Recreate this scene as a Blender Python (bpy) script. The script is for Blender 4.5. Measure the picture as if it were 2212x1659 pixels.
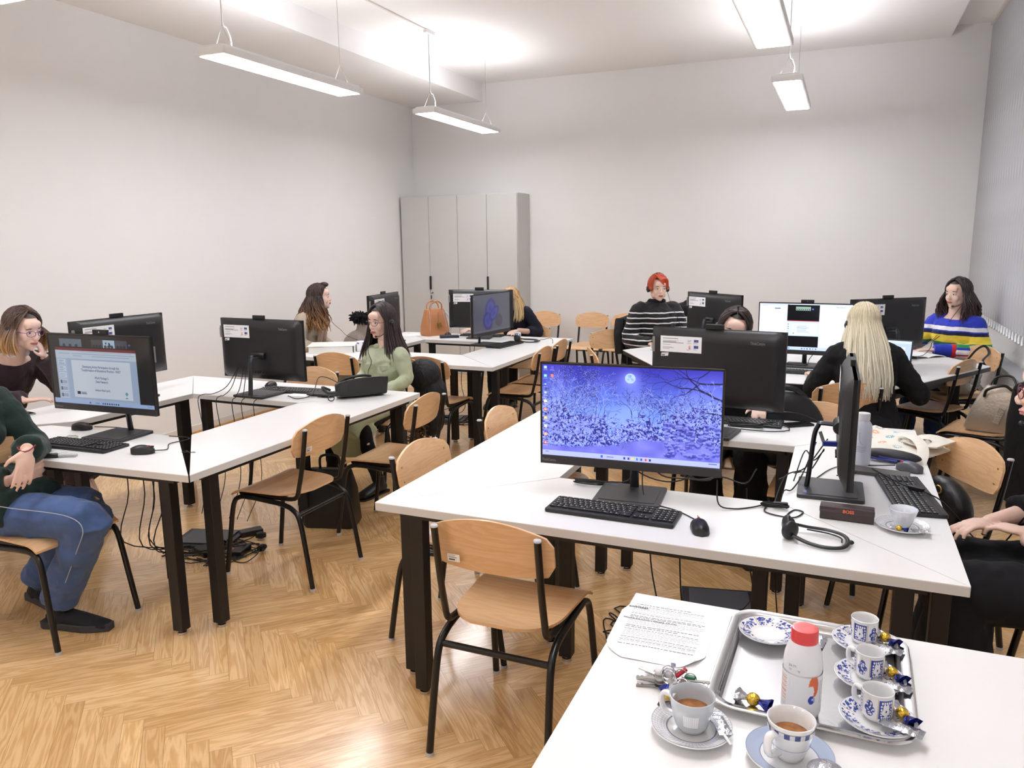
import bpy, bmesh, math, random
import numpy as np
from mathutils import Vector, Matrix
rnd = random.Random(7)
PI = math.pi
S = bpy.context.scene
COL = S.collection
for o in list(bpy.data.objects):
    bpy.data.objects.remove(o)

# ------------------------------------------------------------------ camera
cd = bpy.data.cameras.new('camera'); cam = bpy.data.objects.new('camera', cd); COL.objects.link(cam)
S.camera = cam
cd.sensor_fit = 'HORIZONTAL'; cd.sensor_width = 36.0
FPX = 1661.9
cd.lens = FPX / 2212 * 36.0
cd.clip_start = 0.05; cd.clip_end = 60
CAMZ = 1.65
def cam_axes():
    pitch, yaw, roll = 0.180861484, 0.406220293, -0.0107769602
    cy, sy, cp, sp = math.cos(yaw), math.sin(yaw), math.cos(pitch), math.sin(pitch)
    fwd = Vector((-sy*cp, cy*cp, -sp)); right = Vector((cy, sy, 0)); up = right.cross(fwd)
    cr, sr = math.cos(roll), math.sin(roll)
    return right*cr + up*sr, -right*sr + up*cr, fwd
_r, _u, _f = cam_axes()
cam.matrix_world = Matrix(((_r.x, _u.x, -_f.x, 0), (_r.y, _u.y, -_f.y, 0), (_r.z, _u.z, -_f.z, CAMZ), (0, 0, 0, 1)))

# ------------------------------------------------------------------ world and exposure
W = bpy.data.worlds.new('sky'); S.world = W; W.use_nodes = True
W.node_tree.nodes['Background'].inputs[0].default_value = (0.80, 0.88, 1.0, 1)
W.node_tree.nodes['Background'].inputs[1].default_value = 3.0
S.view_settings.view_transform = 'Standard'; S.view_settings.look = 'None'
S.view_settings.gamma = 1.0; S.view_settings.use_curve_mapping = False
S.view_settings.exposure = 0.08
LAMP_DOWN = 26.0      # diffuser emission under each hanging lamp
LAMP_UP = 20.0        # upward light of each hanging lamp

# ------------------------------------------------------------------ materials
def lin(c):
    return tuple(((v/255.0)/12.92 if v <= 10.3 else (((v/255.0)+0.055)/1.055)**2.4) for v in c)
MATS = {}
def mat(name, rgb=(200, 200, 200), rough=0.5, metal=0.0, bump=0.0, bscale=200.0, var=0.0, vscale=6.0, emit=None,
        estr=1.0, trans=0.0, coat=0.0, spec=0.5, attr=None, stretch=None, sheen=0.0, ior=None):
    """procedural principled material: base colour with a little noise variation and noise bump"""
    if name in MATS: return MATS[name]
    m = bpy.data.materials.new(name); m.use_nodes = True; MATS[name] = m
    nt = m.node_tree; N = nt.nodes; L = nt.links; p = N['Principled BSDF']
    col = (*lin(rgb), 1)
    p.inputs['Base Color'].default_value = col
    p.inputs['Roughness'].default_value = rough; p.inputs['Metallic'].default_value = metal
    p.inputs['Specular IOR Level'].default_value = spec
    p.inputs['Coat Weight'].default_value = coat; p.inputs['Coat Roughness'].default_value = 0.08
    p.inputs['Transmission Weight'].default_value = trans
    if ior: p.inputs['IOR'].default_value = ior
    if sheen: p.inputs['Sheen Weight'].default_value = sheen
    tc = N.new('ShaderNodeTexCoord'); src = tc.outputs['Object']
    if stretch:
        mp = N.new('ShaderNodeMapping'); mp.inputs['Scale'].default_value = stretch; L.new(src, mp.inputs[0]); src = mp.outputs[0]
    if attr:
        a = N.new('ShaderNodeAttribute'); a.attribute_name = attr
        L.new(a.outputs['Color'], p.inputs['Base Color'])
        if emit:
            L.new(a.outputs['Color'], p.inputs['Emission Color']); p.inputs['Emission Strength'].default_value = estr
            p.inputs['Base Color'].default_value = (0.01, 0.01, 0.01, 1)
            for l in list(p.inputs['Base Color'].links): L.remove(l)
    elif emit:
        p.inputs['Emission Color'].default_value = (*lin(emit), 1); p.inputs['Emission Strength'].default_value = estr
    elif var:
        n = N.new('ShaderNodeTexNoise'); n.inputs['Scale'].default_value = vscale; n.inputs['Detail'].default_value = 5
        L.new(src, n.inputs['Vector'])
        r = N.new('ShaderNodeValToRGB'); e = r.color_ramp.elements
        e[0].position = 0.3; e[1].position = 0.7
        e[0].color = (*[c*(1-var) for c in col[:3]], 1); e[1].color = (*[min(1, c*(1+var)) for c in col[:3]], 1)
        L.new(n.outputs['Fac'], r.inputs[0]); L.new(r.outputs[0], p.inputs['Base Color'])
    if bump:
        n = N.new('ShaderNodeTexNoise'); n.inputs['Scale'].default_value = bscale; n.inputs['Detail'].default_value = 3
        L.new(src, n.inputs['Vector'])
        b = N.new('ShaderNodeBump'); b.inputs['Strength'].default_value = bump; b.inputs['Distance'].default_value = 0.004
        L.new(n.outputs['Fac'], b.inputs['Height']); L.new(b.outputs[0], p.inputs['Normal'])
    return m

def wood_mat(name, a, b, scale=(1.5, 14, 14), rough=0.35, coat=0.3):
    m = bpy.data.materials.new(name); m.use_nodes = True
    nt = m.node_tree; N = nt.nodes; L = nt.links; p = N['Principled BSDF']
    tc = N.new('ShaderNodeTexCoord'); oi = N.new('ShaderNodeObjectInfo')
    add = N.new('ShaderNodeVectorMath'); add.operation = 'MULTIPLY_ADD'
    L.new(oi.outputs['Random'], add.inputs[0]); add.inputs[1].default_value = (9, 7, 5); L.new(tc.outputs['Object'], add.inputs[2])
    mp = N.new('ShaderNodeMapping'); mp.inputs['Scale'].default_value = scale; L.new(add.outputs[0], mp.inputs[0])
    n1 = N.new('ShaderNodeTexNoise'); n1.inputs['Scale'].default_value = 1.0; n1.inputs['Detail'].default_value = 4; n1.inputs['Distortion'].default_value = 3.0
    L.new(mp.outputs[0], n1.inputs['Vector'])
    w = N.new('ShaderNodeMath'); w.operation = 'MULTIPLY'; w.inputs[1].default_value = 26; L.new(n1.outputs['Fac'], w.inputs[0])
    s = N.new('ShaderNodeMath'); s.operation = 'SINE'; L.new(w.outputs[0], s.inputs[0])
    mr = N.new('ShaderNodeMapRange'); mr.inputs[1].default_value = -1; mr.inputs[2].default_value = 1; L.new(s.outputs[0], mr.inputs[0])
    mr.inputs[3].default_value = 0.25; mr.inputs[4].default_value = 0.75
    r = N.new('ShaderNodeValToRGB'); r.color_ramp.elements[0].color = (*lin(a), 1); r.color_ramp.elements[1].color = (*lin(b), 1)
    L.new(mr.outputs[0], r.inputs[0])
    hs = N.new('ShaderNodeHueSaturation')
    v = N.new('ShaderNodeMapRange'); v.inputs[3].default_value = 0.88; v.inputs[4].default_value = 1.08; L.new(oi.outputs['Random'], v.inputs[0])
    L.new(v.outputs[0], hs.inputs['Value']); L.new(r.outputs[0], hs.inputs['Color']); L.new(hs.outputs[0], p.inputs['Base Color'])
    p.inputs['Roughness'].default_value = rough; p.inputs['Coat Weight'].default_value = coat; p.inputs['Coat Roughness'].default_value = 0.15
    return m

# ------------------------------------------------------------------ geometry helpers: every helper returns (verts, faces)
def V3(p): return Vector(p)
def box(cx, cy, cz, sx, sy, sz, rz=0.0):
    c, s = math.cos(rz), math.sin(rz); v = []
    for dz in (-.5, .5):
        for dx, dy in ((-.5, -.5), (.5, -.5), (.5, .5), (-.5, .5)):
            x, y = dx*sx, dy*sy; v.append((cx + x*c - y*s, cy + x*s + y*c, cz + dz*sz))
    return v, [(3, 2, 1, 0), (4, 5, 6, 7), (0, 1, 5, 4), (1, 2, 6, 5), (2, 3, 7, 6), (3, 0, 4, 7)]
def join(*gs):
    v, f = [], []
    for g in gs:
        k = len(v); v += list(g[0]); f += [tuple(i + k for i in q) for q in g[1]]
    return v, f
def xf(g, M):
    return [tuple(M @ Vector(p)) for p in g[0]], g[1]
def move(g, x, y, z): return [(p[0]+x, p[1]+y, p[2]+z) for p in g[0]], g[1]
def smooth_path(pts, k=4, closed=False):
    P = [Vector(p) for p in pts]; n = len(P); out = []
    rng = range(n) if closed else range(n-1)
    for i in rng:
        p0 = P[(i-1) % n] if (closed or i > 0) else P[0]*2-P[1]
        p1 = P[i]; p2 = P[(i+1) % n]
        p3 = P[(i+2) % n] if (closed or i+2 < n) else P[n-1]*2-P[n-2]
        for j in range(k):
            t = j/k
            out.append(0.5*((2*p1) + (p2-p0)*t + (2*p0-5*p1+4*p2-p3)*t*t + (3*p1-p0-3*p2+p3)*t**3))
    if not closed: out.append(P[-1])
    return out
def tube(pts, r, n=8, closed=False, flat=1.0, up=None):
    """tube along points; r = number or list; flat = ratio of the second radius"""
    P = [Vector(p) for p in pts]; m = len(P)
    R = r if isinstance(r, (list, tuple)) else [r]*m
    F = flat if isinstance(flat, (list, tuple)) else [flat]*m
    T = []
    for i in range(m):
        a = P[(i-1) % m] if (closed or i) else P[0]; b = P[(i+1) % m] if (closed or i < m-1) else P[-1]
        t = (b-a); T.append(t.normalized() if t.length > 1e-9 else Vector((0, 0, 1)))
    u = Vector(up) if up else (Vector((0, 0, 1)) if abs(T[0].z) < .9 else Vector((1, 0, 0)))
    u = (u - T[0]*u.dot(T[0])).normalized(); v = []; f = []
    for i in range(m):
        u = u - T[i]*u.dot(T[i])
        u = u.normalized() if u.length > 1e-6 else T[i].orthogonal().normalized()
        w = T[i].cross(u)
        for j in range(n):
            a = 2*PI*j/n; v.append(tuple(P[i] + u*(math.cos(a)*R[i]) + w*(math.sin(a)*R[i]*F[i])))
    for i in range(m if closed else m-1):
        for j in range(n):
            a, b = i*n+j, i*n+(j+1) % n; c, d = ((i+1) % m)*n+j, ((i+1) % m)*n+(j+1) % n
            f.append((a, b, d, c))
    if not closed:
        f.append(tuple(range(n-1, -1, -1))); f.append(tuple((m-1)*n+j for j in range(n)))
    return v, f
def ctube(pts, r, k=4, n=8, flat=1.0, up=None):
    q = smooth_path(pts, k)
    if isinstance(r, (list, tuple)):
        m = len(r); rr = []
        for i in range(len(q)):
            t = i/(len(q)-1)*(m-1); a = min(int(t), m-2); rr.append(r[a]+(r[a+1]-r[a])*(t-a))
        r = rr
    return tube(q, r, n, False, flat, up)
def lathe(prof, n=24, c=(0, 0, 0), cap=True):
    v, f = [], []
    for r, z in prof:
        for j in range(n):
            a = 2*PI*j/n; v.append((c[0]+r*math.cos(a), c[1]+r*math.sin(a), c[2]+z))
    m = len(prof)
    for i in range(m-1):
        for j in range(n):
            f.append((i*n+j, i*n+(j+1) % n, (i+1)*n+(j+1) % n, (i+1)*n+j))
    if cap:
        f.append(tuple(range(n-1, -1, -1))); f.append(tuple((m-1)*n+j for j in range(n)))
    return v, f
def ell(c, r, n=14, m=9, M=None):
    v, f = [], []
    v.append((0, 0, -1))
    for i in range(1, m):
        t = PI*i/m
        for j in range(n):
            a = 2*PI*j/n; v.append((math.sin(t)*math.cos(a), math.sin(t)*math.sin(a), -math.cos(t)))
    v.append((0, 0, 1))
    for j in range(n): f.append((0, 1+(j+1) % n, 1+j))
    for i in range(m-2):
        for j in range(n):
            f.append((1+i*n+j, 1+i*n+(j+1) % n, 1+(i+1)*n+(j+1) % n, 1+(i+1)*n+j))
    k = len(v)-1
    for j in range(n): f.append((1+(m-2)*n+j, 1+(m-2)*n+(j+1) % n, k))
    rr = r if isinstance(r, (tuple, list)) else (r, r, r)
    out = []
    for p in v:
        q = Vector((p[0]*rr[0], p[1]*rr[1], p[2]*rr[2]))
        if M is not None: q = M @ q
        out.append((q.x+c[0], q.y+c[1], q.z+c[2]))
    return out, f
def prism(poly, z0, z1):
    n = len(poly)
    v = [(x, y, z0) for x, y in poly] + [(x, y, z1) for x, y in poly]
    return v, [tuple(range(n-1, -1, -1)), tuple(range(n, 2*n))] + [(i, (i+1) % n, n+(i+1) % n, n+i) for i in range(n)]
def rrect(cx, cy, sx, sy, r, k=5):
    p = []
    for qx, qy, a0 in ((1, 1, 0), (-1, 1, 90), (-1, -1, 180), (1, -1, 270)):
        for i in range(k+1):
            a = math.radians(a0+90*i/k)
            p.append((cx+qx*(sx/2-r)+r*math.cos(a), cy+qy*(sy/2-r)+r*math.sin(a)))
    return p
def surf(fn, nu, nv, th, nrm=(0, 0, 1)):
    """curved sheet fn(u, v) for u, v in 0..1, thickened by th against nrm"""
    nr = Vector(nrm); v, f = [], []
    for k in (0, 1):
        for i in range(nu+1):
            for j in range(nv+1):
                v.append(tuple(Vector(fn(i/nu, j/nv)) - nr*(th*k)))
    m = (nu+1)*(nv+1); I = lambda i, j: i*(nv+1)+j
    for i in range(nu):
        for j in range(nv):
            f.append((I(i, j), I(i+1, j), I(i+1, j+1), I(i, j+1)))
            f.append((m+I(i, j), m+I(i, j+1), m+I(i+1, j+1), m+I(i+1, j)))
    for i in range(nu):
        f.append((I(i, 0), m+I(i, 0), m+I(i+1, 0), I(i+1, 0))); f.append((I(i, nv), I(i+1, nv), m+I(i+1, nv), m+I(i, nv)))
    for j in range(nv):
        f.append((I(0, j), I(0, j+1), m+I(0, j+1), m+I(0, j))); f.append((I(nu, j), m+I(nu, j), m+I(nu, j+1), I(nu, j+1)))
    return v, f

# ------------------------------------------------------------------ objects
def add(name, g, m, parent=None, smooth=False, bevel=0.0, off=None, rem=0.0, sm=0, loc=None, rot=None):
    """link one mesh object; off = world point to subtract; rem = voxel size that fuses the pieces"""
    v, f = g
    if off is not None: v = [(p[0]-off[0], p[1]-off[1], p[2]-off[2]) for p in v]
    me = bpy.data.meshes.new(name); me.from_pydata([tuple(p) for p in v], [], f); me.update()
    bm = bmesh.new(); bm.from_mesh(me); bmesh.ops.recalc_face_normals(bm, faces=bm.faces); bm.to_mesh(me); bm.free()
    if smooth or rem: me.polygons.foreach_set('use_smooth', [True]*len(me.polygons))
    me.materials.append(m)
    o = bpy.data.objects.new(name, me); COL.objects.link(o)
    if parent: o.parent = parent
    if loc: o.location = loc
    if rot: o.rotation_euler = rot
    if bevel:
        b = o.modifiers.new('bevel', 'BEVEL'); b.width = bevel; b.segments = 2; b.limit_method = 'ANGLE'; b.angle_limit = 0.6
    if rem:
        r = o.modifiers.new('fuse', 'REMESH'); r.mode = 'VOXEL'; r.voxel_size = rem; r.use_smooth_shade = True
        if sm:
            s = o.modifiers.new('smooth', 'SMOOTH'); s.factor = 0.5; s.iterations = sm
    if smooth and not rem and not bevel:
        try: me.set_sharp_from_angle(angle=math.radians(50))
        except Exception: pass
    return o
def tag(o, label=None, cat=None, group=None, kind=None):
    if label: o['label'] = label
    if cat: o['category'] = cat
    if group: o['group'] = group
    if kind: o['kind'] = kind
    return o
def thing(name, label, cat, loc=(0, 0, 0), rz=0.0, group=None):
    o = bpy.data.objects.new(name, None); COL.objects.link(o)
    o.empty_display_size = 0.05; o.location = loc; o.rotation_euler = (0, 0, rz)
    return tag(o, label, cat, group)
def kids(o): return [c for c in KID.get(o.name, [])]
def copy_tree(o, parent=None):
    c = o.copy(); COL.objects.link(c); c.parent = parent
    for ch in [x for x in bpy.data.objects if x.parent == o]:
        copy_tree(ch, c)
    return c
def dup(root, loc, rz, label, group=None):
    c = copy_tree(root); c.location = loc; c.rotation_euler = (0, 0, rz); c['label'] = label
    if group: c['group'] = group
    return c
def struct(name, g, m, **k):
    o = add(name, g, m, **k); o['kind'] = 'structure'; return o

# ------------------------------------------------------------------ painted colour grids (screens, stickers, glazes)
class Canvas:
    def __init__(s, w, h, rgb): s.w, s.h = w, h; s.a = np.zeros((h, w, 3)); s.a[:] = rgb; s.Y, s.X = np.mgrid[0:h, 0:w]
    def rect(s, x0, y0, x1, y1, rgb, al=1.0):
        X0, X1, Y0, Y1 = int(x0*s.w), max(int(x1*s.w), int(x0*s.w)+1), int(y0*s.h), max(int(y1*s.h), int(y0*s.h)+1)
        s.a[Y0:Y1, X0:X1] = s.a[Y0:Y1, X0:X1]*(1-al)+np.array(rgb)*al
    def disc(s, x, y, r, rgb, al=1.0, ry=None):
        ry = ry or r*s.w/s.h
        x0, x1 = max(0, int((x-r)*s.w)-1), min(s.w, int((x+r)*s.w)+2); y0, y1 = max(0, int((y-ry)*s.h)-1), min(s.h, int((y+ry)*s.h)+2)
        if x1 <= x0 or y1 <= y0: return
        X, Y = s.X[y0:y1, x0:x1]/s.w, s.Y[y0:y1, x0:x1]/s.h
        m = (((X-x)/r)**2+((Y-y)/ry)**2 < 1)[..., None]*al
        s.a[y0:y1, x0:x1] = s.a[y0:y1, x0:x1]*(1-m)+np.array(rgb)*m
    def line(s, x0, y0, x1, y1, wpx, rgb, al=1.0):
        n = int(max(abs(x1-x0)*s.w, abs(y1-y0)*s.h)*1.3)+2
        r = max(wpx/2, .5)
        for i in range(n):
            t = i/(n-1); s.disc(x0+(x1-x0)*t, y0+(y1-y0)*t, r/s.w, rgb, al)
    def lines(s, x0, y0, x1, n, gap, rgb, r=None, h=0.012, al=1.0):
        r = r or rnd
        for i in range(n):
            s.rect(x0, y0+i*gap, x0+(x1-x0)*r.uniform(.55, 1), y0+i*gap+h, rgb, al)
def canvas_mesh(name, cv, fn, m, parent, close=False, off=None, smooth=True):
    """grid mesh whose point colours carry the canvas; fn(u, v) -> point, v runs down"""
    H, Wd = cv.h, cv.w
    vs = [fn(i/(Wd-1), j/(H-1)) for j in range(H) for i in range(Wd)]
    if off is not None: vs = [(p[0]-off[0], p[1]-off[1], p[2]-off[2]) for p in vs]
    fs = [(j*Wd+i, (j+1)*Wd+i, (j+1)*Wd+i+1, j*Wd+i+1) for j in range(H-1) for i in range(Wd-1)]
    me = bpy.data.meshes.new(name); me.from_pydata([tuple(p) for p in vs], [], fs); me.update()
    c = np.clip(cv.a, 0, 255)/255.0
    c = np.where(c <= .0404, c/12.92, ((c+.055)/1.055)**2.4)
    at = me.color_attributes.new('paint', 'FLOAT_COLOR', 'POINT')
    full = np.ones((H*Wd, 4), dtype=np.float32); full[:, :3] = c.reshape(-1, 3)
    at.data.foreach_set('color', full.ravel())
    if smooth: me.polygons.foreach_set('use_smooth', [True]*len(me.polygons))
    me.materials.append(m)
    o = bpy.data.objects.new(name, me); COL.objects.link(o); o.parent = parent
    return o
_txt = {}
def text_geo(s, size, bold=0.0, align='LEFT'):
    """writing as mesh geometry in the xy plane"""
    k = (s, size, bold, align)
    if k not in _txt:
        cu = bpy.data.curves.new('t', 'FONT'); cu.body = s; cu.size = size; cu.align_x = align; cu.offset = bold; cu.resolution_u = 3
        o = bpy.data.objects.new('t', cu); COL.objects.link(o)
        bpy.context.view_layer.update()
        me = bpy.data.meshes.new_from_object(o.evaluated_get(bpy.context.evaluated_depsgraph_get()))
        _txt[k] = ([tuple(v.co) for v in me.vertices], [tuple(p.vertices) for p in me.polygons])
        bpy.data.objects.remove(o); bpy.data.curves.remove(cu); bpy.data.meshes.remove(me)
    return _txt[k]
# ------------------------------------------------------------------ materials used all over
M_wall = mat('wall_paint', (236, 235, 234), .9, bump=.08, bscale=350, var=.012, vscale=2)
M_ceil = mat('ceiling_paint', (240, 239, 238), .95, bump=.05, bscale=300)
M_trimw = mat('baseboard_paint', (222, 217, 210), .7)
M_oakstrip = mat('oak_strip', (205, 160, 105), .4, var=.1, vscale=30)
M_cab_early = mat('light_grey_steel', (206, 204, 200), .5)
M_black = mat('black_powder_coat', (16, 15, 17), .42, bump=.05, bscale=900)
M_leg = mat('dark_table_leg', (15, 13, 14), .5, bump=.05, bscale=900)
M_tubem = mat('black_tube_enamel', (14, 13, 15), .28)
M_cap = mat('grey_plastic_cap', (196, 196, 200), .5)
M_top = mat('white_laminate', (244, 243, 242), .32, var=.006, vscale=8, coat=.05)
M_edge = mat('white_edge_band', (216, 215, 213), .4)  # white band, greyed so its colour carries the shading of the front edges
M_bedge = mat('black_edge_band', (26, 24, 24), .4)
M_beech = wood_mat('beech_plywood', (222, 172, 122), (240, 200, 155))
M_cab = mat('grey_cabinet_laminate', (202, 201, 198), .55, var=.01)
M_plastic = mat('black_plastic', (22, 22, 25), .38, bump=.08, bscale=1500)
M_plast2 = mat('dark_grey_plastic', (44, 44, 48), .4)
M_key = mat('keycap_plastic', (30, 30, 33), .45)
M_legend = mat('key_legend_white', (225, 225, 225), .5)
M_chrome = mat('chrome_metal', (205, 205, 210), .18, metal=1)
M_dark_alu = mat('dark_metal', (70, 72, 78), .3, metal=.9)
M_cable = mat('black_cable', (16, 16, 18), .5)
M_paint = mat('painted_surface', attr='paint', rough=.55)
M_screen = mat('lit_screen', attr='paint', rough=.15, emit=(255, 255, 255), estr=1.25)
M_screen_dim = mat('dim_lit_screen', attr='paint', rough=.15, emit=(255, 255, 255), estr=.8)
M_glaze = mat('glazed_porcelain', attr='paint', rough=.12, coat=.6)
M_paperm = mat('paper_white', (248, 248, 247), .8)

# ------------------------------------------------------------------ the room
XL, XR, YF, YN = -5.30, 1.32, 9.108, -3.4
ZC, ZS, ZH = 3.60, 3.39, 3.70
T = .15
def floor_mat():
    m = bpy.data.materials.new('oak_herringbone_parquet'); m.use_nodes = True
    nt = m.node_tree; N = nt.nodes; L = nt.links; p = N['Principled BSDF']
    uv = N.new('ShaderNodeUVMap'); uv.uv_map = 'UVMap'
    a = N.new('ShaderNodeAttribute'); a.attribute_name = 'plank'
    mp = N.new('ShaderNodeMapping'); mp.inputs['Scale'].default_value = (.9, 9.0, 1); L.new(uv.outputs[0], mp.inputs[0])
    n1 = N.new('ShaderNodeTexNoise'); n1.inputs['Scale'].default_value = 2.6; n1.inputs['Detail'].default_value = 3; n1.inputs['Distortion'].default_value = .6
    L.new(mp.outputs[0], n1.inputs['Vector'])
    w = N.new('ShaderNodeMath'); w.operation = 'MULTIPLY'; w.inputs[1].default_value = 40; L.new(n1.outputs['Fac'], w.inputs[0])
    s = N.new('ShaderNodeMath'); s.operation = 'SINE'; L.new(w.outputs[0], s.inputs[0])
    pw = N.new('ShaderNodeMapRange'); pw.inputs[1].default_value = -1; pw.inputs[2].default_value = 1; L.new(s.outputs[0], pw.inputs[0])
    mp2 = N.new('ShaderNodeMapping'); mp2.inputs['Scale'].default_value = (6, 220, 1); L.new(uv.outputs[0], mp2.inputs[0])
    n2 = N.new('ShaderNodeTexNoise'); n2.inputs['Scale'].default_value = 1; n2.inputs['Detail'].default_value = 2; L.new(mp2.outputs[0], n2.inputs['Vector'])
    mx = N.new('ShaderNodeMix'); mx.data_type = 'FLOAT'; mx.inputs[0].default_value = .4
    L.new(pw.outputs[0], mx.inputs[2]); L.new(n2.outputs['Fac'], mx.inputs[3])
    r = N.new('ShaderNodeValToRGB'); e = r.color_ramp.elements
    e[0].position = .15; e[0].color = (*lin((212, 167, 112)), 1); e[1].position = .8; e[1].color = (*lin((234, 197, 146)), 1)
    k = e.new(.45); k.color = (*lin((223, 181, 127)), 1)
    L.new(mx.outputs[0], r.inputs[0])
    mul = N.new('ShaderNodeMix'); mul.data_type = 'RGBA'; mul.blend_type = 'MULTIPLY'; mul.inputs[0].default_value = 1
    L.new(r.outputs[0], mul.inputs[6]); L.new(a.outputs['Color'], mul.inputs[7])
    L.new(mul.outputs[2], p.inputs['Base Color'])
    p.inputs['Roughness'].default_value = .3; p.inputs['Coat Weight'].default_value = .6; p.inputs['Coat Roughness'].default_value = .14
    nb = N.new('ShaderNodeTexNoise'); nb.inputs['Scale'].default_value = 5
    tc = N.new('ShaderNodeTexCoord'); L.new(tc.outputs['Object'], nb.inputs['Vector'])
    b = N.new('ShaderNodeBump'); b.inputs['Strength'].default_value = .12; b.inputs['Distance'].default_value = .01
    L.new(nb.outputs['Fac'], b.inputs['Height']); L.new(b.outputs[0], p.inputs['Coat Normal'])
    return m
def make_floor():
    L, w = .5, .0704; r2 = math.sqrt(2); g = .00045
    Y0 = 1.755; r = random.Random(3)
    vs, fs, uvs, cols = [], [], [], []
    def clip(poly):
        for ax, lim, sg in ((0, XL, 1), (0, XR, -1), (1, YN, 1), (1, YF, -1)):
            out = []
            for i in range(len(poly)):
                p, q = poly[i], poly[(i+1) % len(poly)]; ip = sg*(p[ax]-lim) >= 0; iq = sg*(q[ax]-lim) >= 0
                if ip: out.append(p)
                if ip != iq:
                    t = (lim-p[ax])/(q[ax]-p[ax]); out.append(tuple(p[k]+(q[k]-p[k])*t for k in range(4)))
            poly = out
            if len(poly) < 3: return []
        return poly
    def plank(a0, b0, a1, b1, along):
        pts = []
        ou, ov = r.uniform(0, 60), r.uniform(0, 60)
        for a, b in ((a0+g, b0+g), (a1-g, b0+g), (a1-g, b1-g), (a0+g, b1-g)):
            u, v = ((a-a0), (b-b0)) if along else ((b-b0), (a-a0))
            pts.append(((a+b)/r2, (a-b)/r2+Y0, u+ou, v+ov))
        q = clip(pts)
        if not q: return
        k = len(vs); vs.extend((x, y, 0) for x, y, _, _ in q); fs.append(tuple(range(k, k+len(q))))
        uvs.extend((u, v) for _, _, u, v in q)
        t = r.gauss(0, 1); c = (max(.72, min(1.16, 1.02+.065*t)), max(.68, min(1.14, 1.0+.085*t)), max(.6, min(1.12, .96+.12*t)))
        cols.extend([c]*len(q))
    for j in range(-20, 30):
        for k in range(-190, 190):
            a, b = k*w+j*L, k*w-j*L
            X = (a+b)/r2; Y = (a-b)/r2+Y0
            if X < XL-1 or X > XR+1 or Y < YN-1 or Y > YF+1: continue
            plank(a, b, a+L, b+w, True)
            plank(a, b+w, a+w, b+w+L, False)
    me = bpy.data.meshes.new('floor'); me.from_pydata(vs, [], fs); me.update()
    li = np.zeros(len(me.loops), dtype=np.int32); me.loops.foreach_get('vertex_index', li)
    U = np.array(uvs, dtype=np.float32)[li]; C = np.ones((len(li), 4), dtype=np.float32); C[:, :3] = np.array(cols, dtype=np.float32)[li]
    me.uv_layers.new(name='UVMap'); me.color_attributes.new('plank', 'FLOAT_COLOR', 'CORNER')
    me.uv_layers['UVMap'].data.foreach_set('uv', U.ravel()); me.color_attributes['plank'].data.foreach_set('color', C.ravel())
    me.materials.append(floor_mat())
    o = bpy.data.objects.new('floor', me); COL.objects.link(o); o['kind'] = 'structure'
    # sub floor that closes the joints, carried in the same mesh object as a slightly lower sheet
    b = struct('trim_9', box((XL+XR)/2, (YF+YN)/2, -.06, XR-XL+.4, YF-YN+.4, .118), mat('joint_filler', (150, 108, 66), .7))
make_floor()
struct('wall_left', box(XL-T/2, (YF+YN)/2, 1.9, T, YF-YN+.3, 3.8), M_wall)
struct('wall_far', box((XL+XR)/2, YF+T/2, 1.9, XR-XL+.3, T, 3.8), M_wall)
struct('wall_near', box((XL+XR)/2, YN-T/2, 1.9, XR-XL+.3, T, 3.8), M_wall)
struct('ceiling', join(box((XL+.82)/2, (YF+YN)/2, ZC+.1, .82-XL, YF-YN, .2), box((.82+XR)/2, (YF+YN)/2, ZH+.05, XR-.82+.02, YF-YN, .1)), M_ceil)
struct('trim_1', box((XL-4.275)/2, (YF+YN)/2, (ZS+ZC)/2+.01, XL*-1-4.275, YF-YN, ZC-ZS+.02), M_ceil)   # plastered beam along the left wall
struct('trim_2', box(-3.68, 3.3, ZC-.004, .018, 6.7, .014), M_trimw)                                      # cable duct on the ceiling
# window wall: parapet, piers and lintel around two openings behind the blinds
WY = [(2.2, 5.1), (5.7, 8.5)]
wr = [box(XR+T/2, (YF+YN)/2, .5, T, YF-YN, 1.0), box(XR+T/2, (YF+YN)/2, 3.6, T, YF-YN, .42)]
ys = [YN, WY[0][0], WY[0][1], WY[1][0], WY[1][1], YF]
for a, b in ((ys[0], ys[1]), (ys[2], ys[3]), (ys[4], ys[5])):
    wr.append(box(XR+T/2, (a+b)/2, 2.2, T, b-a, 2.4))
struct('wall_right', join(*wr), M_wall)
M_glass = mat('window_glass', (240, 248, 250), .02, trans=1.0, ior=1.1)
M_frame = mat('window_frame_white', (230, 230, 228), .4)
for i, (a, b) in enumerate(WY):
    m = (a+b)/2
    g = join(box(XR+.11, a+.03, 2.2, .06, .06, 2.4), box(XR+.11, b-.03, 2.2, .06, .06, 2.4), box(XR+.11, m, 2.2, .06, .06, 2.4),
             box(XR+.11, m, 1.03, .06, b-a, .06), box(XR+.11, m, 3.37, .06, b-a, .06), box(XR+.11, m, 2.6, .06, b-a, .05))
    wn = struct('window_%d' % (i+1), g, M_frame, bevel=.004)
    for c in ((a+m)/2, (b+m)/2):
        add('pane', box(XR+.11, c, 2.2, .006, (b-a)/2-.1, 2.3), M_glass, wn)
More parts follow.
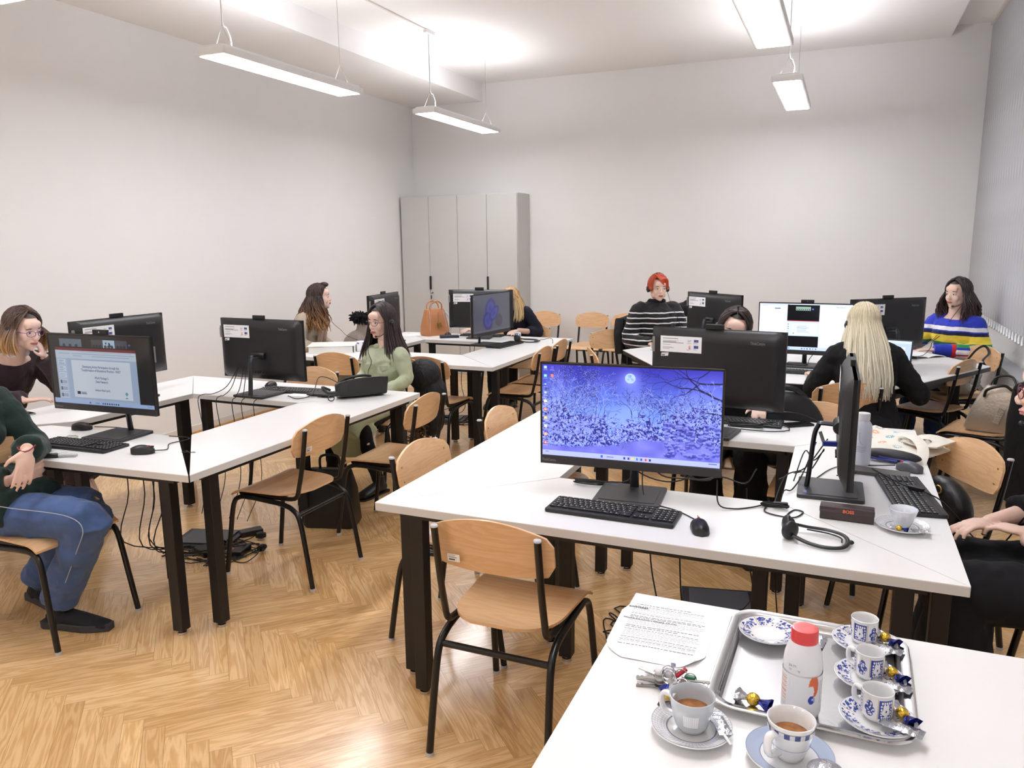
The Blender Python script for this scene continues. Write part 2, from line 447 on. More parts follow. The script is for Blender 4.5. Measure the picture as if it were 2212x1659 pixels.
# baseboards
struct('baseboard_left', join(box(XL+.008, (YF+YN)/2, .035, .016, YF-YN, .07)), M_trimw)
struct('trim_3', box(XL+.022, (YF+YN)/2, .009, .016, YF-YN, .018), M_oakstrip)
struct('baseboard_far', box((-3.66+XR)/2, YF-.008, .035, XR+3.66, .016, .07), M_trimw)
struct('trim_4', box((-3.66+XR)/2, YF-.024, .009, XR+3.66, .016, .018), M_oakstrip)
dp = thing('drawer_pedestal', 'light grey drawer pedestal under the table with the binder', 'drawer unit', (-4.12, 5.50, 0))
add('body', box(0, 0, .32, .40, .42, .60), M_cab_early, dp, bevel=.003)
for k in range(3):
    dd = add('drawer', box(0, -.215, .12+.195*k, .385, .016, .185), M_cab_early, dp, bevel=.002)
    add('handle', box(0, -.226, .17+.195*k, .12, .01, .012), M_trimw, dd)
# low radiator casing under the window
M_rad = mat('radiator_cover_grey', (188, 186, 184), .5)
rc = thing('radiator_cover', 'low pale grey radiator cover with perforated front under the window blinds', 'radiator cover', (1.25, 6.7, 0))
add('casing', box(0, 0, .31, .12, 4.4, .62), M_rad, rc, bevel=.01)
add('top_board', box(-.005, 0, .635, .13, 4.44, .03), mat('radiator_top_grey', (165, 163, 162), .5), rc, bevel=.004)
gr = [box(-.064, -2.1+i*.045, .2, .012, .012, .3) for i in range(94)]
add('grille', join(*gr), mat('grille_grey', (150, 150, 150), .5), rc)

# ------------------------------------------------------------------ vertical blinds
def blind_mat():
    m = bpy.data.materials.new('blind_fabric'); m.use_nodes = True
    nt = m.node_tree; N = nt.nodes; L = nt.links; out = N['Material Output']; N.remove(N['Principled BSDF'])
    tc = N.new('ShaderNodeTexCoord'); mp = N.new('ShaderNodeMapping'); mp.inputs['Scale'].default_value = (160, 160, 3.5); L.new(tc.outputs['Object'], mp.inputs[0])
    n = N.new('ShaderNodeTexNoise'); n.inputs['Scale'].default_value = 1; n.inputs['Detail'].default_value = 3; L.new(mp.outputs[0], n.inputs['Vector'])
    r = N.new('ShaderNodeValToRGB'); r.color_ramp.elements[0].position = .35; r.color_ramp.elements[1].position = .68
    r.color_ramp.elements[0].color = (*lin((178, 177, 180)), 1); r.color_ramp.elements[1].color = (*lin((222, 222, 226)), 1)
    L.new(n.outputs['Fac'], r.inputs[0])
    d = N.new('ShaderNodeBsdfDiffuse'); t = N.new('ShaderNodeBsdfTranslucent'); mx = N.new('ShaderNodeMixShader'); mx.inputs[0].default_value = .18
    L.new(r.outputs[0], d.inputs[0]); L.new(r.outputs[0], t.inputs[0]); L.new(d.outputs[0], mx.inputs[1]); L.new(t.outputs[0], mx.inputs[2]); L.new(mx.outputs[0], out.inputs[0])
    return m
M_blind = blind_mat()
M_chain = mat('white_bead_chain', (235, 235, 235), .4)
vb = thing('vertical_blind', 'pale grey fabric vertical blinds with bead chain along the right window wall', 'blinds', (1.17, 5.6, 0))
slat0 = add('slat', surf(lambda u, v: ((.002*math.sin(u*PI)), (u-.5)*.127, .97+v*2.70), 4, 1, .0012, (1, 0, 0)), M_blind, vb)
ypos = [3.44-i*.112 for i in range(62)]
for i, y in enumerate(ypos):
    s = slat0 if i == 0 else slat0.copy()
    if i: COL.objects.link(s); s.parent = vb
    s.location = (0, y, 0); s.rotation_euler = (0, 0, math.radians(3))
add('head_rail', box(0, 0, 3.685, .045, 7.0, .03), M_trimw, vb)
ch = []
for i in range(61):
    y0, y1 = ypos[i], ypos[i+1]
    ch.append(tube(smooth_path([(-.012, y0, .975), (-.020, (y0*.8+y1*.2), .935), (-.022, (y0+y1)/2, .918), (-.018, (y0*.2+y1*.8), .937), (-.012, y1, .975)], 3), .0058, 5))
add('bead_chain', join(*ch), M_chain, vb, smooth=True)

# ------------------------------------------------------------------ hanging lamps
M_lampb = mat('lamp_housing_white', (226, 225, 224), .5)
M_lampE = mat('lamp_diffuser', emit=(251, 251, 255), estr=LAMP_DOWN)
M_lampU = mat('lamp_uplight_strip', emit=(251, 251, 255), estr=LAMP_UP)
M_wire = mat('steel_wire', (150, 148, 150), .35, metal=.8)
def make_lamp():
    t = thing('pendant_lamp', '', 'lamp')
    add('housing', join(box(0, 0, .022, .235, 1.5, .044), box(0, 0, .052, .19, 1.46, .018)), M_lampb, t, bevel=.004)
    add('diffuser', box(0, 0, -.001, .195, 1.45, .004), M_lampE, t)
    add('uplight', box(0, 0, .064, .15, 1.40, .004), M_lampU, t)
    for s in (-1, 1):
        w = add('suspension_wire', join(tube([(0, s*.62, .75), (0, s*.62, .2)], .0016, 5), tube([(0, s*.62, .2), (-.07, s*.62, .06)], .0014, 5), tube([(0, s*.62, .2), (.07, s*.62, .06)], .0014, 5)), M_wire, t)
        add('ceiling_anchor', lathe([(.012, 0), (.012, .02)], 10, (0, s*.62, .73)), M_lampb, t)
    add('power_cable', ctube([(.0, -.615, .75), (.004, -.615, .25), (.03, -.61, .18), (.045, -.6, .12), (.03, -.58, .06)], .0038, 5, 6), mat('white_cord', (228, 228, 228), .5), t, smooth=True)
    add('ceiling_box', box(0, -.6, .735, .04, .16, .04), M_lampb, t, bevel=.003)
    return t
lamp0 = make_lamp()
LZ = 2.85
lamps = [((-3.68, 7.30, LZ), 'white pendant lamp nearest the grey wall cabinet, left row'),
         ((-3.68, 4.64, LZ-.035), 'long white pendant lamp over the second left table group, middle of the left row'),
         ((-3.68, 1.94, LZ-.05), 'white pendant lamp cut off by the top left corner of the photo'),
         ((-.51, 7.44, LZ+.03), 'white pendant lamp nearest the far wall in the right row'),
         ((-.51, 4.79, LZ+.03), 'white pendant lamp cut off by the top edge in the right row'),
         ((-.51, 2.1, LZ+.03), 'added unseen white pendant lamp of the right row above the front table group'),  # out of view, added for extra light over the near tables
         ((-3.68, -1.7, LZ), 'added unseen white pendant lamp behind the camera, left row'), ((-.51, -1.7, LZ), 'added unseen white pendant lamp behind the camera, right row')]  # both added out of view to brighten the near table edges
for i, (p, l) in enumerate(lamps):
    if i == 0: lamp0.location = p; lamp0['label'] = l; lamp0['group'] = 'pendant lamps'
    else: dup(lamp0, p, 0, l, 'pendant lamps')
lamp0['group'] = 'pendant lamps'

# ------------------------------------------------------------------ wall cabinet
cb = thing('wall_cabinet', 'tall light grey four door cabinet in the far left corner', 'cabinet', (-4.47, 8.9, 0))
add('body', box(0, .01, 1.125, 1.62, .37, 2.25), M_cab, cb, bevel=.004)
cb.location = (-4.465, 8.905, 0)
for i in range(4):
    x = -.605+i*.4033
    d = add('door', box(x, -.185, 1.155, .398, .02, 2.17), M_cab, cb, bevel=.002)
    if i in (1, 3):
        add('handle', box(x-.193, -.205, 1.165, .02, .022, .17), M_black, d, bevel=.003)
    if i == 1:
        add('lock', join(lathe([(.009, 0), (.009, .01)], 10, (x-.165, -.2, 1.03)), tube([(x-.165, -.2, 1.035), (x-.165, -.235, 1.035)], .007, 8)), M_chrome, d)
        add('key', join(tube([(x-.165, -.235, 1.035), (x-.14, -.245, 1.045)], .006, 6), box(x-.172, -.235, .985, .012, .006, .045)), mat('key_black', (50, 50, 52), .4), d)
add('plinth', box(0, .0, .035, 1.6, .33, .07), mat('plinth_grey', (150, 149, 147), .6), cb)

# ------------------------------------------------------------------ trapezoid tables standing in square rings
def trapezoid(L, d, inn, zt=.74, edge=None, th=.030):
    t = thing('trapezoid_table', '', 'table')
    P = [(-L/2, 0), (L/2, 0), (inn/2, d), (-inn/2, d)]
    e = .0015
    Pi = [(-L/2+e*2, e), (L/2-e*2, e), (inn/2-e, d-e), (-inn/2+e, d-e)]
    add('tabletop', prism(Pi, zt-.003, zt), M_top, t)
    add('edge_band', prism(Pi, zt-th, zt-.003), edge or M_edge, t)
    zf = zt-th
    fr = []
    Q = [(-L/2+.1, .035), (L/2-.1, .035), (inn/2-.045, d-.035), (-inn/2+.045, d-.035)]
    for i in range(4):
        a, b = Q[i], Q[(i+1) % 4]; dx, dy = b[0]-a[0], b[1]-a[1]; l = math.hypot(dx, dy)
        fr.append(box((a[0]+b[0])/2, (a[1]+b[1])/2, zf-.010, l, .025, .020, math.atan2(dy, dx)))
    add('under_frame', join(*fr), M_black, t)
    for (x, y, a) in ((-L/2+.155, .05, 0), (L/2-.155, .05, 0), (inn/2-.05, d-.055, 0), (-inn/2+.05, d-.055, 0)):
        lg = add('leg', box(x, y, (zf-.0+.022)/2-.0105, .052, .05, zf-.022), M_leg, t, bevel=.003)
        lg.location.z = .011
        add('levelling_foot', lathe([(.02, 0), (.02, .012), (.012, .014), (.012, .024)], 12, (x, y, -.011)), M_chrome, lg)
    return t
def ring(x0, y0, x1, y1, labels, group, first=[None], d=.52, tweak=None):
    cx, cy = (x0+x1)/2, (y0+y1)/2
    L = (x1-x0+y1-y0)/2
    pos = [((cx, y0), 0), ((x1, cy), PI/2), ((cx, y1), PI), ((x0, cy), -PI/2)]
    out = []
    for (p, a), lb in zip(pos, labels):
        if first[0] is None:
            first[0] = t = trapezoid(L, d, L-2*d); t['label'] = lb
            t.location = (*p, 0); t.rotation_euler = (0, 0, a)
        else: t = dup(first[0], (*p, 0), a, lb)
        t['group'] = group; out.append(t)
    return out
FR = ring(-1.503, 2.23, .361, 4.094, ['white trapezoid table under the monitor showing a snowy forest',
    'white trapezoid table under the sideways monitor and the cream tote bag', 'white trapezoid table behind the snowy forest monitor, with a black phone on it',
    'empty white trapezoid table running back from the front chair, front right group'], 'front right ring of tables')
FL = ring(-4.25, 2.235, -2.386, 4.099, ['white trapezoid table under the monitor showing a presentation slide',
    'empty white trapezoid table with the black handbag at its far end', 'white trapezoid table under the back-turned monitor by the left wall with a papers and a phone',
    'white trapezoid table in front of the woman in the maroon sweater'], 'front left ring of tables')
FL[2]['label'] = 'white trapezoid table under the black monitor backed against the left wall view, front left group'
t = FL[0]; a = math.radians(4.2); t.rotation_euler = (0, 0, a)
t.location = (-2.386-.932*math.cos(a), 2.235-.932*math.sin(a)-.004, 0)
ML = ring(-4.235, 5.15, -2.371, 7.02, ['white trapezoid table with the binder, behind the woman in green', 'white trapezoid table under the monitor with the dark blue swirl',
    'white trapezoid table with the tan handbag in front of the cabinet', 'white trapezoid table in front of the woman in the beige scarf'], 'middle left ring of tables')
# larger half-hexagon tables with black edges
def halfhex(label):
    t = thing('half_hexagon_table', label, 'table')
    s = 1.36; hgt = s*math.sqrt(3)/2
    P = [(-s, 0), (s, 0), (s/2, -hgt), (-s/2, -hgt)]
    add('tabletop', prism(P[::-1], .735, .74), M_top, t)
    add('edge_band', prism(P[::-1], .705, .735), M_bedge, t)
    fr = []
    Q = [(-s+.12, -.03), (s-.12, -.03), (s/2-.05, -hgt+.035), (-s/2+.05, -hgt+.035)]
    for i in range(4):
        p, q = Q[i], Q[(i+1) % 4]; fr.append(box((p[0]+q[0])/2, (p[1]+q[1])/2, .68, math.hypot(q[0]-p[0], q[1]-p[1]), .03, .05, math.atan2(q[1]-p[1], q[0]-p[0])))
    add('under_frame', join(*fr), M_black, t)
    for x, y in ((-s+.22, -.06), (s-.22, -.06), (s/2-.08, -hgt+.07), (-s/2+.08, -hgt+.07)):
        lg = add('leg', box(x, y, .34, .055, .055, .64), M_leg, t, bevel=.003)
        add('levelling_foot', lathe([(.02, 0), (.02, .018)], 12, (x, y, .002)), M_chrome, lg)
    return t
hx = halfhex('half hexagon table with black edge under the white screen in front of the blonde woman')
hx.location = (-.35, 6.39, 0)
hx2 = dup(hx, (-.35, 6.395, 0), PI, 'half hexagon table with black edge in front of the woman in the rainbow sweater')
hx['group'] = hx2['group'] = 'black edged half hexagon tables'

# serving table in the foreground
st = thing('serving_table', 'white rectangular table in the foreground carrying the coffee tray', 'table', (.35, 1.16, 0))
add('tabletop', box(0, 0, .727, 1.61, 1.42, .026), M_top, st, bevel=.002)
add('under_frame', join(box(0, .66, .695, 1.5, .025, .036), box(0, -.66, .695, 1.5, .025, .036), box(-.75, 0, .695, .025, 1.3, .036), box(.75, 0, .695, .025, 1.3, .036)), M_black, st)
for x in (-.74, .74):
    for y in (-.64, .64):
        lg = add('leg', box(x, y, .35, .05, .05, .65), M_leg, st, bevel=.003)
        add('levelling_foot', lathe([(.02, 0), (.02, .024)], 12, (x, y, .001)), M_chrome, lg)

# ------------------------------------------------------------------ chairs
def seat_fn(u, v):
    # u across, v from rear to front
    y = -.205+.41*v
    w = .178+.024*v
    if v < .45: w *= math.sqrt(max(0.0, 1-((.45-v)/.45)**2.6*.82))
    x = (u-.5)*2*w
    z = .462-.010*math.cos((u-.5)*PI)*math.sin(min(1, v*1.2)*PI*.9)
    if v > .84: z -= (v-.84)**2*1.0
    if v < .3: z += (.3-v)**2*.12
    return (x, y, z)
def back_fn(u, v):
    s = abs(u-.5)*2
    x = (u-.5)*.412
    zb = .668-.026*math.sqrt(max(0, 1-s**2.5)) if s < .995 else .675
    zt = .775+.052*math.cos(s*PI/2)**.8 if s < 1 else .775
    if s > .9: zb += (s-.9)*.16; zt -= (s-.9)*.18
    z = zb+(zt-zb)*v
    y = -.2-.045*(z-.55)/.24+.020+.020*s*s
    return (x, y, z)
def make_chair():
    t = thing('stacking_chair', '', 'chair')
    add('seat', surf(seat_fn, 16, 18, .010, (0, 0, 1)), M_beech, t, smooth=True)
    add('backrest', surf(back_fn, 20, 8, .010, (0, 1, 0)), M_beech, t, smooth=True)
    for s in (-1, 1):
        add('leg', join(ctube([(s*.205, .265, .012), (s*.198, .235, .2), (s*.19, .205, .375), (s*.187, .165, .418), (s*.187, .1, .425), (s*.187, 0, .420)], .0125, 4, 10)), M_tubem, t, smooth=True)
        add('leg', join(ctube([(s*.205, -.265, .012), (s*.2, -.235, .2), (s*.195, -.205, .345), (s*.19, -.165, .392), (s*.187, -.1, .412), (s*.187, 0, .420)], .0125, 4, 10)), M_tubem, t, smooth=True)
        up = add('back_upright', ctube([(s*.172, .17, .439), (s*.172, .0, .437), (s*.172, -.12, .438), (s*.172, -.175, .452), (s*.172, -.196, .51), (s*.172, -.222, .62), (s*.172, -.25, .79)], .0115, 4, 10), M_tubem, t, smooth=True)
        add('end_cap', lathe([(.013, 0), (.013, .004), (.011, .007)], 12, (s*.172, -.2505, .789)), M_cap, up)
        for y in (-.265, .265): add('foot_glide', lathe([(.0135, 0), (.0135, .013)], 10, (s*.205, y, 0)), M_cap, t)
    add('crossbar', tube([(-.193, -.19, .365), (.193, -.19, .365)], .011, 10), M_tubem, t, smooth=True)
    add('seat_support', join(tube([(-.18, .12, .44), (.18, .12, .44)], .008, 8), tube([(-.18, -.08, .44), (.18, -.08, .44)], .008, 8)), M_tubem, t, smooth=True)
    for s in (-1, 1):
        for z in (.695, .755):
            y = -.2-.045*(z-.55)/.24+.020+.020*.69
            add('screw', ell((s*.17, y+.001, z), (.005, .002, .005), 8, 5), M_gold, t)
    return t
M_gold = mat('brass_screw', (190, 160, 95), .35, metal=.9)
chair0 = make_chair()
H = math.radians
chairs = [
 ((-.95, 2.235), 0, 'foreground beech chair, back to us, at the table of the snowy forest monitor', 'chairs at the front right tables'),
 ((-2.545, 3.03), 90, 'beech chair pushed under the empty table of the front left group, nearer of two', 'chairs at the front left tables'),
 ((-2.345, 3.70), 92, 'beech chair behind the nearer one at the front left group, by the black handbag', 'chairs at the front left tables'),
 ((-1.40, 2.76), -92, 'beech chair at the left edge of the front right tables, nearer of two', 'chairs at the front right tables'),
 ((-1.37, 3.52), -88, 'beech chair at the left edge of the front right tables, farther of two', 'chairs at the front right tables'),
 ((-2.86, 5.20), 0, 'beech chair, back to us, behind the woman in green at the middle left tables', 'chairs at the middle left tables'),
 ((-3.64, 5.17), 0, 'beech chair, back to us, in front of the binder', 'chairs at the middle left tables'),
 ((-2.425, 5.79), 90, 'beech chair at the right side of the middle left tables, nearest to us', 'chairs at the middle left tables'),
 ((-2.45, 6.27), 90, 'beech chair at the right side of the middle left tables, farther of two', 'chairs at the middle left tables'),
 ((-2.94, 7.17), 180, 'pale beech chair facing us at the far edge of the middle left tables', 'chairs at the middle left tables'),
 ((-3.36, 8.65), 180, 'beech chair standing against the far wall next to the cabinet', 'chairs along the far wall'),
 ((-2.75, 8.65), 180, 'beech chair against the far wall, middle of the three', 'chairs along the far wall'),
 ((-2.30, 8.65), 180, 'beech chair against the far wall, beside the woman in black and white stripes', 'chairs along the far wall'),
 ((-1.93, 6.95), -150, 'beech chair turned towards us left of the woman in black and white stripes', 'chairs at the half hexagon tables'),
 ((-1.62, 5.92), -62, 'beech chair seen edge-on at the left tip of the half hexagon tables', 'chairs at the half hexagon tables'),
 ((-1.25, 5.25), -40, 'beech chair mostly hidden behind the large back-turned monitor', 'chairs at the half hexagon tables'),
 ((0.0, 5.10), 18, 'beech chair with its back to us that the blonde woman sits on', 'chairs at the half hexagon tables'),
 ((.62, 6.20), 60, 'beech chair, back to us, right of the blonde woman', 'chairs at the half hexagon tables'),
 ((.84, 6.80), 122, 'pale beech chair with a black strap over its back near the blinds', 'chairs at the half hexagon tables'),
 ((.86, 5.57), 70, 'beech chair carrying the silver handbag', 'chairs at the half hexagon tables'),
 ((.345, 3.50), 116, 'pale beech chair with its front towards us right of the cream tote bag', 'chairs at the front right tables'),
 ((-.08, 3.98), 180, 'beech chair behind the black backpack and the sideways monitor', 'chairs at the front right tables'),
 ((-.62, 4.38), 180, 'beech chair under the dark-haired woman behind the large monitor', 'chairs at the front right tables'),
 ((-3.33, 4.06), 180, 'pale beech chair peeking out right of the back-turned monitor by the left wall', 'chairs at the front left tables'),
 ((-4.82, 3.05), -90, 'beech chair under the woman in the maroon sweater', 'chairs at the front left tables'),
 ((-3.16, 2.14), -88, 'beech chair under the person in blue jeans', 'chairs at the front left tables'),
 ((-2.98, 4.62), 170, 'beech chair under the woman in green, with a dark coat on it', 'chairs at the front left tables'),
 ((-4.78, 6.15), -90, 'beech chair under the woman with curly hair', 'chairs at the middle left tables'),
 ((-3.25, 7.45), 180, 'beech chair under the woman hidden behind the monitor near the cabinet', 'chairs at the middle left tables'),
 ((-1.75, 7.33), -125, 'beech chair under the woman in black and white stripes', 'chairs at the half hexagon tables'),
 ((.83, 7.42), 140, 'beech chair under the woman in the rainbow sweater', 'chairs at the half hexagon tables'),
 ((.86, 2.80), 90, 'beech chair under the person in black at the right edge', 'chairs at the front right tables'),
 ((-.33, 7.95), 180, 'beech chair behind the half hexagon tables, mostly hidden by the white screen', 'chairs at the half hexagon tables'),
]
CH = []
for i, ((x, y), a, lb, gp) in enumerate(chairs):
    if i == 0:
        chair0.location = (x, y, 0); chair0.rotation_euler = (0, 0, H(a)); chair0['label'] = lb; CH.append(chair0)
    else: CH.append(dup(chair0, (x, y, 0), H(a), lb, gp))
chair0['group'] = chairs[0][3]
stk = Canvas(40, 22, (240, 240, 238)); stk.lines(.08, .15, .9, 3, .15, (120, 120, 120), h=.06); stk.rect(.1, .65, .6, .85, (60, 60, 60))
canvas_mesh('inventory_sticker', stk, lambda u, v: (-.14+.042*u, -.221+.0035*(v-.5)-.005, .698-.026*v), M_paint, chair0)
canvas_mesh('inventory_sticker', stk, lambda u, v: (-.14+.042*u, -.221+.0035*(v-.5)-.005, .698-.026*v), M_paint, CH[1])
# ------------------------------------------------------------------ people
M_skin = mat('skin', (234, 198, 180), .5, bump=.05, bscale=260, var=.035, vscale=16)
M_skin.node_tree.nodes['Principled BSDF'].inputs['Subsurface Weight'].default_value = .12
M_skin.node_tree.nodes['Principled BSDF'].inputs['Subsurface Radius'].default_value = (.02, .008, .005)
M_eyew = mat('eye_white', (236, 232, 230), .2)
M_iris = mat('iris_brown', (52, 34, 26), .15)
M_brow = mat('eyebrow_hair', (62, 44, 36), .7)
M_hair = mat('hair_strands', attr='paint', rough=.38, bump=.3, bscale=500, stretch=(1, 1, .06))
M_lip = mat('lip_skin', (190, 112, 106), .4)
M_lens = mat('spectacle_lens', (250, 250, 255), .02, trans=1.0, ior=1.02)

def add_col(name, g, cols, m, parent, off=None):
    o = add(name, g, m, parent, smooth=True, off=off)
    at = o.data.color_attributes.new('paint', 'FLOAT_COLOR', 'POINT')
    c = np.clip(np.array(cols, dtype=float), 0, 255)/255; c = np.where(c <= .0404, c/12.92, ((c+.055)/1.055)**2.4)
    full = np.ones((len(c), 4), dtype=np.float32); full[:, :3] = c; at.data.foreach_set('color', full.ravel())
    return o
_fold = {}
def folds(o, size=.07, strength=.014):
    """soft cloth folds as real displacement after the pieces are fused"""
    k = round(size, 3)
    if k not in _fold:
        t = bpy.data.textures.new('cloth_folds', 'CLOUDS'); t.noise_scale = size; t.noise_depth = 1; _fold[k] = t
    d = o.modifiers.new('folds', 'DISPLACE'); d.texture = _fold[k]; d.strength = strength; d.mid_level = .36; d.texture_coords = 'LOCAL'
    return o
def head_frame(c, yaw, pitch=0.0, roll=0.0):
    """x right of the face, y forward, z up"""
    a = math.radians(yaw)
    f = Vector((math.cos(a), math.sin(a), 0)); r = Vector((math.sin(a), -math.cos(a), 0)); u = Vector((0, 0, 1))
    M = Matrix((r, f, u)).transposed()
    M = M @ Matrix.Rotation(math.radians(pitch), 3, 'X') @ Matrix.Rotation(math.radians(roll), 3, 'Y')
    return Matrix.Translation(Vector(c)) @ M.to_4x4()
def head_geo(s=1.0):
    gs = [ell((0, -.012, .035), (.073, .093, .083), 24, 16), ell((0, .012, -.018), (.063, .078, .082), 24, 16),
          ell((0, .038, -.062), (.046, .05, .05), 18, 12), ell((0, .068, -.098), (.020, .018, .017), 12, 8),
          ell((.0, .07, .045), (.052, .025, .032), 16, 10)]
    for q in (-1, 1):
        gs += [ell((q*.032, .056, -.030), (.027, .026, .032), 12, 8), ell((q*.031, .079, .019), (.021, .010, .007), 12, 8),
               ell((q*.0105, .098, -.034), (.0085, .009, .008), 10, 7), ell((q*.074, -.008, -.012), (.009, .017, .029), 12, 8),
               ell((q*.05, .01, -.06), (.018, .04, .03), 12, 8)]
    gs.append(tube([(0, .083, .012), (0, .094, -.008), (0, .106, -.026), (0, .103, -.035), (0, .094, -.038)], [.0065, .008, .0105, .010, .006], 10))
    gs.append(ell((0, .088, -.056), (.022, .010, .007), 12, 8)); gs.append(ell((0, .086, -.068), (.019, .010, .0075), 12, 8))
    g = join(*gs)
    return [(p[0]*s, p[1]*s, p[2]*s) for p in g[0]], g[1]
def face_parts(root, HF, off, eye=M_iris, brow=M_brow, lip=M_lip, s=1.0, gaze=(0, 0)):
    for q in (-1, 1):
        e = add('eye', xf(ell((q*.031*s, .0745*s, .001*s), .0125*s, 14, 10), HF), M_eyew, root, smooth=True, off=off)
        add('iris', xf(ell((q*.031*s+gaze[0]*.004, .0855*s, .001*s+gaze[1]*.003), (.0055*s, .0022*s, .0055*s), 12, 8), HF), eye, e, smooth=True, off=off)
        lid = [(q*(.031+dx)*s, (.087-abs(dx)*.45)*s, (.001+.0070*(1-(dx/.0155)**2))*s) for dx in (-.0155, -.009, 0, .009, .0155)]
        add('eyelashes', xf(tube(smooth_path(lid, 3), .0013*s, 6), HF), M_brow, root, off=off)
        add('eyelid', xf(ell((q*.031*s, .0742*s, .0062*s), (.0148*s, .0130*s, .0092*s), 14, 10), HF), M_skin, root, smooth=True, off=off)
        b = [(q*(.031+dx)*s, (.0905-abs(dx+.002)*.55)*s, (.0215+.004*(1-(dx/.02)**2)-.003*(q*0))*s) for dx in (-.02, -.01, 0, .01, .02)]
        add('eyebrow', xf(tube(smooth_path(b, 3), [.0012, .0018, .0024, .0026, .0028, .0028, .0028, .0026, .0024, .0022, .002, .0018, .0012], 6, flat=1.0), HF), brow, root, off=off)
    add('lips', xf(join(ctube([(-.024*s, .083*s, -.0625*s), (-.012*s, .0955*s, -.0585*s), (0, .0985*s, -.0595*s), (.012*s, .0955*s, -.0585*s), (.024*s, .083*s, -.0625*s)], [.001, .0035, .004, .0035, .001], 4, 8),
                   ctube([(-.022*s, .083*s, -.0635*s), (-.01*s, .0945*s, -.0675*s), (.01*s, .0945*s, -.0675*s), (.022*s, .083*s, -.0635*s)], [.001, .0045, .0045, .001], 4, 8)), HF), lip, root, smooth=True, off=off)
def glasses(root, HF, off, rgb, s=1.0, w=.0245, h=.017, thick=.0016, full=True):
    m = mat('glasses_%d_%d_%d' % rgb, rgb, .3)
    gs = []
    for q in (-1, 1):
        pts = [(q*(.0315+w*math.cos(a)*(1 if abs(math.cos(a)) < .99 else 1))*s, (.101-.004*math.cos(a)*q*q-.18*max(0, w*math.cos(a)))*s, (-.002+h*math.sin(a)+.003*math.cos(a)*(1 if math.sin(a) > 0 else 0))*s) for a in [2*PI*k/20 for k in range(20)]]
        gs.append(tube(pts, thick*s, 6, closed=True))
        gs.append(tube([(q*(.0315+w)*s, .096*s, .004*s), (q*.076*s, .07*s, .004*s), (q*.082*s, .01*s, .002*s), (q*.083*s, -.02*s, -.01*s)], thick*.9*s, 6))
    gs.append(tube([(-.008*s, .101*s, .003*s), (0, .104*s, .006*s), (.008*s, .101*s, .003*s)], thick*s, 6))
    g = add('glasses', xf(join(*gs), HF), m, root, smooth=True, off=off)
def headset(HF, label, s=1.0, mic=None, group='headsets being worn', cord=None):
    c = HF.translation; off = Vector((c.x, c.y, c.z))
    t = thing('headset', label, 'headset', tuple(off), 0, group)
    R = .094*s
    arc = [(math.sin(a)*R*.96, -.01*s, .012*s+math.cos(a)*(R+.032*s)) for a in [math.radians(k) for k in range(-92, 93, 12)]]
    add('headband', xf(tube(arc, .0045*s, 8, flat=1.6, up=(0, 1, 0)), HF), M_plastic, t, smooth=True, off=off)
    for q in (-1, 1):
        e = add('ear_cup', xf(ell((q*.096*s, -.006*s, -.008*s), (.013*s, .029*s, .031*s), 16, 10), HF), M_plastic, t, smooth=True, off=off)
        add('ear_pad', xf(ell((q*.085*s, -.006*s, -.008*s), (.010*s, .027*s, .029*s), 16, 10), HF), M_plast2, e, smooth=True, off=off)
        add('emblem', xf(ell((q*.108*s, -.006*s, -.008*s), (.0035*s, .012*s, .012*s), 12, 8), HF), M_dark_alu, e, smooth=True, off=off)
    if cord: add('headset_cord', ctube(cord, .0022, 5, 5), M_cable, t, smooth=True, off=off)
    if mic:
        q = mic
        add('microphone_boom', xf(ctube([(q*.100*s, .0, -.02*s), (q*.095*s, .03*s, -.05*s), (q*.07*s, .07*s, -.085*s), (q*.045*s, .092*s, -.092*s)], .0025*s, 4, 6), HF), M_plastic, t, smooth=True, off=off)
        add('microphone', xf(ell((q*.036*s, .096*s, -.092*s), (.012*s, .007*s, .007*s), 10, 8), HF), M_plastic, t, smooth=True, off=off)
    return t

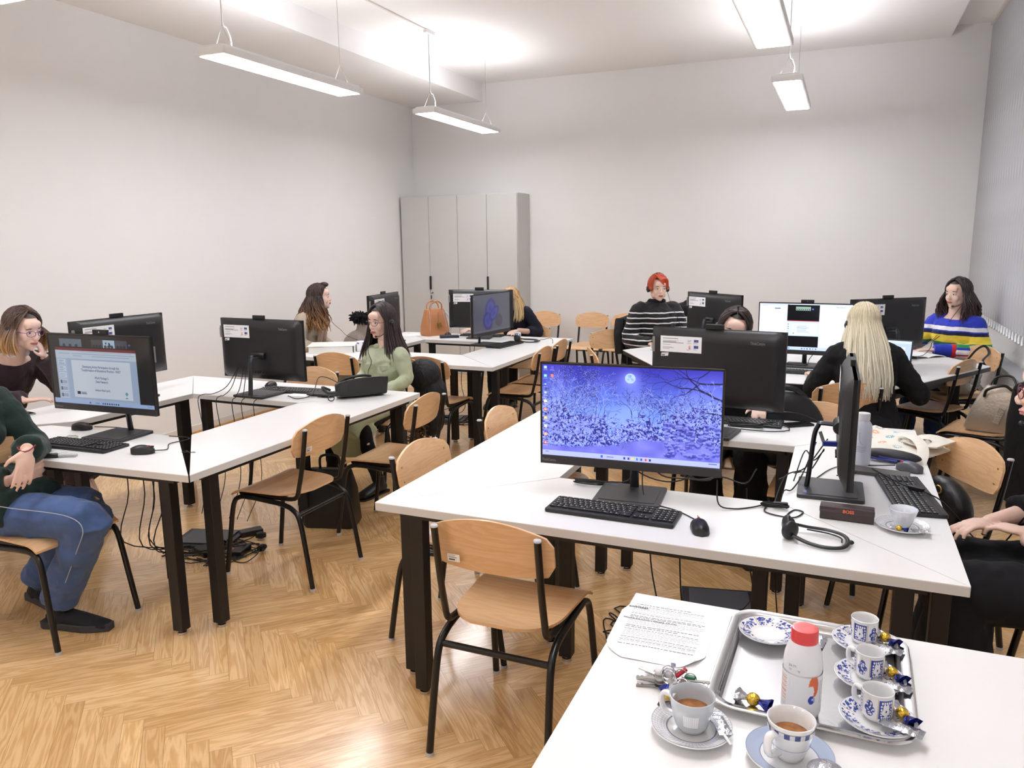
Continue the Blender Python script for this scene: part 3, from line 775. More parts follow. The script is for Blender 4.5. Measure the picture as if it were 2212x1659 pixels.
def hair_mesh(root, HF, off, n=240, length=.25, c0=(50, 34, 28), c1=None, phi0=52, wave=0.0, part=0.0, rad=.0052, seed=1, out=.0, s=1.0,
              front=None, back_only=False, ztip=None, cap=True, curl=0.0, shoulder=None, cj=10, tie=None, drape=None):
    r = random.Random(seed); c1 = c1 or c0; n = int(n*1.7); rad *= .76
    A, B, C = .081*s, .101*s, .094*s; cy, cz = -.012*s, .030*s
    E = lambda d, k=0.0: Vector((d.x*(A+k), d.y*(B+k)+cy, d.z*(C+k)+cz))
    vs, fs, cs = [], [], []
    def put(g, cols):
        k = len(vs); vs.extend(g[0]); fs.extend(tuple(i+k for i in q) for q in g[1]); cs.extend(cols)
    if cap:
        g = ell((0, cy, cz), (A-.002, B-.002, C-.001), 28, 20)
        keep = []
        for q in g[1]:
            ctr = sum((Vector(g[0][i]) for i in q), Vector())/len(q); d = Vector(((ctr.x)/A, (ctr.y-cy)/B, (ctr.z-cz)/C))
            lim = .62 if front is None else front
            if d.y > .30 and d.z < lim - (0.15*abs(d.x)): continue
            if d.z < -.55: continue
            keep.append(q)
        put(([tuple(HF @ Vector(p)) for p in g[0]], keep), [tuple(x*.75 for x in c0)]*len(g[0]))
    for i in range(n):
        ph = math.radians(r.uniform(phi0, 360-phi0)) if not back_only else math.radians(r.uniform(100, 260))
        sx = math.sin(ph)
        npart = Vector((part+.05*(1 if sx > 0 else -1), r.uniform(-.45, .62) if not back_only else r.uniform(-.6, .1), 1)).normalized()
        neq = Vector((sx, math.cos(ph), -.12)).normalized()
        lay = r.uniform(.0, .010)*s
        tint = r.uniform(1-.018*cj, 1+.018*cj); L = length*r.uniform(.78, 1.05)
        pts = []
        for k in range(7):
            t = k/6; d = (npart*(1-t)+neq*t).normalized(); pts.append(HF @ E(d, lay+.003))
        if L > .02:
            base = pts[-1]; outd = (HF.to_3x3() @ Vector((sx, math.cos(ph), 0))); outd.z = 0; outd.normalize()
            p0, w1, w2 = r.uniform(0, 6.28), r.uniform(-1, 1), r.uniform(-1, 1)
            if tie is not None:
                tp = HF @ Vector(tie)
                for k in range(1, 4):
                    t = k/3; pts.append(base.lerp(tp, t)+outd*.01*math.sin(t*PI))
            else:
                ns = 7
                for k in range(1, ns+1):
                    t = k/ns
                    q = base + Vector((0, 0, -L*t)) + outd*(out*math.sin(t*PI*.8)*1.0 - .02*t*(1 if out == 0 else 0))
                    q += Vector((w1*wave*t, w2*wave*t, 0)) + Vector((math.cos(p0+t*11)*curl, math.sin(p0+t*11)*curl, 0))*min(1, t*2)
                    if drape is not None: q += drape*t*(1 if math.cos(ph) < .35 else .5)
                    if shoulder is not None and q.z < shoulder:
                        e = shoulder-q.z; q += outd*min(.06, e*.35)
                    pts.append(q)
        if curl > .008:
            pts = pts[:7]+smooth_path(pts[6:], 2)[1:]
        m = len(pts); rr = [rad*s*(.6 if k == 0 else 1.0 if k < m-3 else (.85 if k == m-3 else .6 if k == m-2 else .25)) for k in range(m)]
        g = tube(pts, rr, 5)
        col = []
        for k in range(m):
            t = max(0.0, (k/(m-1)-.35)/.65); cc = tuple((c0[j]*(1-t)+c1[j]*t)*tint for j in range(3)); col += [cc]*5
        put(g, col)
    return add_col('hair', (vs, fs), cs, M_hair, root, off)

def hand_geo(w, d, nrm, side, curl=.35, s=1.0, spread=1.0, tcurl=.3):
    """w wrist, d direction of the palm, nrm palm-side normal, side +1 thumb towards across"""
    w, d, nrm = Vector(w), Vector(d).normalized(), Vector(nrm); nrm = (nrm-d*nrm.dot(d)).normalized(); ac = d.cross(nrm).normalized()*side
    M = Matrix((ac, d, nrm)).transposed()
    gs = [ell(w+d*.048*s, (.040*s, .052*s, .0145*s), 14, 10, M), ell(w+d*.02*s, (.029*s, .036*s, .016*s), 12, 8, M)]
    tips = []
    for k, (o, L) in enumerate(((.030, .92), (.0105, 1.0), (-.0095, .95), (-.0285, .76))):
        p = w+d*(.088-.004*abs(k-1))*s+ac*o*s; a = curl*(.8+.12*k); pts = [p-d*.02*s, p]; dd = (d+ac*(o*2.2*spread)).normalized()
        for j, seg in enumerate((.040, .026, .021)):
            ax = a*(j+.6); q = (dd*math.cos(ax)+nrm*math.sin(ax)); p = p+q*seg*L*s; pts.append(p)
        gs.append(tube(pts, [.0088*s, .0088*s, .0082*s, .0076*s, .0055*s], 8)); tips.append((pts[-2], pts[-1]))
    p = w+d*.028*s+ac*.034*s; q = (d*.62+ac*.75+nrm*tcurl).normalized(); p1 = p+q*.034*s; q2 = (d*.85+ac*.35+nrm*tcurl*1.4).normalized(); p2 = p1+q2*.028*s
    gs.append(tube([w+d*.012*s+ac*.016*s, p, p1, p2], [.013*s, .0125*s, .0095*s, .0065*s], 8)); tips.append((p1, p2))
    return join(*gs), tips

class Body:
    """seated figure: body one fused surface, garments fused separately as children"""
    def __init__(s, label, base, face, group='people in the room', sc=1.0, torso_top=.0, lean=0.0, side=0.0, pz=.548):
        s.root = thing('person', label, 'person', (base[0], base[1], 0)); s.root['group'] = group
        s.off = Vector((base[0], base[1], 0)); a = math.radians(face)
        s.f = Vector((math.cos(a), math.sin(a), 0)); s.r = Vector((math.sin(a), -math.cos(a), 0)); s.sc = sc; s.pz = pz
        s.lean = lean; s.side = side; s.arms = {}; s.legs = {}; s.hands = []
    def P(s, x, y, z): return s.off + s.r*x + s.f*y + Vector((0, 0, z))
    def Z(s, z): return s.pz+(z-.548)*s.sc
    def torso_axis(s, z):
        t = (z-s.pz)
        return s.f*(s.lean*t*(1+.5*t)) + s.r*(s.side*t)
    def T(s, x, y, z): return s.P(x, y, z)+s.torso_axis(z)
    def torso(s, inf=0.0, z0=.46, z1=1.08, bust=.0, wide=1.0, neck=True):
        S = [(.46, .150, .115), (.54, .165, .120), (.62, .148, .108), (.70, .128, .094), (.78, .134, .100), (.86, .148, .112), (.93, .158, .104), (.975, .150, .088), (1.005, .118, .070), (1.025, .075, .058), (1.05, .054, .053), (1.09, .050, .050), (1.13, .049, .049)]
        pts, R, F = [], [], []
        for z, a, b in S:
            if z < z0-.001 or z > z1+.001: continue
            zz = s.pz+(z-.548)*s.sc
            pts.append(s.T(0, 0, zz)); k = inf if z < 1.0 else inf*.6
            R.append((a*wide+k)*s.sc); F.append((b*wide+k)/(a*wide+k))
        g = tube(pts, R, 24, False, F, up=s.r)
        gs = [g]
        if bust:
            for q in (-1, 1): gs.append(ell(s.T(q*.062, .062+inf*.6, s.pz+(.845-.548)*s.sc), (.058+inf*.4, .052+bust*.5, .058+inf*.4), 14, 10))
        return gs
    def arm(s, side, elbow, wrist): s.arms[side] = (Vector(elbow), Vector(wrist))
    def shoulder(s, side): return s.T(side*.155*s.sc, 0, s.pz+(.965-.548)*s.sc)
    def arm_geo(s, side, inf=0.0, t1=1.0, a=0, cuff=0):
        e, w = s.arms[side]; sh = s.shoulder(side); k = s.sc
        inn = s.T(side*.09*k, 0, s.pz+(.955-.548)*k)
        end = e+(w-e)*t1
        pts = [inn, sh, sh.lerp(e, .5), e-(e-sh)*.06+(w-e)*.04, e.lerp(end, .5), end]
        R = [.046, .048, .041, .037, .033, .026+cuff]
        return ctube(pts, [(x+inf)*k for x in R], 4, 14)
    def leg(s, side, knee, ankle): s.legs[side] = (Vector(knee), Vector(ankle))
    def leg_geo(s, side, inf=0.0, t1=1.0, flare=0.0):
        kn, an = s.legs[side]; k = s.sc
        hip = s.P(side*.085*k, .0, s.pz-.01)
        end = kn+(an-kn)*t1
        return ctube([hip-s.f*.05, hip.lerp(kn, .15), hip.lerp(kn, .6), kn, kn.lerp(end, .12), kn.lerp(end, .55), end], [(.075+inf)*k, (.084+inf)*k, (.072+inf)*k, (.060+inf)*k, (.058+inf)*k, (.050+inf+flare*.5)*k, (.036+inf+flare)*k], 3, 14)
    def set_head(s, c, yaw, pitch=0, roll=0, hs=1.0):
        s.HF = head_frame(c, yaw, pitch, roll); s.hs = hs
    def build(s, vox=.006, legs=True, skin=None, head=True):
        gs = s.torso(0, .46, 1.09)
        nb = s.T(0, 0, s.pz+(1.03-.548)*s.sc); hc = s.HF @ Vector((0, -.018, -.06))
        gs.append(ctube([nb-Vector((0, 0, .04)), nb.lerp(hc, .5), hc], [.056, .049, .05], 3, 14))
        gs.append(xf(head_geo(s.hs), s.HF))
        for sd in s.arms: gs.append(s.arm_geo(sd))
        for h in s.hands: gs.append(h)
        for sd in s.legs: gs.append(s.leg_geo(sd))
        return add('body', join(*gs), skin or M_skin, s.root, off=s.off, rem=vox, sm=3)
    def top(s, name, m, inf=.014, z0=.46, z1=1.03, sleeve=1.0, vox=.009, cuff=.006, bust=.012, extra=None, sm=4, wide=1.0):
        gs = s.torso(inf, z0, z1, bust=bust, wide=wide)
        for sd in s.arms: gs.append(s.arm_geo(sd, inf, sleeve, cuff=cuff))
        if extra: gs += extra
        return folds(add(name, join(*gs), m, s.root, off=s.off, rem=vox, sm=sm), .06, .020)
    def bottom(s, name, m, inf=.01, t1=1.0, flare=.01, vox=.009, extra=None):
        gs = [ell(s.P(0, -.01, s.pz-.01), (.17*s.sc+inf, .17*s.sc+inf, .095+inf), 18, 12)]
        for sd in s.legs: gs.append(s.leg_geo(sd, inf, t1, flare))
        if extra: gs += extra
        return folds(add(name, join(*gs), m, s.root, off=s.off, rem=vox, sm=3), .07, .020)
    def shoe(s, side, d, m, L=.25, name='shoe', h=.06, shaft=0.0, sole=None, solem=None):
        an = s.legs[side][1]; d = Vector((d[0], d[1], 0)).normalized()
        heel = Vector((an.x, an.y, 0))-d*.05
        P = [(-.005, .038, .030, .030), (.03, .048, .038, .034), (.09, .046, .042, .036), (.15, .036, .045, .030), (.20, .028, .044, .024), (L-.015, .020, .033, .017), (L, .016, .014, .010)]
        pts = [heel+d*a+Vector((0, 0, b+.004)) for a, b, c, e in P]
        g = [tube(pts, [c for a, b, c, e in P], 14, False, [e/c for a, b, c, e in P], up=(d.y, -d.x, 0))]
        g.append(tube([heel+d*.045+Vector((0, 0, .03)), heel+d*.045+Vector((0, 0, .03+h+shaft))], [.042, .040], 14))
        o = add(name, join(*g), m, s.root, off=s.off, rem=.006, sm=2)
        n = Vector((-d.y, d.x, 0)); poly = []
        for a, hw in ((-.04, .022), (-.02, .034), (.05, .036), (.12, .042), (.17, .048), (.22, .042), (L+.003, .02)):
            poly.append(heel+d*a+n*hw)
        for a, hw in reversed(((-.04, .022), (-.02, .034), (.05, .036), (.12, .042), (.17, .048), (.22, .042), (L+.003, .02))):
            poly.append(heel+d*a-n*hw)
        add('sole', prism([(p.x, p.y) for p in poly], 0.001, sole or .014), solem or M_black, o, off=s.off, bevel=.004)
        return o

def cloth(name, rgb=(128, 128, 128), rough=.85, bump=.5, bscale=14, var=.05, fine=0.0, sheen=.15):
    """woven cloth: broad folds in the bump, colour of its own"""
    if name in MATS: return MATS[name]
    m = mat(name, rgb, rough, bump=0, var=var, vscale=9, sheen=sheen)
    nt = m.node_tree; N = nt.nodes; L = nt.links; p = N['Principled BSDF']
    tc = N.new('ShaderNodeTexCoord'); n = N.new('ShaderNodeTexNoise'); n.inputs['Scale'].default_value = bscale; n.inputs['Detail'].default_value = 2; n.inputs['Distortion'].default_value = .7
    mp = N.new('ShaderNodeMapping'); mp.inputs['Scale'].default_value = (1, 1, .45); L.new(tc.outputs['Object'], mp.inputs[0]); L.new(mp.outputs[0], n.inputs['Vector'])
    b = N.new('ShaderNodeBump'); b.inputs['Strength'].default_value = bump; b.inputs['Distance'].default_value = .02; L.new(n.outputs['Fac'], b.inputs['Height'])
    n2 = N.new('ShaderNodeTexNoise'); n2.inputs['Scale'].default_value = 420; L.new(tc.outputs['Object'], n2.inputs['Vector'])
    b2 = N.new('ShaderNodeBump'); b2.inputs['Strength'].default_value = .25; b2.inputs['Distance'].default_value = .002; L.new(n2.outputs['Fac'], b2.inputs['Height'])
    L.new(b.outputs[0], b2.inputs['Normal']); L.new(b2.outputs[0], p.inputs['Normal'])
    return m
def banded(name, bands, rib=0.0, zoff=0.0, slope=0.0, rough=.85):
    """knit whose stripes follow the height on the garment; bands = [(z_top, rgb)...] descending"""
    m = cloth(name, (128, 128, 128), rough, .35, 16, 0); nt = m.node_tree; N = nt.nodes; L = nt.links; p = N['Principled BSDF']
    for l in list(p.inputs['Base Color'].links): L.remove(l)
    tc = N.new('ShaderNodeTexCoord'); sp = N.new('ShaderNodeSeparateXYZ'); L.new(tc.outputs['Object'], sp.inputs[0])
    nz = N.new('ShaderNodeTexNoise'); nz.inputs['Scale'].default_value = 9; L.new(tc.outputs['Object'], nz.inputs['Vector'])
    ad = N.new('ShaderNodeMath'); ad.operation = 'MULTIPLY_ADD'; ad.inputs[1].default_value = .018; L.new(nz.outputs['Fac'], ad.inputs[0]); L.new(sp.outputs[2], ad.inputs[2])
    prev = None
    rgb = N.new('ShaderNodeRGB'); rgb.outputs[0].default_value = (*lin(bands[0][1]), 1); prev = rgb.outputs[0]
    for z, c in bands[1:]:
        lt = N.new('ShaderNodeMath'); lt.operation = 'LESS_THAN'; L.new(ad.outputs[0], lt.inputs[0]); lt.inputs[1].default_value = z+.009
        mx = N.new('ShaderNodeMix'); mx.data_type = 'RGBA'; L.new(lt.outputs[0], mx.inputs[0]); L.new(prev, mx.inputs[6]); mx.inputs[7].default_value = (*lin(c), 1); prev = mx.outputs[2]
    L.new(prev, p.inputs['Base Color'])
    return m
M_leather = mat('black_patent_leather', (12, 12, 14), .12, coat=.5)
M_matleather = mat('black_leather', (20, 20, 23), .42, bump=.15, bscale=500)
M_tights = mat('sheer_beige_stocking', (176, 130, 110), .6)
M_white_cloth = cloth('white_shirt_cotton', (236, 236, 236), .8, .2)
M_knitblack = cloth('black_jersey', (9, 9, 11), .95, .5, 12, sheen=0)
M_blacktrouser = cloth('black_trouser_cloth', (10, 10, 13), .95, .4, 10, sheen=0)

# --- woman in the maroon sweater, left edge
b = Body('woman with blonde bob, glasses and maroon sweater, hand at her mouth, at the left edge', (-4.86, 3.02), 0, lean=.52, side=.0)
b.set_head((-4.40, 3.0, 1.185), 4, -12)
b.arm(1, b.P(.25, .22, .76), b.P(.10, .50, .78)); b.arm(-1, b.P(-.20, .46, .79), b.P(-.065, .49, 1.015))
h, _ = hand_geo(b.P(-.065, .49, 1.01), (.05, -.25, .75), (-.7, -.7, 0), 1, .9); b.hands.append(h)
h, _ = hand_geo(b.P(.10, .50, .775), (.3, .9, 0), (0, 0, -1), 1, .3); b.hands.append(h)
b.leg(1, b.P(.10, .40, .50), Vector((-4.52, 3.30, .09))); b.leg(-1, b.P(-.09, .52, .50), Vector((-4.10, 3.13, .09)))
b.build(.006)
M_maroon = cloth('maroon_knit', (48, 30, 38), .9, .55, 11)
b.top('sweater', M_maroon, .022, sleeve=.98, cuff=.01, z1=1.022)
add('collar', join(*[ell(b.T(q*.045, .045, 1.035), (.032, .02, .022), 12, 8, Matrix.Rotation(q*.5, 3, 'Z')) for q in (-1, 1)], ctube([b.T(-.06, .0, 1.035), b.T(-.045, -.05, 1.05), b.T(.045, -.05, 1.05), b.T(.06, .0, 1.035)], .013, 4, 8)), M_white_cloth, b.root, smooth=True, off=b.off)
b.bottom('trousers', cloth('dark_brown_trousers', (52, 34, 30), .85, .4, 10), .012, .62, .05)
for q in (-1, 1):
    d = ((1, -.35), (.85, -.5))[0 if q == 1 else 1]
    sh = b.shoe(q, d, M_leather, .25, 'loafer', h=.015)
    an = b.legs[q][1]; dv = Vector((d[0], d[1], 0)).normalized(); nn = Vector((-dv.y, dv.x, 0))
    add('horsebit', ctube([Vector((an.x, an.y, 0))+dv*.075+nn*.03+Vector((0, 0, .072)), Vector((an.x, an.y, 0))+dv*.085+Vector((0, 0, .086)), Vector((an.x, an.y, 0))+dv*.075-nn*.03+Vector((0, 0, .072))], .004, 4, 6), M_gold, sh, smooth=True, off=b.off)
for q in (-1, 1): add('stocking', tube([b.legs[q][1]+(b.legs[q][0]-b.legs[q][1])*t for t in (0, .2, .5)], [.037, .041, .052], 14), M_tights, b.root, smooth=True, off=b.off)
face_parts(b.root, b.HF, b.off); glasses(b.root, b.HF, b.off, (92, 52, 120))
hair_mesh(b.root, b.HF, b.off, 320, .155, (74, 52, 42), (196, 150, 98), 62, wave=.02, part=.1, out=.045, rad=.006, seed=3)
headset(b.HF, 'black headset on the blonde woman in the maroon sweater')

# --- person in jeans and green sweater, bottom left corner
b = Body('person in dark green sweater, blue jeans and black boots, cut off at the left edge', (-3.52, 2.06), 3, lean=.03)
b.set_head(b.P(0, .05, 1.22), 60, -5)
b.arm(1, b.P(.25, .04, .69), b.P(.06, .35, .69)); b.arm(-1, b.P(-.22, .16, .74), b.P(.02, .42, .825))
h, _ = hand_geo(b.P(.03, .43, .82), (.25, -.34, -.75), (-.6, .1, -.1), -1, .3, 1.0); b.hands.append(h)
h, _ = hand_geo(b.P(.05, .35, .69), (.1, .9, .1), (-1, 0, 0), 1, .3); b.hands.append(h)
b.leg(1, Vector((-2.85, 2.12, .525)), Vector((-3.09, 2.115, .13))); b.leg(-1, Vector((-3.02, 2.27, .50)), Vector((-3.42, 2.25, .12)))
b.build(.006)
b.top('sweater', cloth('dark_green_knit', (24, 48, 44), .9, .6, 9), .028, z0=.46, sleeve=.96, extra=[tube([b.P(0, -.02, .60), b.P(0, .16, .60), b.P(0, .37, .575)], [.20, .195, .165], 18, False, .60, up=b.r)])
def denim():
    m = cloth('blue_denim', (66, 92, 140), .85, .5, 12, .16)
    return m
M_denim = denim()
b.bottom('jeans', M_denim, .023, .99, .016, vox=.008)
kn, an = b.legs[1]
seamp = [b.P(.15, .40, .615), b.P(.15, .48, .615), Vector((kn.x-.02, kn.y-.09, kn.z+.05)), Vector((kn.x+.058, kn.y-.075, kn.z+.0)), kn.lerp(an, .3)+Vector((.064, -.066, 0)), kn.lerp(an, .85)+Vector((.056, -.056, 0))]
add('seam_stitching', ctube(seamp, .0018, 5, 5), mat('denim_seam_thread', (172, 180, 196), .8), b.root, smooth=True, off=b.off)
M_suede = mat('black_suede', (22, 22, 26), .85, bump=.3, bscale=120, var=.15, vscale=20)
M_rsole = mat('dark_grey_rubber_sole', (58, 56, 60), .7)
b.shoe(1, (1, .28), M_suede, .285, 'boot', h=.12, shaft=.04, sole=.034, solem=M_rsole)
b.shoe(-1, (1, -.1), M_suede, .28, 'boot', h=.12, shaft=.04, sole=.034, solem=M_rsole)
face_parts(b.root, b.HF, b.off)
hair_mesh(b.root, b.HF, b.off, 160, .03, (60, 50, 44), None, 50, seed=4)
w = b.P(.02, .422, .83)
add('bracelet', tube([w+Vector((.03*math.cos(a), .033*math.sin(a), .008*math.sin(a*2))) for a in [k*2*PI/16 for k in range(16)]], .003, 6, closed=True), mat('red_cord', (140, 40, 60), .6), b.root, smooth=True, off=b.off)

# --- woman with long curly hair and beige scarf
b = Body('woman in profile with long curly brown hair, beige jacket and scarf', (-4.86, 6.12), 12, lean=.16, sc=.96)
b.set_head((-4.68, 6.17, 1.155), 36, 2)
b.arm(1, b.P(.22, .06, .72), b.P(.12, .26, .64)); b.arm(-1, b.P(-.22, .06, .72), b.P(-.10, .26, .64))
for q in (1, -1):
    h, _ = hand_geo(b.P(q*.11, .26, .64), (0.9, -.1*q, 0), (0, 0, -1), q, .3); b.hands.append(h)
b.leg(1, b.P(.11, .42, .50), b.P(.11, .40, .09)); b.leg(-1, b.P(-.11, .42, .50), b.P(-.11, .44, .09))
b.build(.007)
b.top('jacket', cloth('beige_jacket_cloth', (192, 178, 160), .85, .6, 9), .026, sleeve=1.0)
b.bottom('trousers', cloth('brown_trousers', (84, 66, 52), .9, .3, 10))
for q in (1, -1): b.shoe(q, (b.f.x, b.f.y), M_matleather)
M_scarf = cloth('beige_scarf_knit', (190, 164, 142), .95, .8, 26)
sc = [tube([b.T(.075*math.cos(a), .065*math.sin(a)+.01, 1.045+.012*math.sin(a*2)+k*.028) for a in [j*2*PI/20 for j in range(20)]], .026-.004*k, 10, closed=True) for k in range(2)]
sc.append(ctube([b.T(.05, .06, 1.03), b.T(.055, .135, .93), b.T(.05, .155, .82), b.T(.03, .15, .70), b.T(.0, .15, .62)], [.028, .042, .046, .046, .03], 4, 10, .45, up=b.r))
sc.append(ctube([b.T(-.05, .06, 1.03), b.T(-.04, .14, .93), b.T(-.02, .165, .80), b.T(-.03, .16, .70)], [.028, .040, .044, .04], 4, 10, .45, up=b.r))
add('scarf', join(*sc), M_scarf, b.root, smooth=True, off=b.off)
face_parts(b.root, b.HF, b.off)
hair_mesh(b.root, b.HF, b.off, 330, .33, (58, 36, 30), (150, 106, 62), 70, wave=.05, part=.0, out=.05, curl=.017, rad=.0058, seed=5, shoulder=1.0, cj=12)
add_col('hair_quiff', ell(b.HF @ Vector((0, .05, .118)), (.045, .045, .026), 14, 10), [(52, 32, 28)]*len(ell((0, 0, 0), 1, 14, 10)[0]), M_hair, b.root, b.off)
headset(b.HF, 'black headset on the woman with long curly hair', cord=[b.P(.08, .17, 1.05), b.P(.06, .30, 1.0), b.P(.07, .34, .92), b.P(.05, .42, .84), b.P(.06, .48, .79), b.P(.03, .58, .745)])

# --- woman in pale green
b = Body('woman with long dark hair, glasses and pale green shirt dress, facing left', (-2.96, 4.64), -100, lean=.03, sc=.88, pz=.515)
b.set_head((-3.0, 4.64, 1.115), -104, -3, 0, .98)
b.arm(1, b.P(.20, .03, .72), b.P(.12, .25, .62)); b.arm(-1, b.P(-.21, .03, .72), b.P(-.10, .26, .62))
for q in (1, -1):
    h, _ = hand_geo(b.P(q*.13, .29, .62), (b.f.x-q*.3*b.r.x, b.f.y-q*.3*b.r.y, 0), (0, 0, -1), q, .35); b.hands.append(h)
b.leg(1, b.P(.12, .44, .48), b.P(.13, .46, .09)); b.leg(-1, b.P(-.12, .42, .48), b.P(-.24, .40, .09))
b.build(.006)
M_green = cloth('pale_green_crepe', (178, 186, 156), .85, .5, 13)
M_green2 = mat('pleated_green_crepe', (178, 186, 156), .85, bump=1.0, bscale=34, stretch=(1, 1, 5))
b.top('shirt_dress', M_green, .016, sleeve=1.0, z1=1.025, bust=.004)
add('skirt', join(ctube([b.P(0, -.05, .55), b.P(0, .12, .545), b.P(0, .34, .525), b.P(0, .47, .50), b.P(0, .54, .42)], [.19, .195, .205, .2, .19], 4, 20, [.5]*17, up=b.r),
                  ctube([b.P(0, .36, .46), b.P(-.0, .42, .36), b.P(-.01, .43, .24)], [.20, .19, .12], 5, 20, [.55]*11, up=b.r)), M_green2, b.root, off=b.off, rem=.010, sm=4)
for q in (1, -1):
    add('chest_pocket', surf(lambda u, v: b.T(q*.068+(u-.5)*.078, .120+.012*math.sin(u*PI)-.01*abs(u-.5), b.Z(.90)-v*(.028+.014*(1-abs(u-.5)*2))), 8, 3, .004, tuple(b.f)), M_green, b.root, off=b.off, smooth=True)
add('shirt_collar', join(*[ell(b.T(q*.040, .036, b.Z(1.035)), (.034, .022, .02), 12, 8) for q in (-1, 1)]), M_green, b.root, smooth=True, off=b.off)
for z in (.93, .87, .80): add('button', ell(b.T(0, .130, b.Z(z)), (.006, .004, .006), 8, 6), mat('horn_button', (196, 190, 150), .3), b.root, off=b.off)
b.bottom('leggings', M_blacktrouser, .004, 1.0, 0)
for q in (1, -1): b.shoe(q, (b.f.x, b.f.y), M_matleather, .24, 'ankle_boot', h=.1)
face_parts(b.root, b.HF, b.off); glasses(b.root, b.HF, b.off, (40, 34, 40), thick=.0013)
hair_mesh(b.root, b.HF, b.off, 330, .30, (44, 30, 30), (58, 38, 38), 60, wave=.025, part=.0, out=.02, rad=.0055, seed=6, shoulder=1.0, cj=7)
headset(b.HF, 'black headset with microphone on the woman in pale green', mic=-1, cord=[b.P(.09, .05, 1.08), b.P(.04, .15, .93), b.P(.0, .165, .85), b.P(.03, .17, .78), b.P(-.02, .22, .74)])

# --- blonde woman hidden behind a monitor near the cabinet
b = Body('woman with blonde hair and navy jacket hidden behind a monitor near the cabinet', (-3.12, 7.46), -92, lean=.30, sc=.95)
b.set_head((-3.12, 7.24, 1.075), -100, -18)
b.arm(1, b.P(.25, .18, .74), b.P(.36, .42, .79)); b.arm(-1, b.P(-.28, .10, .74), b.P(-.15, .36, .79))
for q, w in ((1, b.P(.37, .43, .785)), (-1, b.P(-.14, .37, .785))):
    h, _ = hand_geo(w, (b.f.x, b.f.y, 0), (0, 0, -1), q, .35); b.hands.append(h)
b.leg(1, b.P(.10, .42, .50), b.P(.10, .42, .09)); b.leg(-1, b.P(-.10, .42, .50), b.P(-.10, .42, .09))
b.build(.008)
b.top('jacket', cloth('navy_jacket_cloth', (14, 16, 34), .85, .4, 12, sheen=0), .022, sleeve=.55)
b.bottom('trousers', M_blacktrouser)
for q in (1, -1): b.shoe(q, (b.f.x, b.f.y), M_matleather)
face_parts(b.root, b.HF, b.off)
hair_mesh(b.root, b.HF, b.off, 240, .22, (196, 160, 110), (226, 200, 150), 58, wave=.03, part=.1, out=.03, rad=.006, seed=8, cj=12)

# --- red-haired woman in stripes
b = Body('woman with short red hair, glasses and black and white striped sweater', (-1.63, 7.24), -58, lean=.06, sc=1.04, pz=.575)
b.set_head((-1.59, 7.17, 1.225), -60, -3)
b.arm(1, b.P(.28, .06, .74), b.P(.14, .26, .72)); b.arm(-1, b.P(-.28, .06, .74), b.P(-.14, .28, .74))
for q in (1, -1):
    h, _ = hand_geo(b.P(q*.13, .27, .73), (b.f.x, b.f.y, 0), (0, 0, -1), q, .35); b.hands.append(h)
b.leg(1, b.P(.10, .40, .50), b.P(.10, .42, .09)); b.leg(-1, b.P(-.10, .40, .50), b.P(-.10, .42, .09))
b.build(.007)
st_b = [(1.2, (16, 14, 18))]; z = 1.005
while z > .5: st_b += [(z, (228, 226, 226)), (z-.011, (16, 14, 18))]; z -= .048
b.top('striped_sweater', banded('striped_knit', st_b), .034, sleeve=1.0, z1=1.06, wide=1.06)
add('roll_neck', tube([b.T(.0+.064*math.cos(a), .058*math.sin(a), b.Z(1.055)) for a in [k*2*PI/18 for k in range(18)]], .022, 10, closed=True), M_knitblack, b.root, smooth=True, off=b.off)
b.bottom('trousers', M_blacktrouser)
for q in (1, -1): b.shoe(q, (b.f.x, b.f.y), M_matleather)
face_parts(b.root, b.HF, b.off); glasses(b.root, b.HF, b.off, (170, 150, 130), thick=.001)
hair_mesh(b.root, b.HF, b.off, 300, .03, (176, 62, 24), (190, 74, 30), 56, wave=.01, part=.25, rad=.0062, seed=9, cj=8, out=.004)
fr = []
for k in range(46):
    t = k/45; x0 = -.045+.1*rnd.random(); q = [b.HF @ Vector((.045-.02*t, .02+.03*rnd.random(), .125)), b.HF @ Vector((.02-.07*t, .082, .095)), b.HF @ Vector((-.005-.068*t, .094-.03*t, .055+.01*rnd.random())), b.HF @ Vector((-.03-.05*t, .088-.05*t, .034-.04*t*rnd.random()))]
    fr.append(ctube(q, [.005, .0058, .005, .002], 3, 5))
g = join(*fr); add_col('fringe', g, [(184, 66, 26)]*len(g[0]), M_hair, b.root, b.off)
headset(b.HF, 'black headset on the red-haired woman in stripes', mic=None, cord=[b.P(-.09, .06, 1.2), b.P(-.12, .13, 1.05), b.P(-.16, .16, .96), b.P(-.2, .2, .82)])
ct = thing('dark_coat', 'black coat hanging over the chair of the red-haired woman', 'coat', (-1.80, 7.55, 0))
o = Vector((-1.80, 7.55, 0)); rr = b.r; ff = b.f
add('coat_body', join(ctube([b.P(-.30, -.20, .93), b.P(-.1, -.24, .92), b.P(.1, -.24, .90), b.P(.31, -.18, .86)], [.05, .075, .075, .06], 4, 14), ctube([b.P(-.48, -.1, 1.02), b.P(-.36, -.15, 1.0), b.P(-.2, -.2, .97)], [.03, .075, .07], 4, 12), tube([b.P(0, -.25, .92), b.P(0, -.28, .6), b.P(0, -.28, .25)], [.23, .24, .26], 18, False, .22, up=rr), ctube([b.P(.31, -.1, .93), b.P(.33, -.06, .78), b.P(.32, -.04, .6)], [.05, .055, .05], 4, 10), ell(b.P(-.40, -.12, 1.07), (.07, .05, .03), 12, 8)), cloth('black_down_cloth', (12, 12, 17), .75, .9, 16, sheen=0), ct, off=o, rem=.012, sm=3)

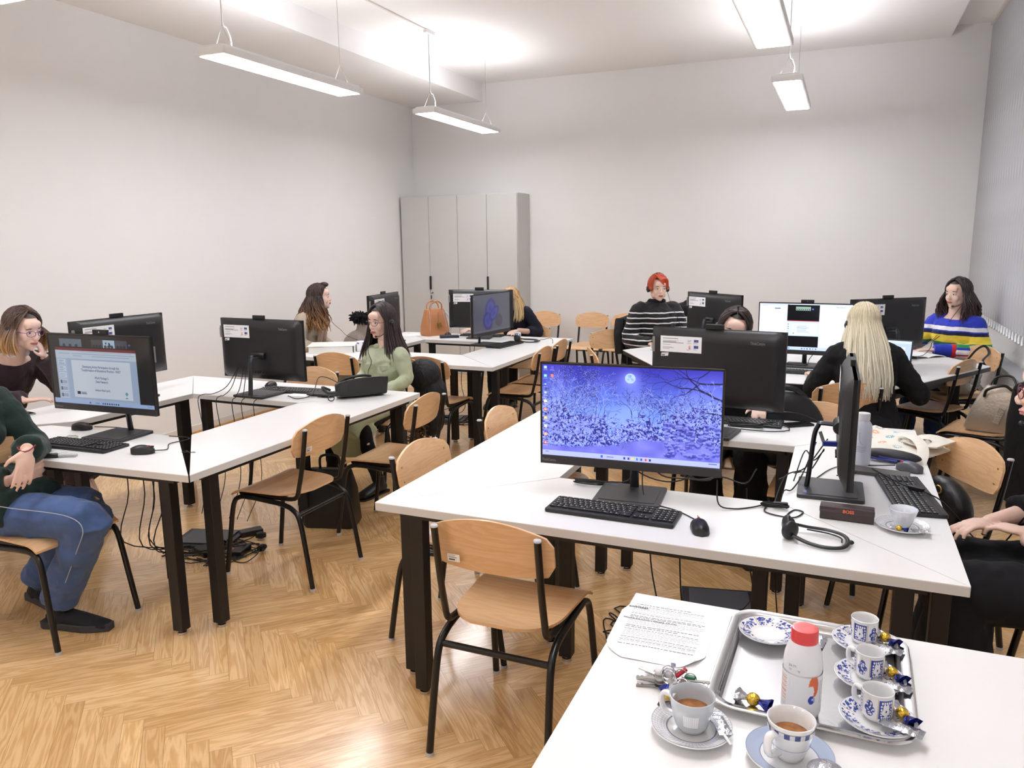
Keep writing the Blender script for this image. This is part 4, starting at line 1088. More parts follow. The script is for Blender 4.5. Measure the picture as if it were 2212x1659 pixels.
# --- dark-haired woman behind the large back-turned monitor
b = Body('woman with dark hair and glasses whose eyes just show above the large back-turned monitor', (-.56, 4.52), -84, lean=.02)
b.set_head((-.56, 4.50, 1.150), -82, -8, -14)
b.arm(1, b.P(.25, .10, .74), b.P(.16, .34, .78)); b.arm(-1, b.P(-.25, .10, .74), b.P(-.14, .36, .78))
for q in (1, -1):
    h, _ = hand_geo(b.P(q*.15, .35, .775), (b.f.x, b.f.y, 0), (0, 0, -1), q, .35); b.hands.append(h)
b.leg(1, b.P(.11, .44, .50), b.P(.10, .42, .09)); b.leg(-1, b.P(-.12, .46, .50), b.P(-.14, .50, .09))
b.build(.007)
b.top('black_sweater', M_knitblack, .02)
b.bottom('wide_trousers', M_blacktrouser, .02, 1.0, .045)
for q in (1, -1): b.shoe(q, (b.f.x, b.f.y), M_matleather)
face_parts(b.root, b.HF, b.off); glasses(b.root, b.HF, b.off, (48, 34, 34), thick=.0014)
hair_mesh(b.root, b.HF, b.off, 330, .26, (44, 30, 28), (58, 40, 36), 58, wave=.03, part=.15, out=.05, rad=.0058, seed=10, cj=7)
headset(b.HF, 'black headset on the dark-haired woman behind the large monitor')

# --- blonde woman seen from behind
b = Body('woman with long platinum blonde hair and black top, seen from behind', (.17, 5.04), 104, lean=.24, sc=.97)
b.set_head((-.02+.0, 5.27, 1.135), 104, -12)
b.arm(1, b.P(.34, .06, .69), b.P(.27, .36, .775)); b.arm(-1, b.P(-.30, .12, .72), b.P(-.20, .38, .775))
for q in (1, -1):
    h, _ = hand_geo(b.P(q*.22, .42, .775), (b.f.x, b.f.y, 0), (0, 0, -1), q, .35); b.hands.append(h)
b.leg(1, b.P(.14, .42, .50), b.P(.20, .40, .09)); b.leg(-1, b.P(-.12, .42, .50), b.P(-.16, .40, .09))
b.set_head(tuple(b.T(-.0, .0, 1.135)), 100, -10)
b.build(.007)
b.top('black_top', M_knitblack, .024, wide=1.12)
b.bottom('wide_trousers', M_blacktrouser, .02, 1.0, .05)
for q in (1, -1): b.shoe(q, (b.f.x, b.f.y), M_matleather)
face_parts(b.root, b.HF, b.off)
hair_mesh(b.root, b.HF, b.off, 520, .44, (206, 194, 164), (232, 226, 206), 60, wave=.03, part=.0, out=.035, rad=.0056, seed=11, cj=5, curl=.002, drape=-b.f*.17)
headset(b.HF, 'thin black headset band over the platinum blonde hair')

# --- woman in the rainbow sweater
b = Body('woman with dark wavy hair and colourful striped sweater beside the blinds', (.90, 7.30), 230, lean=.10)
b.set_head((.86, 7.25, 1.205), 226, -2)
b.arm(1, b.P(.28, .12, .78), b.P(.30, .42, .80)); b.arm(-1, b.P(-.26, .05, .74), b.P(-.03, .31, .765))
h, _ = hand_geo(b.P(.31, .43, .79), (b.f.x, b.f.y, 0), (0, 0, -1), 1, .3); b.hands.append(h)
h, _ = hand_geo(b.P(-.03, .31, .76), (b.r.x*.9+b.f.x*.3, b.r.y*.9+b.f.y*.3, 0), (0, 0, -1), -1, .3); b.hands.append(h)
b.leg(1, b.P(.11, .40, .50), b.P(.11, .40, .09)); b.leg(-1, b.P(-.11, .40, .50), b.P(-.11, .40, .09))
b.build(.007)
bl, wh, nv, ye, gn, rd = (38, 58, 186), (238, 236, 240), (18, 22, 66), (240, 212, 70), (38, 142, 84), (206, 40, 60)
rb = [(1.2, bl), (.945, wh), (.912, bl), (.902, nv), (.875, ye), (.815, gn), (.79, bl), (.772, wh), (.735, rd), (.722, wh), (.69, rd), (.66, wh)]
b.top('cable_knit_sweater', banded('rainbow_knit', rb), .03, sleeve=.62, wide=1.06, z1=1.02)
M_ribred = cloth('red_rib_knit', rd, .9, .6, 30); M_ribblue = cloth('blue_rib_knit', bl, .9, .6, 30); M_ribwhite = cloth('white_rib_knit', wh, .9, .6, 30)
for q in (1, -1):
    e, w = b.arms[q]
    L_ = lambda t: e.lerp(w, t)
    add('sleeve', tube([L_(.40), L_(.52)], [.062, .060], 14), M_ribwhite, b.root, smooth=True, off=b.off)
    add('sleeve_band', tube([L_(.50), L_(.72)], [.0605, .055], 14), M_ribred, b.root, smooth=True, off=b.off)
    add('cuff', tube([L_(.72), L_(.90), L_(1.06)], [.056, .050, .040], 14), M_ribblue, b.root, smooth=True, off=b.off)
b.bottom('jeans', M_denim)
for q in (1, -1): b.shoe(q, (b.f.x, b.f.y), M_matleather)
face_parts(b.root, b.HF, b.off)
hair_mesh(b.root, b.HF, b.off, 330, .25, (44, 30, 30), (72, 48, 42), 62, wave=.04, part=-.05, out=.045, rad=.0058, seed=12, curl=.008, shoulder=1.0, cj=8)
headset(b.HF, 'black headset with microphone on the woman in the colourful striped sweater', mic=-1, cord=[b.P(-.07, .09, 1.13), b.P(-.02, .15, 1.0), b.P(.06, .17, .88), b.P(.10, .25, .79), b.P(.2, .32, .78), b.P(.24, .4, .75)])

# --- person in black at the right edge
b = Body('person in black with dark nail polish and folded hands, cut off at the right edge', (.83, 2.82), 181, lean=.24)
b.set_head((.61, 2.70, 1.20), 172, -4)
b.arm(1, b.P(.24, .12, .74), b.P(.10, .33, .70)); b.arm(-1, b.P(-.25, .08, .70), b.P(-.005, .24, .695))
h, t1 = hand_geo(b.P(.095, .33, .705), (b.f.x*.9-b.r.x*.55, b.f.y*.9-b.r.y*.55, -.12), (-b.f.x*.15, 0, -1), -1, .42, .95); b.hands.append(h)
h, t2 = hand_geo(b.P(-.005, .24, .715), (b.f.x*.75+b.r.x*.65, b.f.y*.75+b.r.y*.65, -.05), (0, 0, -1), -1, .5, .95); b.hands.append(h)
b.leg(1, b.P(.12, .42, .535), b.P(.12, .40, .09)); b.leg(-1, b.P(-.11, .44, .535), b.P(-.12, .42, .09))
b.build(.0045)
nl = []
for (p, q) in t1+t2:
    dv = (q-p).normalized(); nl.append(ell(q-dv*.004+Vector((0, 0, .003)), (.0058, .0058, .0042), 8, 6))
add('nail_polish', join(*nl), mat('dark_nail_polish', (30, 14, 20), .1, coat=.8), b.root, smooth=True, off=b.off)
b.top('black_top', M_knitblack, .022, sleeve=.52, cuff=.012)
b.bottom('wide_trousers', cloth('navy_black_trousers', (10, 10, 16), .9, .5, 8, sheen=0), .03, 1.0, .08, vox=.01, extra=[tube([b.P(.02, -.05, .52), b.P(.02, .2, .52), b.P(.01, .42, .50)], [.19, .19, .17], 16, False, .5, up=b.r), tube([b.P(.0, .40, .50), b.P(.0, .40, .3), b.P(.0, .38, .10)], [.17, .19, .21], 16, False, .5, up=b.r)])
for q in (1, -1): b.shoe(q, (b.f.x, b.f.y), M_matleather)
face_parts(b.root, b.HF, b.off, lip=mat('pale_pink_lips', (212, 140, 140), .4)); glasses(b.root, b.HF, b.off, (110, 40, 60))
hair_mesh(b.root, b.HF, b.off, 200, .05, (96, 30, 44), (110, 36, 50), 58, seed=13, rad=.006)
headset(b.HF, 'headset with black microphone on the person in black', mic=-1)
# ------------------------------------------------------------------ what the screens show
def scr_forest():
    c = Canvas(560, 316, (60, 60, 180)); r = random.Random(21); nr = np.random.RandomState(5)
    y = c.Y/c.h; x = c.X/c.w
    top = np.array((52, 50, 178)); mid = np.array((118, 150, 246)); 
    t = np.clip(y/.45, 0, 1)[..., None]; c.a[:] = top*(1-t)+mid*t
    def noise(s, seed):
        q = np.random.RandomState(seed).rand(int(c.h/s)+3, int(c.w/s)+3); yy, xx = c.Y/s, c.X/s; i, j = yy.astype(int), xx.astype(int); fy, fx = yy-i, xx-j
        return q[i, j]*(1-fy)*(1-fx)+q[i+1, j]*fy*(1-fx)+q[i, j+1]*(1-fy)*fx+q[i+1, j+1]*fy*fx
    c.a += (noise(60, 1)-.5)[..., None]*np.array((40, 34, 30))
    d = np.hypot((x-.505), (y-.115)*c.h/c.w)
    c.a += np.exp(-(d/.055)**2)[..., None]*np.array((60, 60, 40))
    # distant snowy thicket
    hz = .46+.10*noise(46, 2)-.60*np.abs(x-.46)**1.05+.02*noise(9, 9)
    dn = np.clip((y-hz)*3.2, 0, 1); m = np.clip((y-hz)*14, 0, 1)*(noise(3.2, 31)*.55+noise(9, 32)*.55 > .80-.80*dn); n = noise(3.2, 3)*.5+noise(7, 4)*.3+noise(1.6, 6)*.35
    th = np.where(n[..., None] > .60, np.array((150, 168, 250)), np.where(n[..., None] > .50, np.array((92, 104, 220)), np.array((30, 30, 120))))
    c.a = c.a*(1-m[..., None])+th*m[..., None]
    # snow ground
    g = .80+.05*np.sin(x*5+1)+.03*noise(40, 8)-.03*(x > .45)
    m = np.clip((y-g)*30, 0, 1)[..., None]; sn = np.array((112, 116, 226))+(noise(24, 7)-.5)[..., None]*34
    c.a = c.a*(1-m)+sn*m
    c.disc(.505, .115, .030, (150, 178, 250)); c.disc(.505, .115, .028, (172, 200, 255))
    for k in range(9): c.disc(.505+r.uniform(-.016, .014), .115+r.uniform(-.03, .03), r.uniform(.003, .008), (128, 156, 236), .6)
    dark = (20, 18, 92)
    def br(x0, y0, a, l, w, dep, snow=.3, col=dark):
        if dep == 0 or l < .006: return
        n = 3; 
        for i in range(n):
            x1 = x0+math.cos(a)*l/n; y1 = y0-math.sin(a)*l/n*c.w/c.h
            c.line(x0, y0, x1, y1, max(w, .7), col, .9)
            if snow and r.random() < snow: c.line(x0, y0-.006, x1, y1-.006, max(w*.8, .9), (150, 168, 250), .8)
            x0, y0 = x1, y1; a += r.uniform(-.22, .22)
        for s in (-1, 1):
            if r.random() < .92: br(x0, y0, a+s*r.uniform(.25, .7), l*r.uniform(.62, .86), w*.62, dep-1, snow, col)
    for bx, by, a, l, w in ((.25, .86, 1.85, .09, 3.4), (.255, .86, 1.35, .10, 3), (.24, .86, 2.3, .10, 2.6), (.275, .86, 1.15, .09, 2.6), (.22, .80, 2.6, .09, 2.6), (.10, .62, 1.7, .09, 2), (.31, .60, 1.5, .09, 2), (.19, .44, 1.6, .09, 2), (.29, .34, 1.4, .06, 2)):
        br(bx, by, a, l, w, 6, .45)
    for k in range(10): br(r.uniform(.5, .78), r.uniform(.5, .62), 1.57+r.uniform(-.3, .3), .05, 1.4, 5, .2)
    for k in range(6): br(r.uniform(.02, .4), r.uniform(.45, .7), 1.57+r.uniform(-.5, .5), .06, 1.6, 5, .3)
    # dark branches from the top right corner
    br(1.0, .30, 2.80, .13, 6, 7, 0, (14, 12, 70)); br(1.0, .13, 3.2, .12, 5, 7, 0, (14, 12, 70)); br(1.0, .45, 2.9, .08, 4, 6, 0, (14, 12, 70)); br(.93, .0, 3.9, .07, 3, 6, 0, (14, 12, 70))
    for k in range(60):
        xx = r.choice((r.uniform(.03, .36), r.uniform(.58, .97))); br(xx, r.uniform(.30, .62), r.uniform(.4, 2.7), .05, 1.8, 4, .5, (134, 150, 246) if k % 2 else (40, 40, 140))
    for k in range(26):
        xx = r.uniform(.04, .34); br(xx, r.uniform(.12, .4), r.uniform(.8, 2.3), .035, 1.2, 4, .15, (30, 28, 110))
    # snow laden boughs lower right and left
    for k in range(150):
        xx = r.uniform(.70, 1.0); yy = r.uniform(.56, .92) ; c.disc(xx, yy, r.uniform(.006, .016), (40, 40, 150), .5); c.disc(xx, yy-.012, r.uniform(.006, .017), (140, 152, 246), .75, r.uniform(.006, .014))
    for k in range(70):
        xx = r.uniform(.02, .30); yy = r.uniform(.60, .76); c.disc(xx, yy, r.uniform(.006, .018), (138, 152, 246), .75, r.uniform(.006, .013))
    # desktop icons and taskbar
    cl = [(150, 200, 250), (90, 210, 190), (60, 90, 230), (150, 160, 190), (240, 220, 150), (250, 120, 70), (240, 200, 70), (210, 210, 220), (240, 150, 80), (240, 80, 60)]
    for k, q in enumerate(cl):
        yy = .035+k*.092; c.rect(.012, yy-.016, .030, yy+.016, q); c.rect(.016, yy-.006, .026, yy+.008, (245, 245, 250), .8); c.rect(.008, yy+.026, .034, yy+.034, (200, 205, 250), .6)
    for yy, q in ((.035, (90, 80, 240)), (.125, (240, 130, 110))): c.rect(.052, yy-.016, .068, yy+.016, q); c.rect(.048, yy+.026, .074, yy+.033, (200, 205, 250), .6)
    c.rect(0, .945, 1, 1, (176, 186, 248))
    for k, q in enumerate(((20, 60, 170), (60, 60, 140), (240, 210, 90), (50, 130, 220), (40, 80, 200), (240, 60, 60), (30, 30, 110))): c.rect(.475+k*.024, .96, .486+k*.024, .985, q)
    c.rect(.345, .957, .358, .986, (60, 100, 220)); c.rect(.38, .968, .42, .977, (110, 120, 180)); c.rect(.94, .958, .985, .966, (90, 100, 150)); c.rect(.02, .958, .04, .968, (120, 130, 190))
    return c
def scr_slide(w=400, h=226):
    c = Canvas(w, h, (36, 35, 36)); r = random.Random(2)
    T = .0
    for x0, x1, q in ((.115, .34, (96, 108, 120)), (.44, .55, (66, 68, 76)), (.555, .67, (160, 182, 200)), (.675, .79, (70, 74, 86))):
        c.rect(x0, .055, x1, .165, q)
        for k in range(3): c.disc(x0+(x1-x0)*(k+.7)/3.6, .145, .014, (40, 34, 40), .8)
    for k in range(6): c.disc(.61+r.uniform(-.03, .03), .12+r.uniform(-.03, .03), .008, (40, 50, 70))
    c.disc(.81, .11, .008, (60, 110, 190))
    c.rect(.06, .185, .865, .225, (110, 46, 50)); c.rect(.06, .225, .865, .34, (178, 190, 206))
    for k in range(26): c.rect(.07+r.uniform(0, .72), .235+.03*(k % 3), .07+r.uniform(.02, .04)+k*.03, .243+.03*(k % 3), (140, 152, 172))
    c.rect(.06, .34, .865, .93, (150, 166, 192)); c.rect(.06, .34, .17, .93, (160, 174, 198))
    for k in range(6):
        y = .355+k*.098; c.rect(.075, y, .155, y+.078, (184, 196, 214)); c.lines(.085, y+.02, .145, 3, .02, (120, 132, 150), r, .006)
        if k > 2: c.rect(.08, y+.012, .10, y+.066, (90, 96, 116)); c.rect(.105, y+.012, .15, y+.066, (150, 160, 180))
    c.rect(.215, .36, .80, .90, (192, 200, 212))
    c.rect(.245, .81, .28, .855, (40, 40, 70)); c.lines(.288, .815, .345, 3, .015, (40, 60, 90), r, .007); c.line(.74, .80, .74, .87, 2, (50, 80, 110)); c.disc(.74, .805, .013, (80, 130, 150), .8); c.rect(.728, .868, .752, .878, (40, 60, 100))
    c.rect(0, .945, 1, 1, (150, 172, 210))
    c.rect(.0, .93, .865, .948, (158, 172, 196))
    for k in range(8): c.rect(.49+k*.022, .962, .502+k*.022, .985, (40, 46, 90))
    c.rect(.36, .962, .374, .985, (40, 60, 110)); c.rect(.42, .968, .46, .978, (120, 130, 150)); c.rect(.93, .965, .98, .972, (90, 100, 140))
    return c
def scr_swirl():
    c = Canvas(120, 68, (88, 90, 104)); y = c.Y/c.h; x = c.X/c.w
    for cx, cy, rx, ry, a in ((.45, .38, .16, .34, .5), (.38, .70, .15, .30, -.3), (.55, .52, .10, .34, .9)):
        dx, dy = x-cx, y-cy; u = dx*math.cos(a)+dy*math.sin(a)*.57; v = -dx*math.sin(a)+dy*math.cos(a)*.57
        d = (u/rx)**2+(v/(ry*.57))**2; m = np.clip(1.15-d, 0, 1)[..., None]
        q = (np.array((50, 54, 134))+np.sin(d*9)[..., None]*np.array((16, 18, 34))); c.a = c.a*(1-m*.85)+q*m*.85
    c.disc(.68, .72, .10, (66, 66, 82), .8); c.rect(0, .95, 1, 1, (96, 98, 110)); c.rect(.03, .08, .045, .11, (140, 150, 170))
    return c
def scr_browser():
    c = Canvas(220, 124, (226, 236, 255)); r = random.Random(4)
    c.rect(0, 0, 1, .035, (214, 228, 255)); c.rect(.0, .05, .31, .054, (190, 204, 236)); c.lines(.02, .02, .5, 1, .1, (150, 160, 190), r)
    c.rect(.17, .10, .235, .125, (110, 116, 150))
    c.rect(.31, .03, .655, .94, (10, 10, 14)); c.rect(.40, .07, .56, .15, (150, 176, 160))
    for k in range(7): c.disc(.41+k*.022, .12, .007, (60, 80, 80))
    c.disc(.58, .11, .009, (90, 120, 230)); c.rect(.31, .37, .655, .385, (200, 90, 90)); c.rect(.31, .385, .655, .70, (206, 224, 250)); c.rect(.36, .42, .645, .67, (222, 236, 255))
    c.lines(.42, .48, .60, 5, .03, (140, 150, 180), r, .006); c.rect(.38, .63, .395, .65, (40, 50, 90))
    for k in range(5): c.rect(.318, .43+k*.05, .345, .46+k*.05, (236, 244, 255)); c.rect(.322, .44+k*.05, .333, .452+k*.05, (60, 70, 110))
    c.rect(0, .935, 1, .94, (200, 210, 236)); c.rect(0, .94, 1, 1, (196, 214, 252))
    for k in range(6): c.rect(.48+k*.03, .955, .492+k*.03, .98, (40, 70, 160))
    c.rect(.34, .955, .354, .98, (60, 100, 220)); c.lines(.83, .065, .93, 1, .1, (120, 130, 170), r)
    return c
def scr_doc(w=90, h=52):
    c = Canvas(w, h, (186, 204, 240)); r = random.Random(6); c.rect(0, 0, 1, .1, (206, 220, 250)); c.lines(.1, .14, .7, 2, .06, (120, 130, 160), r)
    c.rect(.12, .22, .88, .92, (222, 234, 255)); c.rect(.2, .28, .3, .34, (60, 90, 190)); c.lines(.2, .45, .8, 5, .08, (170, 180, 210), r); c.rect(0, .93, 1, 1, (90, 110, 160))
    return c
def sticker():
    c = Canvas(150, 56, (246, 246, 248)); r = random.Random(9)
    c.lines(.06, .16, .56, 1, .1, (110, 110, 120), r, .02); c.lines(.06, .30, .60, 3, .055, (120, 120, 130), r, .02); c.lines(.06, .54, .42, 1, .1, (110, 110, 120), r, .02); c.lines(.06, .68, .36, 3, .06, (120, 120, 130), r, .02)
    for yy in (.18, .55):
        c.rect(.82, yy, .925, yy+.17, (44, 68, 150)); c.lines(.80, yy+.20, .94, 2, .045, (160, 160, 176), r, .02)
        for k in range(8): c.disc(.8725+.022*math.cos(k*.785), yy+.085+.055*math.sin(k*.785), .0035, (220, 200, 90))
    for k in range(3): c.line(.665+k*.03, .20, .665+k*.03, .32, 1, (90, 120, 170)); 
    c.line(.67, .33, .75, .20, 1, (90, 120, 170)); c.lines(.65, .40, .77, 2, .04, (190, 190, 200), r, .02)
    c.rect(.69, .56, .735, .70, (206, 60, 70)); 
    for k in range(4): c.rect(.69+.0225*(k % 2), .57+.033*k, .712+.0225*(k % 2), .60+.033*k, (245, 245, 245))
    c.disc(.7125, .71, .016, (206, 60, 70)); c.lines(.65, .78, .77, 2, .05, (200, 120, 130), r, .02)
    return c
STK = sticker()
SMALL = Canvas(36, 18, (236, 236, 236)); SMALL.lines(.1, .2, .9, 2, .2, (150, 150, 150), h=.06); SMALL.rect(.1, .6, .55, .85, (40, 40, 40))
M_bezel = mat('black_bezel', (20, 20, 22), .35)
M_back = mat('black_satin_back', (24, 24, 27), .42, bump=.04, bscale=1800)
M_logo = mat('grey_logo_print', (126, 126, 130), .4)
M_tagm = mat('logo_tag_metal', (150, 146, 144), .35, metal=.4)
W_, H_, CH_ = .64, .372, .031

def monitor(name, label, loc, rz, canvas=None, zb=.12, em=None, tilt=0.0, group='all in one monitors', sy=-.055, webcam=True, stand='bar', sw=0.0):
    """rot 0: the screen faces -y; loc = point on the table under the middle of the base"""
    t = thing('monitor', label, 'monitor', loc, rz, group)
    b = add('stand_base', join(prism(rrect(0, 0, .235, .225, .012), 0, .013), prism(rrect(0, -.005, .20, .17, .008), .0125, .015)), M_plast2 if stand == 'bar' else M_plastic, t, bevel=.002)
    add('base_sticker', prism(rrect(-.075, .085, .028, .012, .002), .0131, .0138), mat('blue_base_sticker', (70, 96, 170), .4), b)
    zc = zb+.15
    add('stand_pole', ctube([(0, .082, .012), (0, .075, .08), (0, .066, zc-.045), (0, .054, zc-.006), (0, .045, zc+.004), (0, sy+.03, zc)], [.017, .016, .0155, .015, .014, .014], 4, 12, .55, up=(1, 0, 0)), M_dark_alu, t, smooth=True)
    add('hinge', xf(lathe([(.022, -.05), (.025, -.045), (.025, .045), (.022, .05)], 18), Matrix.Translation((0, sy+.036, zc)) @ Matrix.Rotation(PI/2, 4, 'Y')), M_plastic, t, smooth=True)
    x0, x1, z0, z1 = -W_/2, W_/2, zb, zb+H_
    hw = lambda u: math.sin(min(1, max(0, u)*5)*PI/2)
    def back(u, v):
        e = min(u, 1-u)*W_; g = min(v, 1-v)*H_; k = min(1, e/.05)*1.0; k2 = min(1, g/.05)
        return (x0+u*W_, sy+.012+.030*math.sin(k*PI/2)*math.sin(k2*PI/2), z0+v*H_)
    hs = add('housing', join(box(0, sy+.004, (z0+z1)/2, W_, .017, H_), surf(back, 24, 16, .012, (0, 1, 0))), M_back, t, smooth=True)
    add('chin', box(0, sy-.0065, z0+CH_/2, W_, .006, CH_), M_plast2, t, bevel=.0015)
    cv = canvas or Canvas(24, 14, (170, 188, 224))
    m = em or (M_screen if canvas else M_screen_dim)
    B = .007
    fn = lambda u, v: (x0+B+u*(W_-2*B), sy-.0068, z1-B-v*(H_-CH_-B-.001))
    add('bezel', join(box(0, sy-.0055, z1-B/2, W_, .005, B), box(x0+B/2, sy-.0055, (z0+z1)/2, B, .005, H_), box(x1-B/2, sy-.0055, (z0+z1)/2, B, .005, H_)), M_bezel, t)
    sc = canvas_mesh('screen', cv, fn, m, t)
    if webcam:
        wc = add('webcam', box(.012, sy+.008, z1+.0115, .088, .016, .023), M_plastic, t, bevel=.002)
        add('camera_lens', box(.012, sy-.001, z1+.012, .006, .003, .006), M_chrome, wc)
    sb = sy+.041
    pts = lambda x, z, k: (x, sb+k, z)
    canvas_mesh('inventory_sticker', STK, lambda u, v: (.268-u*.205, sb+.0025, z1-.038-v*.078), M_paint, t)
    canvas_mesh('small_sticker', SMALL, lambda u, v: (.262-u*.036+v*.002, sb+.0025, z1-.122-v*.017+u*.003), M_paint, t)
    add('brand_tag', box(W_/2-.0115, sy+.019, z1-.085, .017, .012, .074), M_tagm, t, rot=(0, 0, 0))
    Mb = Matrix.Translation((W_/2-.0065, sy+.0256, z1-.118)) @ Matrix.Rotation(PI, 4, 'Z') @ Matrix.Rotation(PI/2, 4, 'X') @ Matrix.Rotation(PI/2, 4, 'Z')
    add('brand_writing', xf(text_geo('Lenovo', .019), Mb), M_bezel, t)
    Mt = Matrix.Translation((-.165, sb+.003, z1-.060)) @ Matrix.Rotation(PI, 4, 'Z') @ Matrix.Rotation(PI/2, 4, 'X')
    add('model_writing', xf(text_geo('ThinkCentre', .0165, .0002), Mt @ Matrix.Diagonal((.78, 1.25, 1, 1))), M_logo, t)
    add('disc_drive', join(box(-.265, sy+.033, zb+.17, .046, .009, .135), box(-.262, sy+.0385, zb+.17, .010, .002, .05)), M_back, t, bevel=.0015)
    Mc = Matrix.Translation((x0+.006, sy-.0097, z0+.010)) @ Matrix.Rotation(PI/2, 4, 'X')
    add('chin_writing', xf(text_geo('ThinkCentre', .0135, .0001), Mc @ Matrix.Diagonal((.75, 1, 1, 1))), M_logo, t)
    add('ports', join(*[box(-.04+.02*k, sy+.043, zb+.045, .014, .008, .008) for k in range(5)]), M_bezel, t)
    return t, sc
ZT = .7405
MON = {}
MON['forest'], sc = monitor('monitor', 'monitor in the foreground showing a moonlit snowy forest wallpaper', (-.665, 2.62, ZT), H(4), scr_forest(), .120, webcam=False)
MON['slide'], sc1 = monitor('monitor', 'monitor showing a presentation slide, in front of the woman in maroon', (-3.22, 2.60, ZT), H(3), scr_slide(), .135, M_screen_dim)
x0 = -W_/2+.007; 
for i, (s, yy, sz) in enumerate((('Developing Active Participation through the', .445, .0165), ('Transformation of Educational Practice – RAST', .495, .0165), ('Work Package 2', .60, .0165), ('Desk Research', .655, .0165), ('Adrijana Višnjić Jevtić', .775, .0135))):
    Mx = Matrix.Translation((x0+.507*(W_-.014), -.055-.0075, .135+H_-.007-yy*(H_-CH_-.008)-.006)) @ Matrix.Rotation(PI/2, 4, 'X')
    add('slide_text', xf(text_geo(s, sz, .0002, 'CENTER'), Mx @ Matrix.Diagonal((.78, 1, 1, 1))), mat('slide_text_blue', emit=(40, 52, 108), estr=.8, rgb=(10, 10, 20)), sc1)
MON['m2'], _ = monitor('monitor', 'back-turned black monitor directly behind the slide monitor', (-3.97, 3.33, ZT), H(-91), None, .125, sy=-.055)
MON['m3'], _ = monitor('monitor', 'back-turned black monitor standing alone against the bare left wall', (-3.29, 3.69, ZT), H(179), None, .095)
MON['m4'], _ = monitor('monitor', 'back-turned black monitor seen at a slant behind the head of the woman in green', (-3.92, 6.20, ZT), H(-83), None, .085)
MON['m5'], _ = monitor('monitor', 'back-turned black monitor hiding the blonde woman in front of the cabinet', (-3.25, 6.78, ZT), H(193), None, .095)
MON['m6'], _ = monitor('monitor', 'slanted monitor with dark blue swirl wallpaper', (-2.96, 6.31, ZT), H(83), scr_swirl(), .10, M_screen_dim, webcam=False)
MON['m8'], _ = monitor('monitor', 'large back-turned black monitor right behind the snowy forest monitor', (-.545, 3.68, ZT), H(172), None, .125)
MON['m9'], _ = monitor('monitor', 'monitor seen exactly edge-on at the right tables', (.0, 2.95, ZT), H(91), None, .10)
MON['m10'], _ = monitor('monitor', 'back-turned black monitor beside the red-haired woman', (-1.03, 6.62, ZT), H(142), None, .105)
MON['m11'], _ = monitor('monitor', 'monitor with a white web page and dark video window in front of the blonde woman', (-.24, 5.96, ZT), H(-3), scr_browser(), .095)
MON['m12'], _ = monitor('monitor', 'back-turned black monitor in front of the woman in the colourful sweater', (.34, 6.20, ZT), H(218), None, .115)

# ------------------------------------------------------------------ keyboards, mice
def make_keyboard():
    t = thing('keyboard', '', 'keyboard')
    add('case', xf(join(prism(rrect(0, 0, .445, .152, .010), 0, .012)), Matrix.Identity(4)), M_plastic, t, bevel=.003)
    ks = []; lg = []; r = random.Random(1)
    rows = [(.058, .010, [1]*13), (.038, .0155, [1]*13+[1.9]), (.019, .0155, [1.4]+[1]*12+[1.5]), (0, .0155, [1.7]+[1]*12+[1.2]), (-.019, .0155, [1.3]+[1]*11+[2.6]), (-.038, .0155, [1.3, 1, 1.2, 6.2, 1.2, 1, 1, 1.9])]
    for y, hh, ws in rows:
        x = -.215; tot = sum(ws); u = .288/tot
        for wv in ws:
            ks.append(prism(rrect(x+wv*u/2, y, wv*u-.0028, hh, .002, 2), .011, .0155)); lg.append(box(x+wv*u/2-.003, y+.002, .0157, .0035, .004, .0003)); x += wv*u
    for bx, n in ((.080, 3), (.142, 4)):
        for j in range(6 if n == 4 else 6):
            y = .058-.0195*j
            if n == 3 and j == 3: continue
            for i in range(n):
                if n == 3 and j == 4 and i != 1: continue
                ks.append(prism(rrect(bx+i*.0185+.009, y, .016, .0150 if j else .009, .002, 2), .011, .0155)); lg.append(box(bx+i*.0185+.006, y+.002, .0157, .0035, .004, .0003))
    k = add('keycaps', join(*ks), M_key, t); k['kind'] = 'stuff'
    add('key_legends', join(*lg), M_legend, k)
    add('palm_edge', prism(rrect(0, -.066, .44, .018, .006), .011, .0125), M_plastic, t)
    add('feet', join(box(-.18, .06, .002, .03, .012, .006), box(.18, .06, .002, .03, .012, .006)), M_plastic, t)
    return t
kb0 = make_keyboard()
kbs = [((-.678, 2.435), H(-.5), 'black keyboard in front of the snowy forest monitor'),
       ((-3.23, 2.405), H(3), 'black keyboard in front of the slide monitor'),
       ((-3.18, 3.86), H(186), 'black keyboard behind the stand of the back-turned monitor by the left wall'),
       ((.26, 2.99), H(98), 'black keyboard beside the edge-on monitor at the right tables'),
       ((-.46, 3.97), H(178), 'black keyboard peeking out beyond the snowy forest monitor, near the phone'),
       ((-2.79, 6.34), H(84), 'black keyboard beside the slanted swirl wallpaper monitor'),
       ((-.27, 5.66), H(-4), 'black keyboard under the white web page monitor left of the blonde woman'),
       ((-3.30, 6.94), H(184), 'black keyboard in front of the hidden blonde woman near the cabinet')]
for i, ((x, y), a, l) in enumerate(kbs):
    if i == 0: kb0.location = (x, y, ZT); kb0.rotation_euler = (0, 0, a); kb0['label'] = l; kb0['group'] = 'black keyboards'
    else: dup(kb0, (x, y, ZT), a, l, 'black keyboards')
def mouse_shape(u, v):
    a = u*2*PI; y = -.052+.104*v; w = .031*math.sqrt(max(0, 1-(abs(v-.5)*2)**3.2)); w *= 1-.10*math.sin(v*PI)
    return y, w
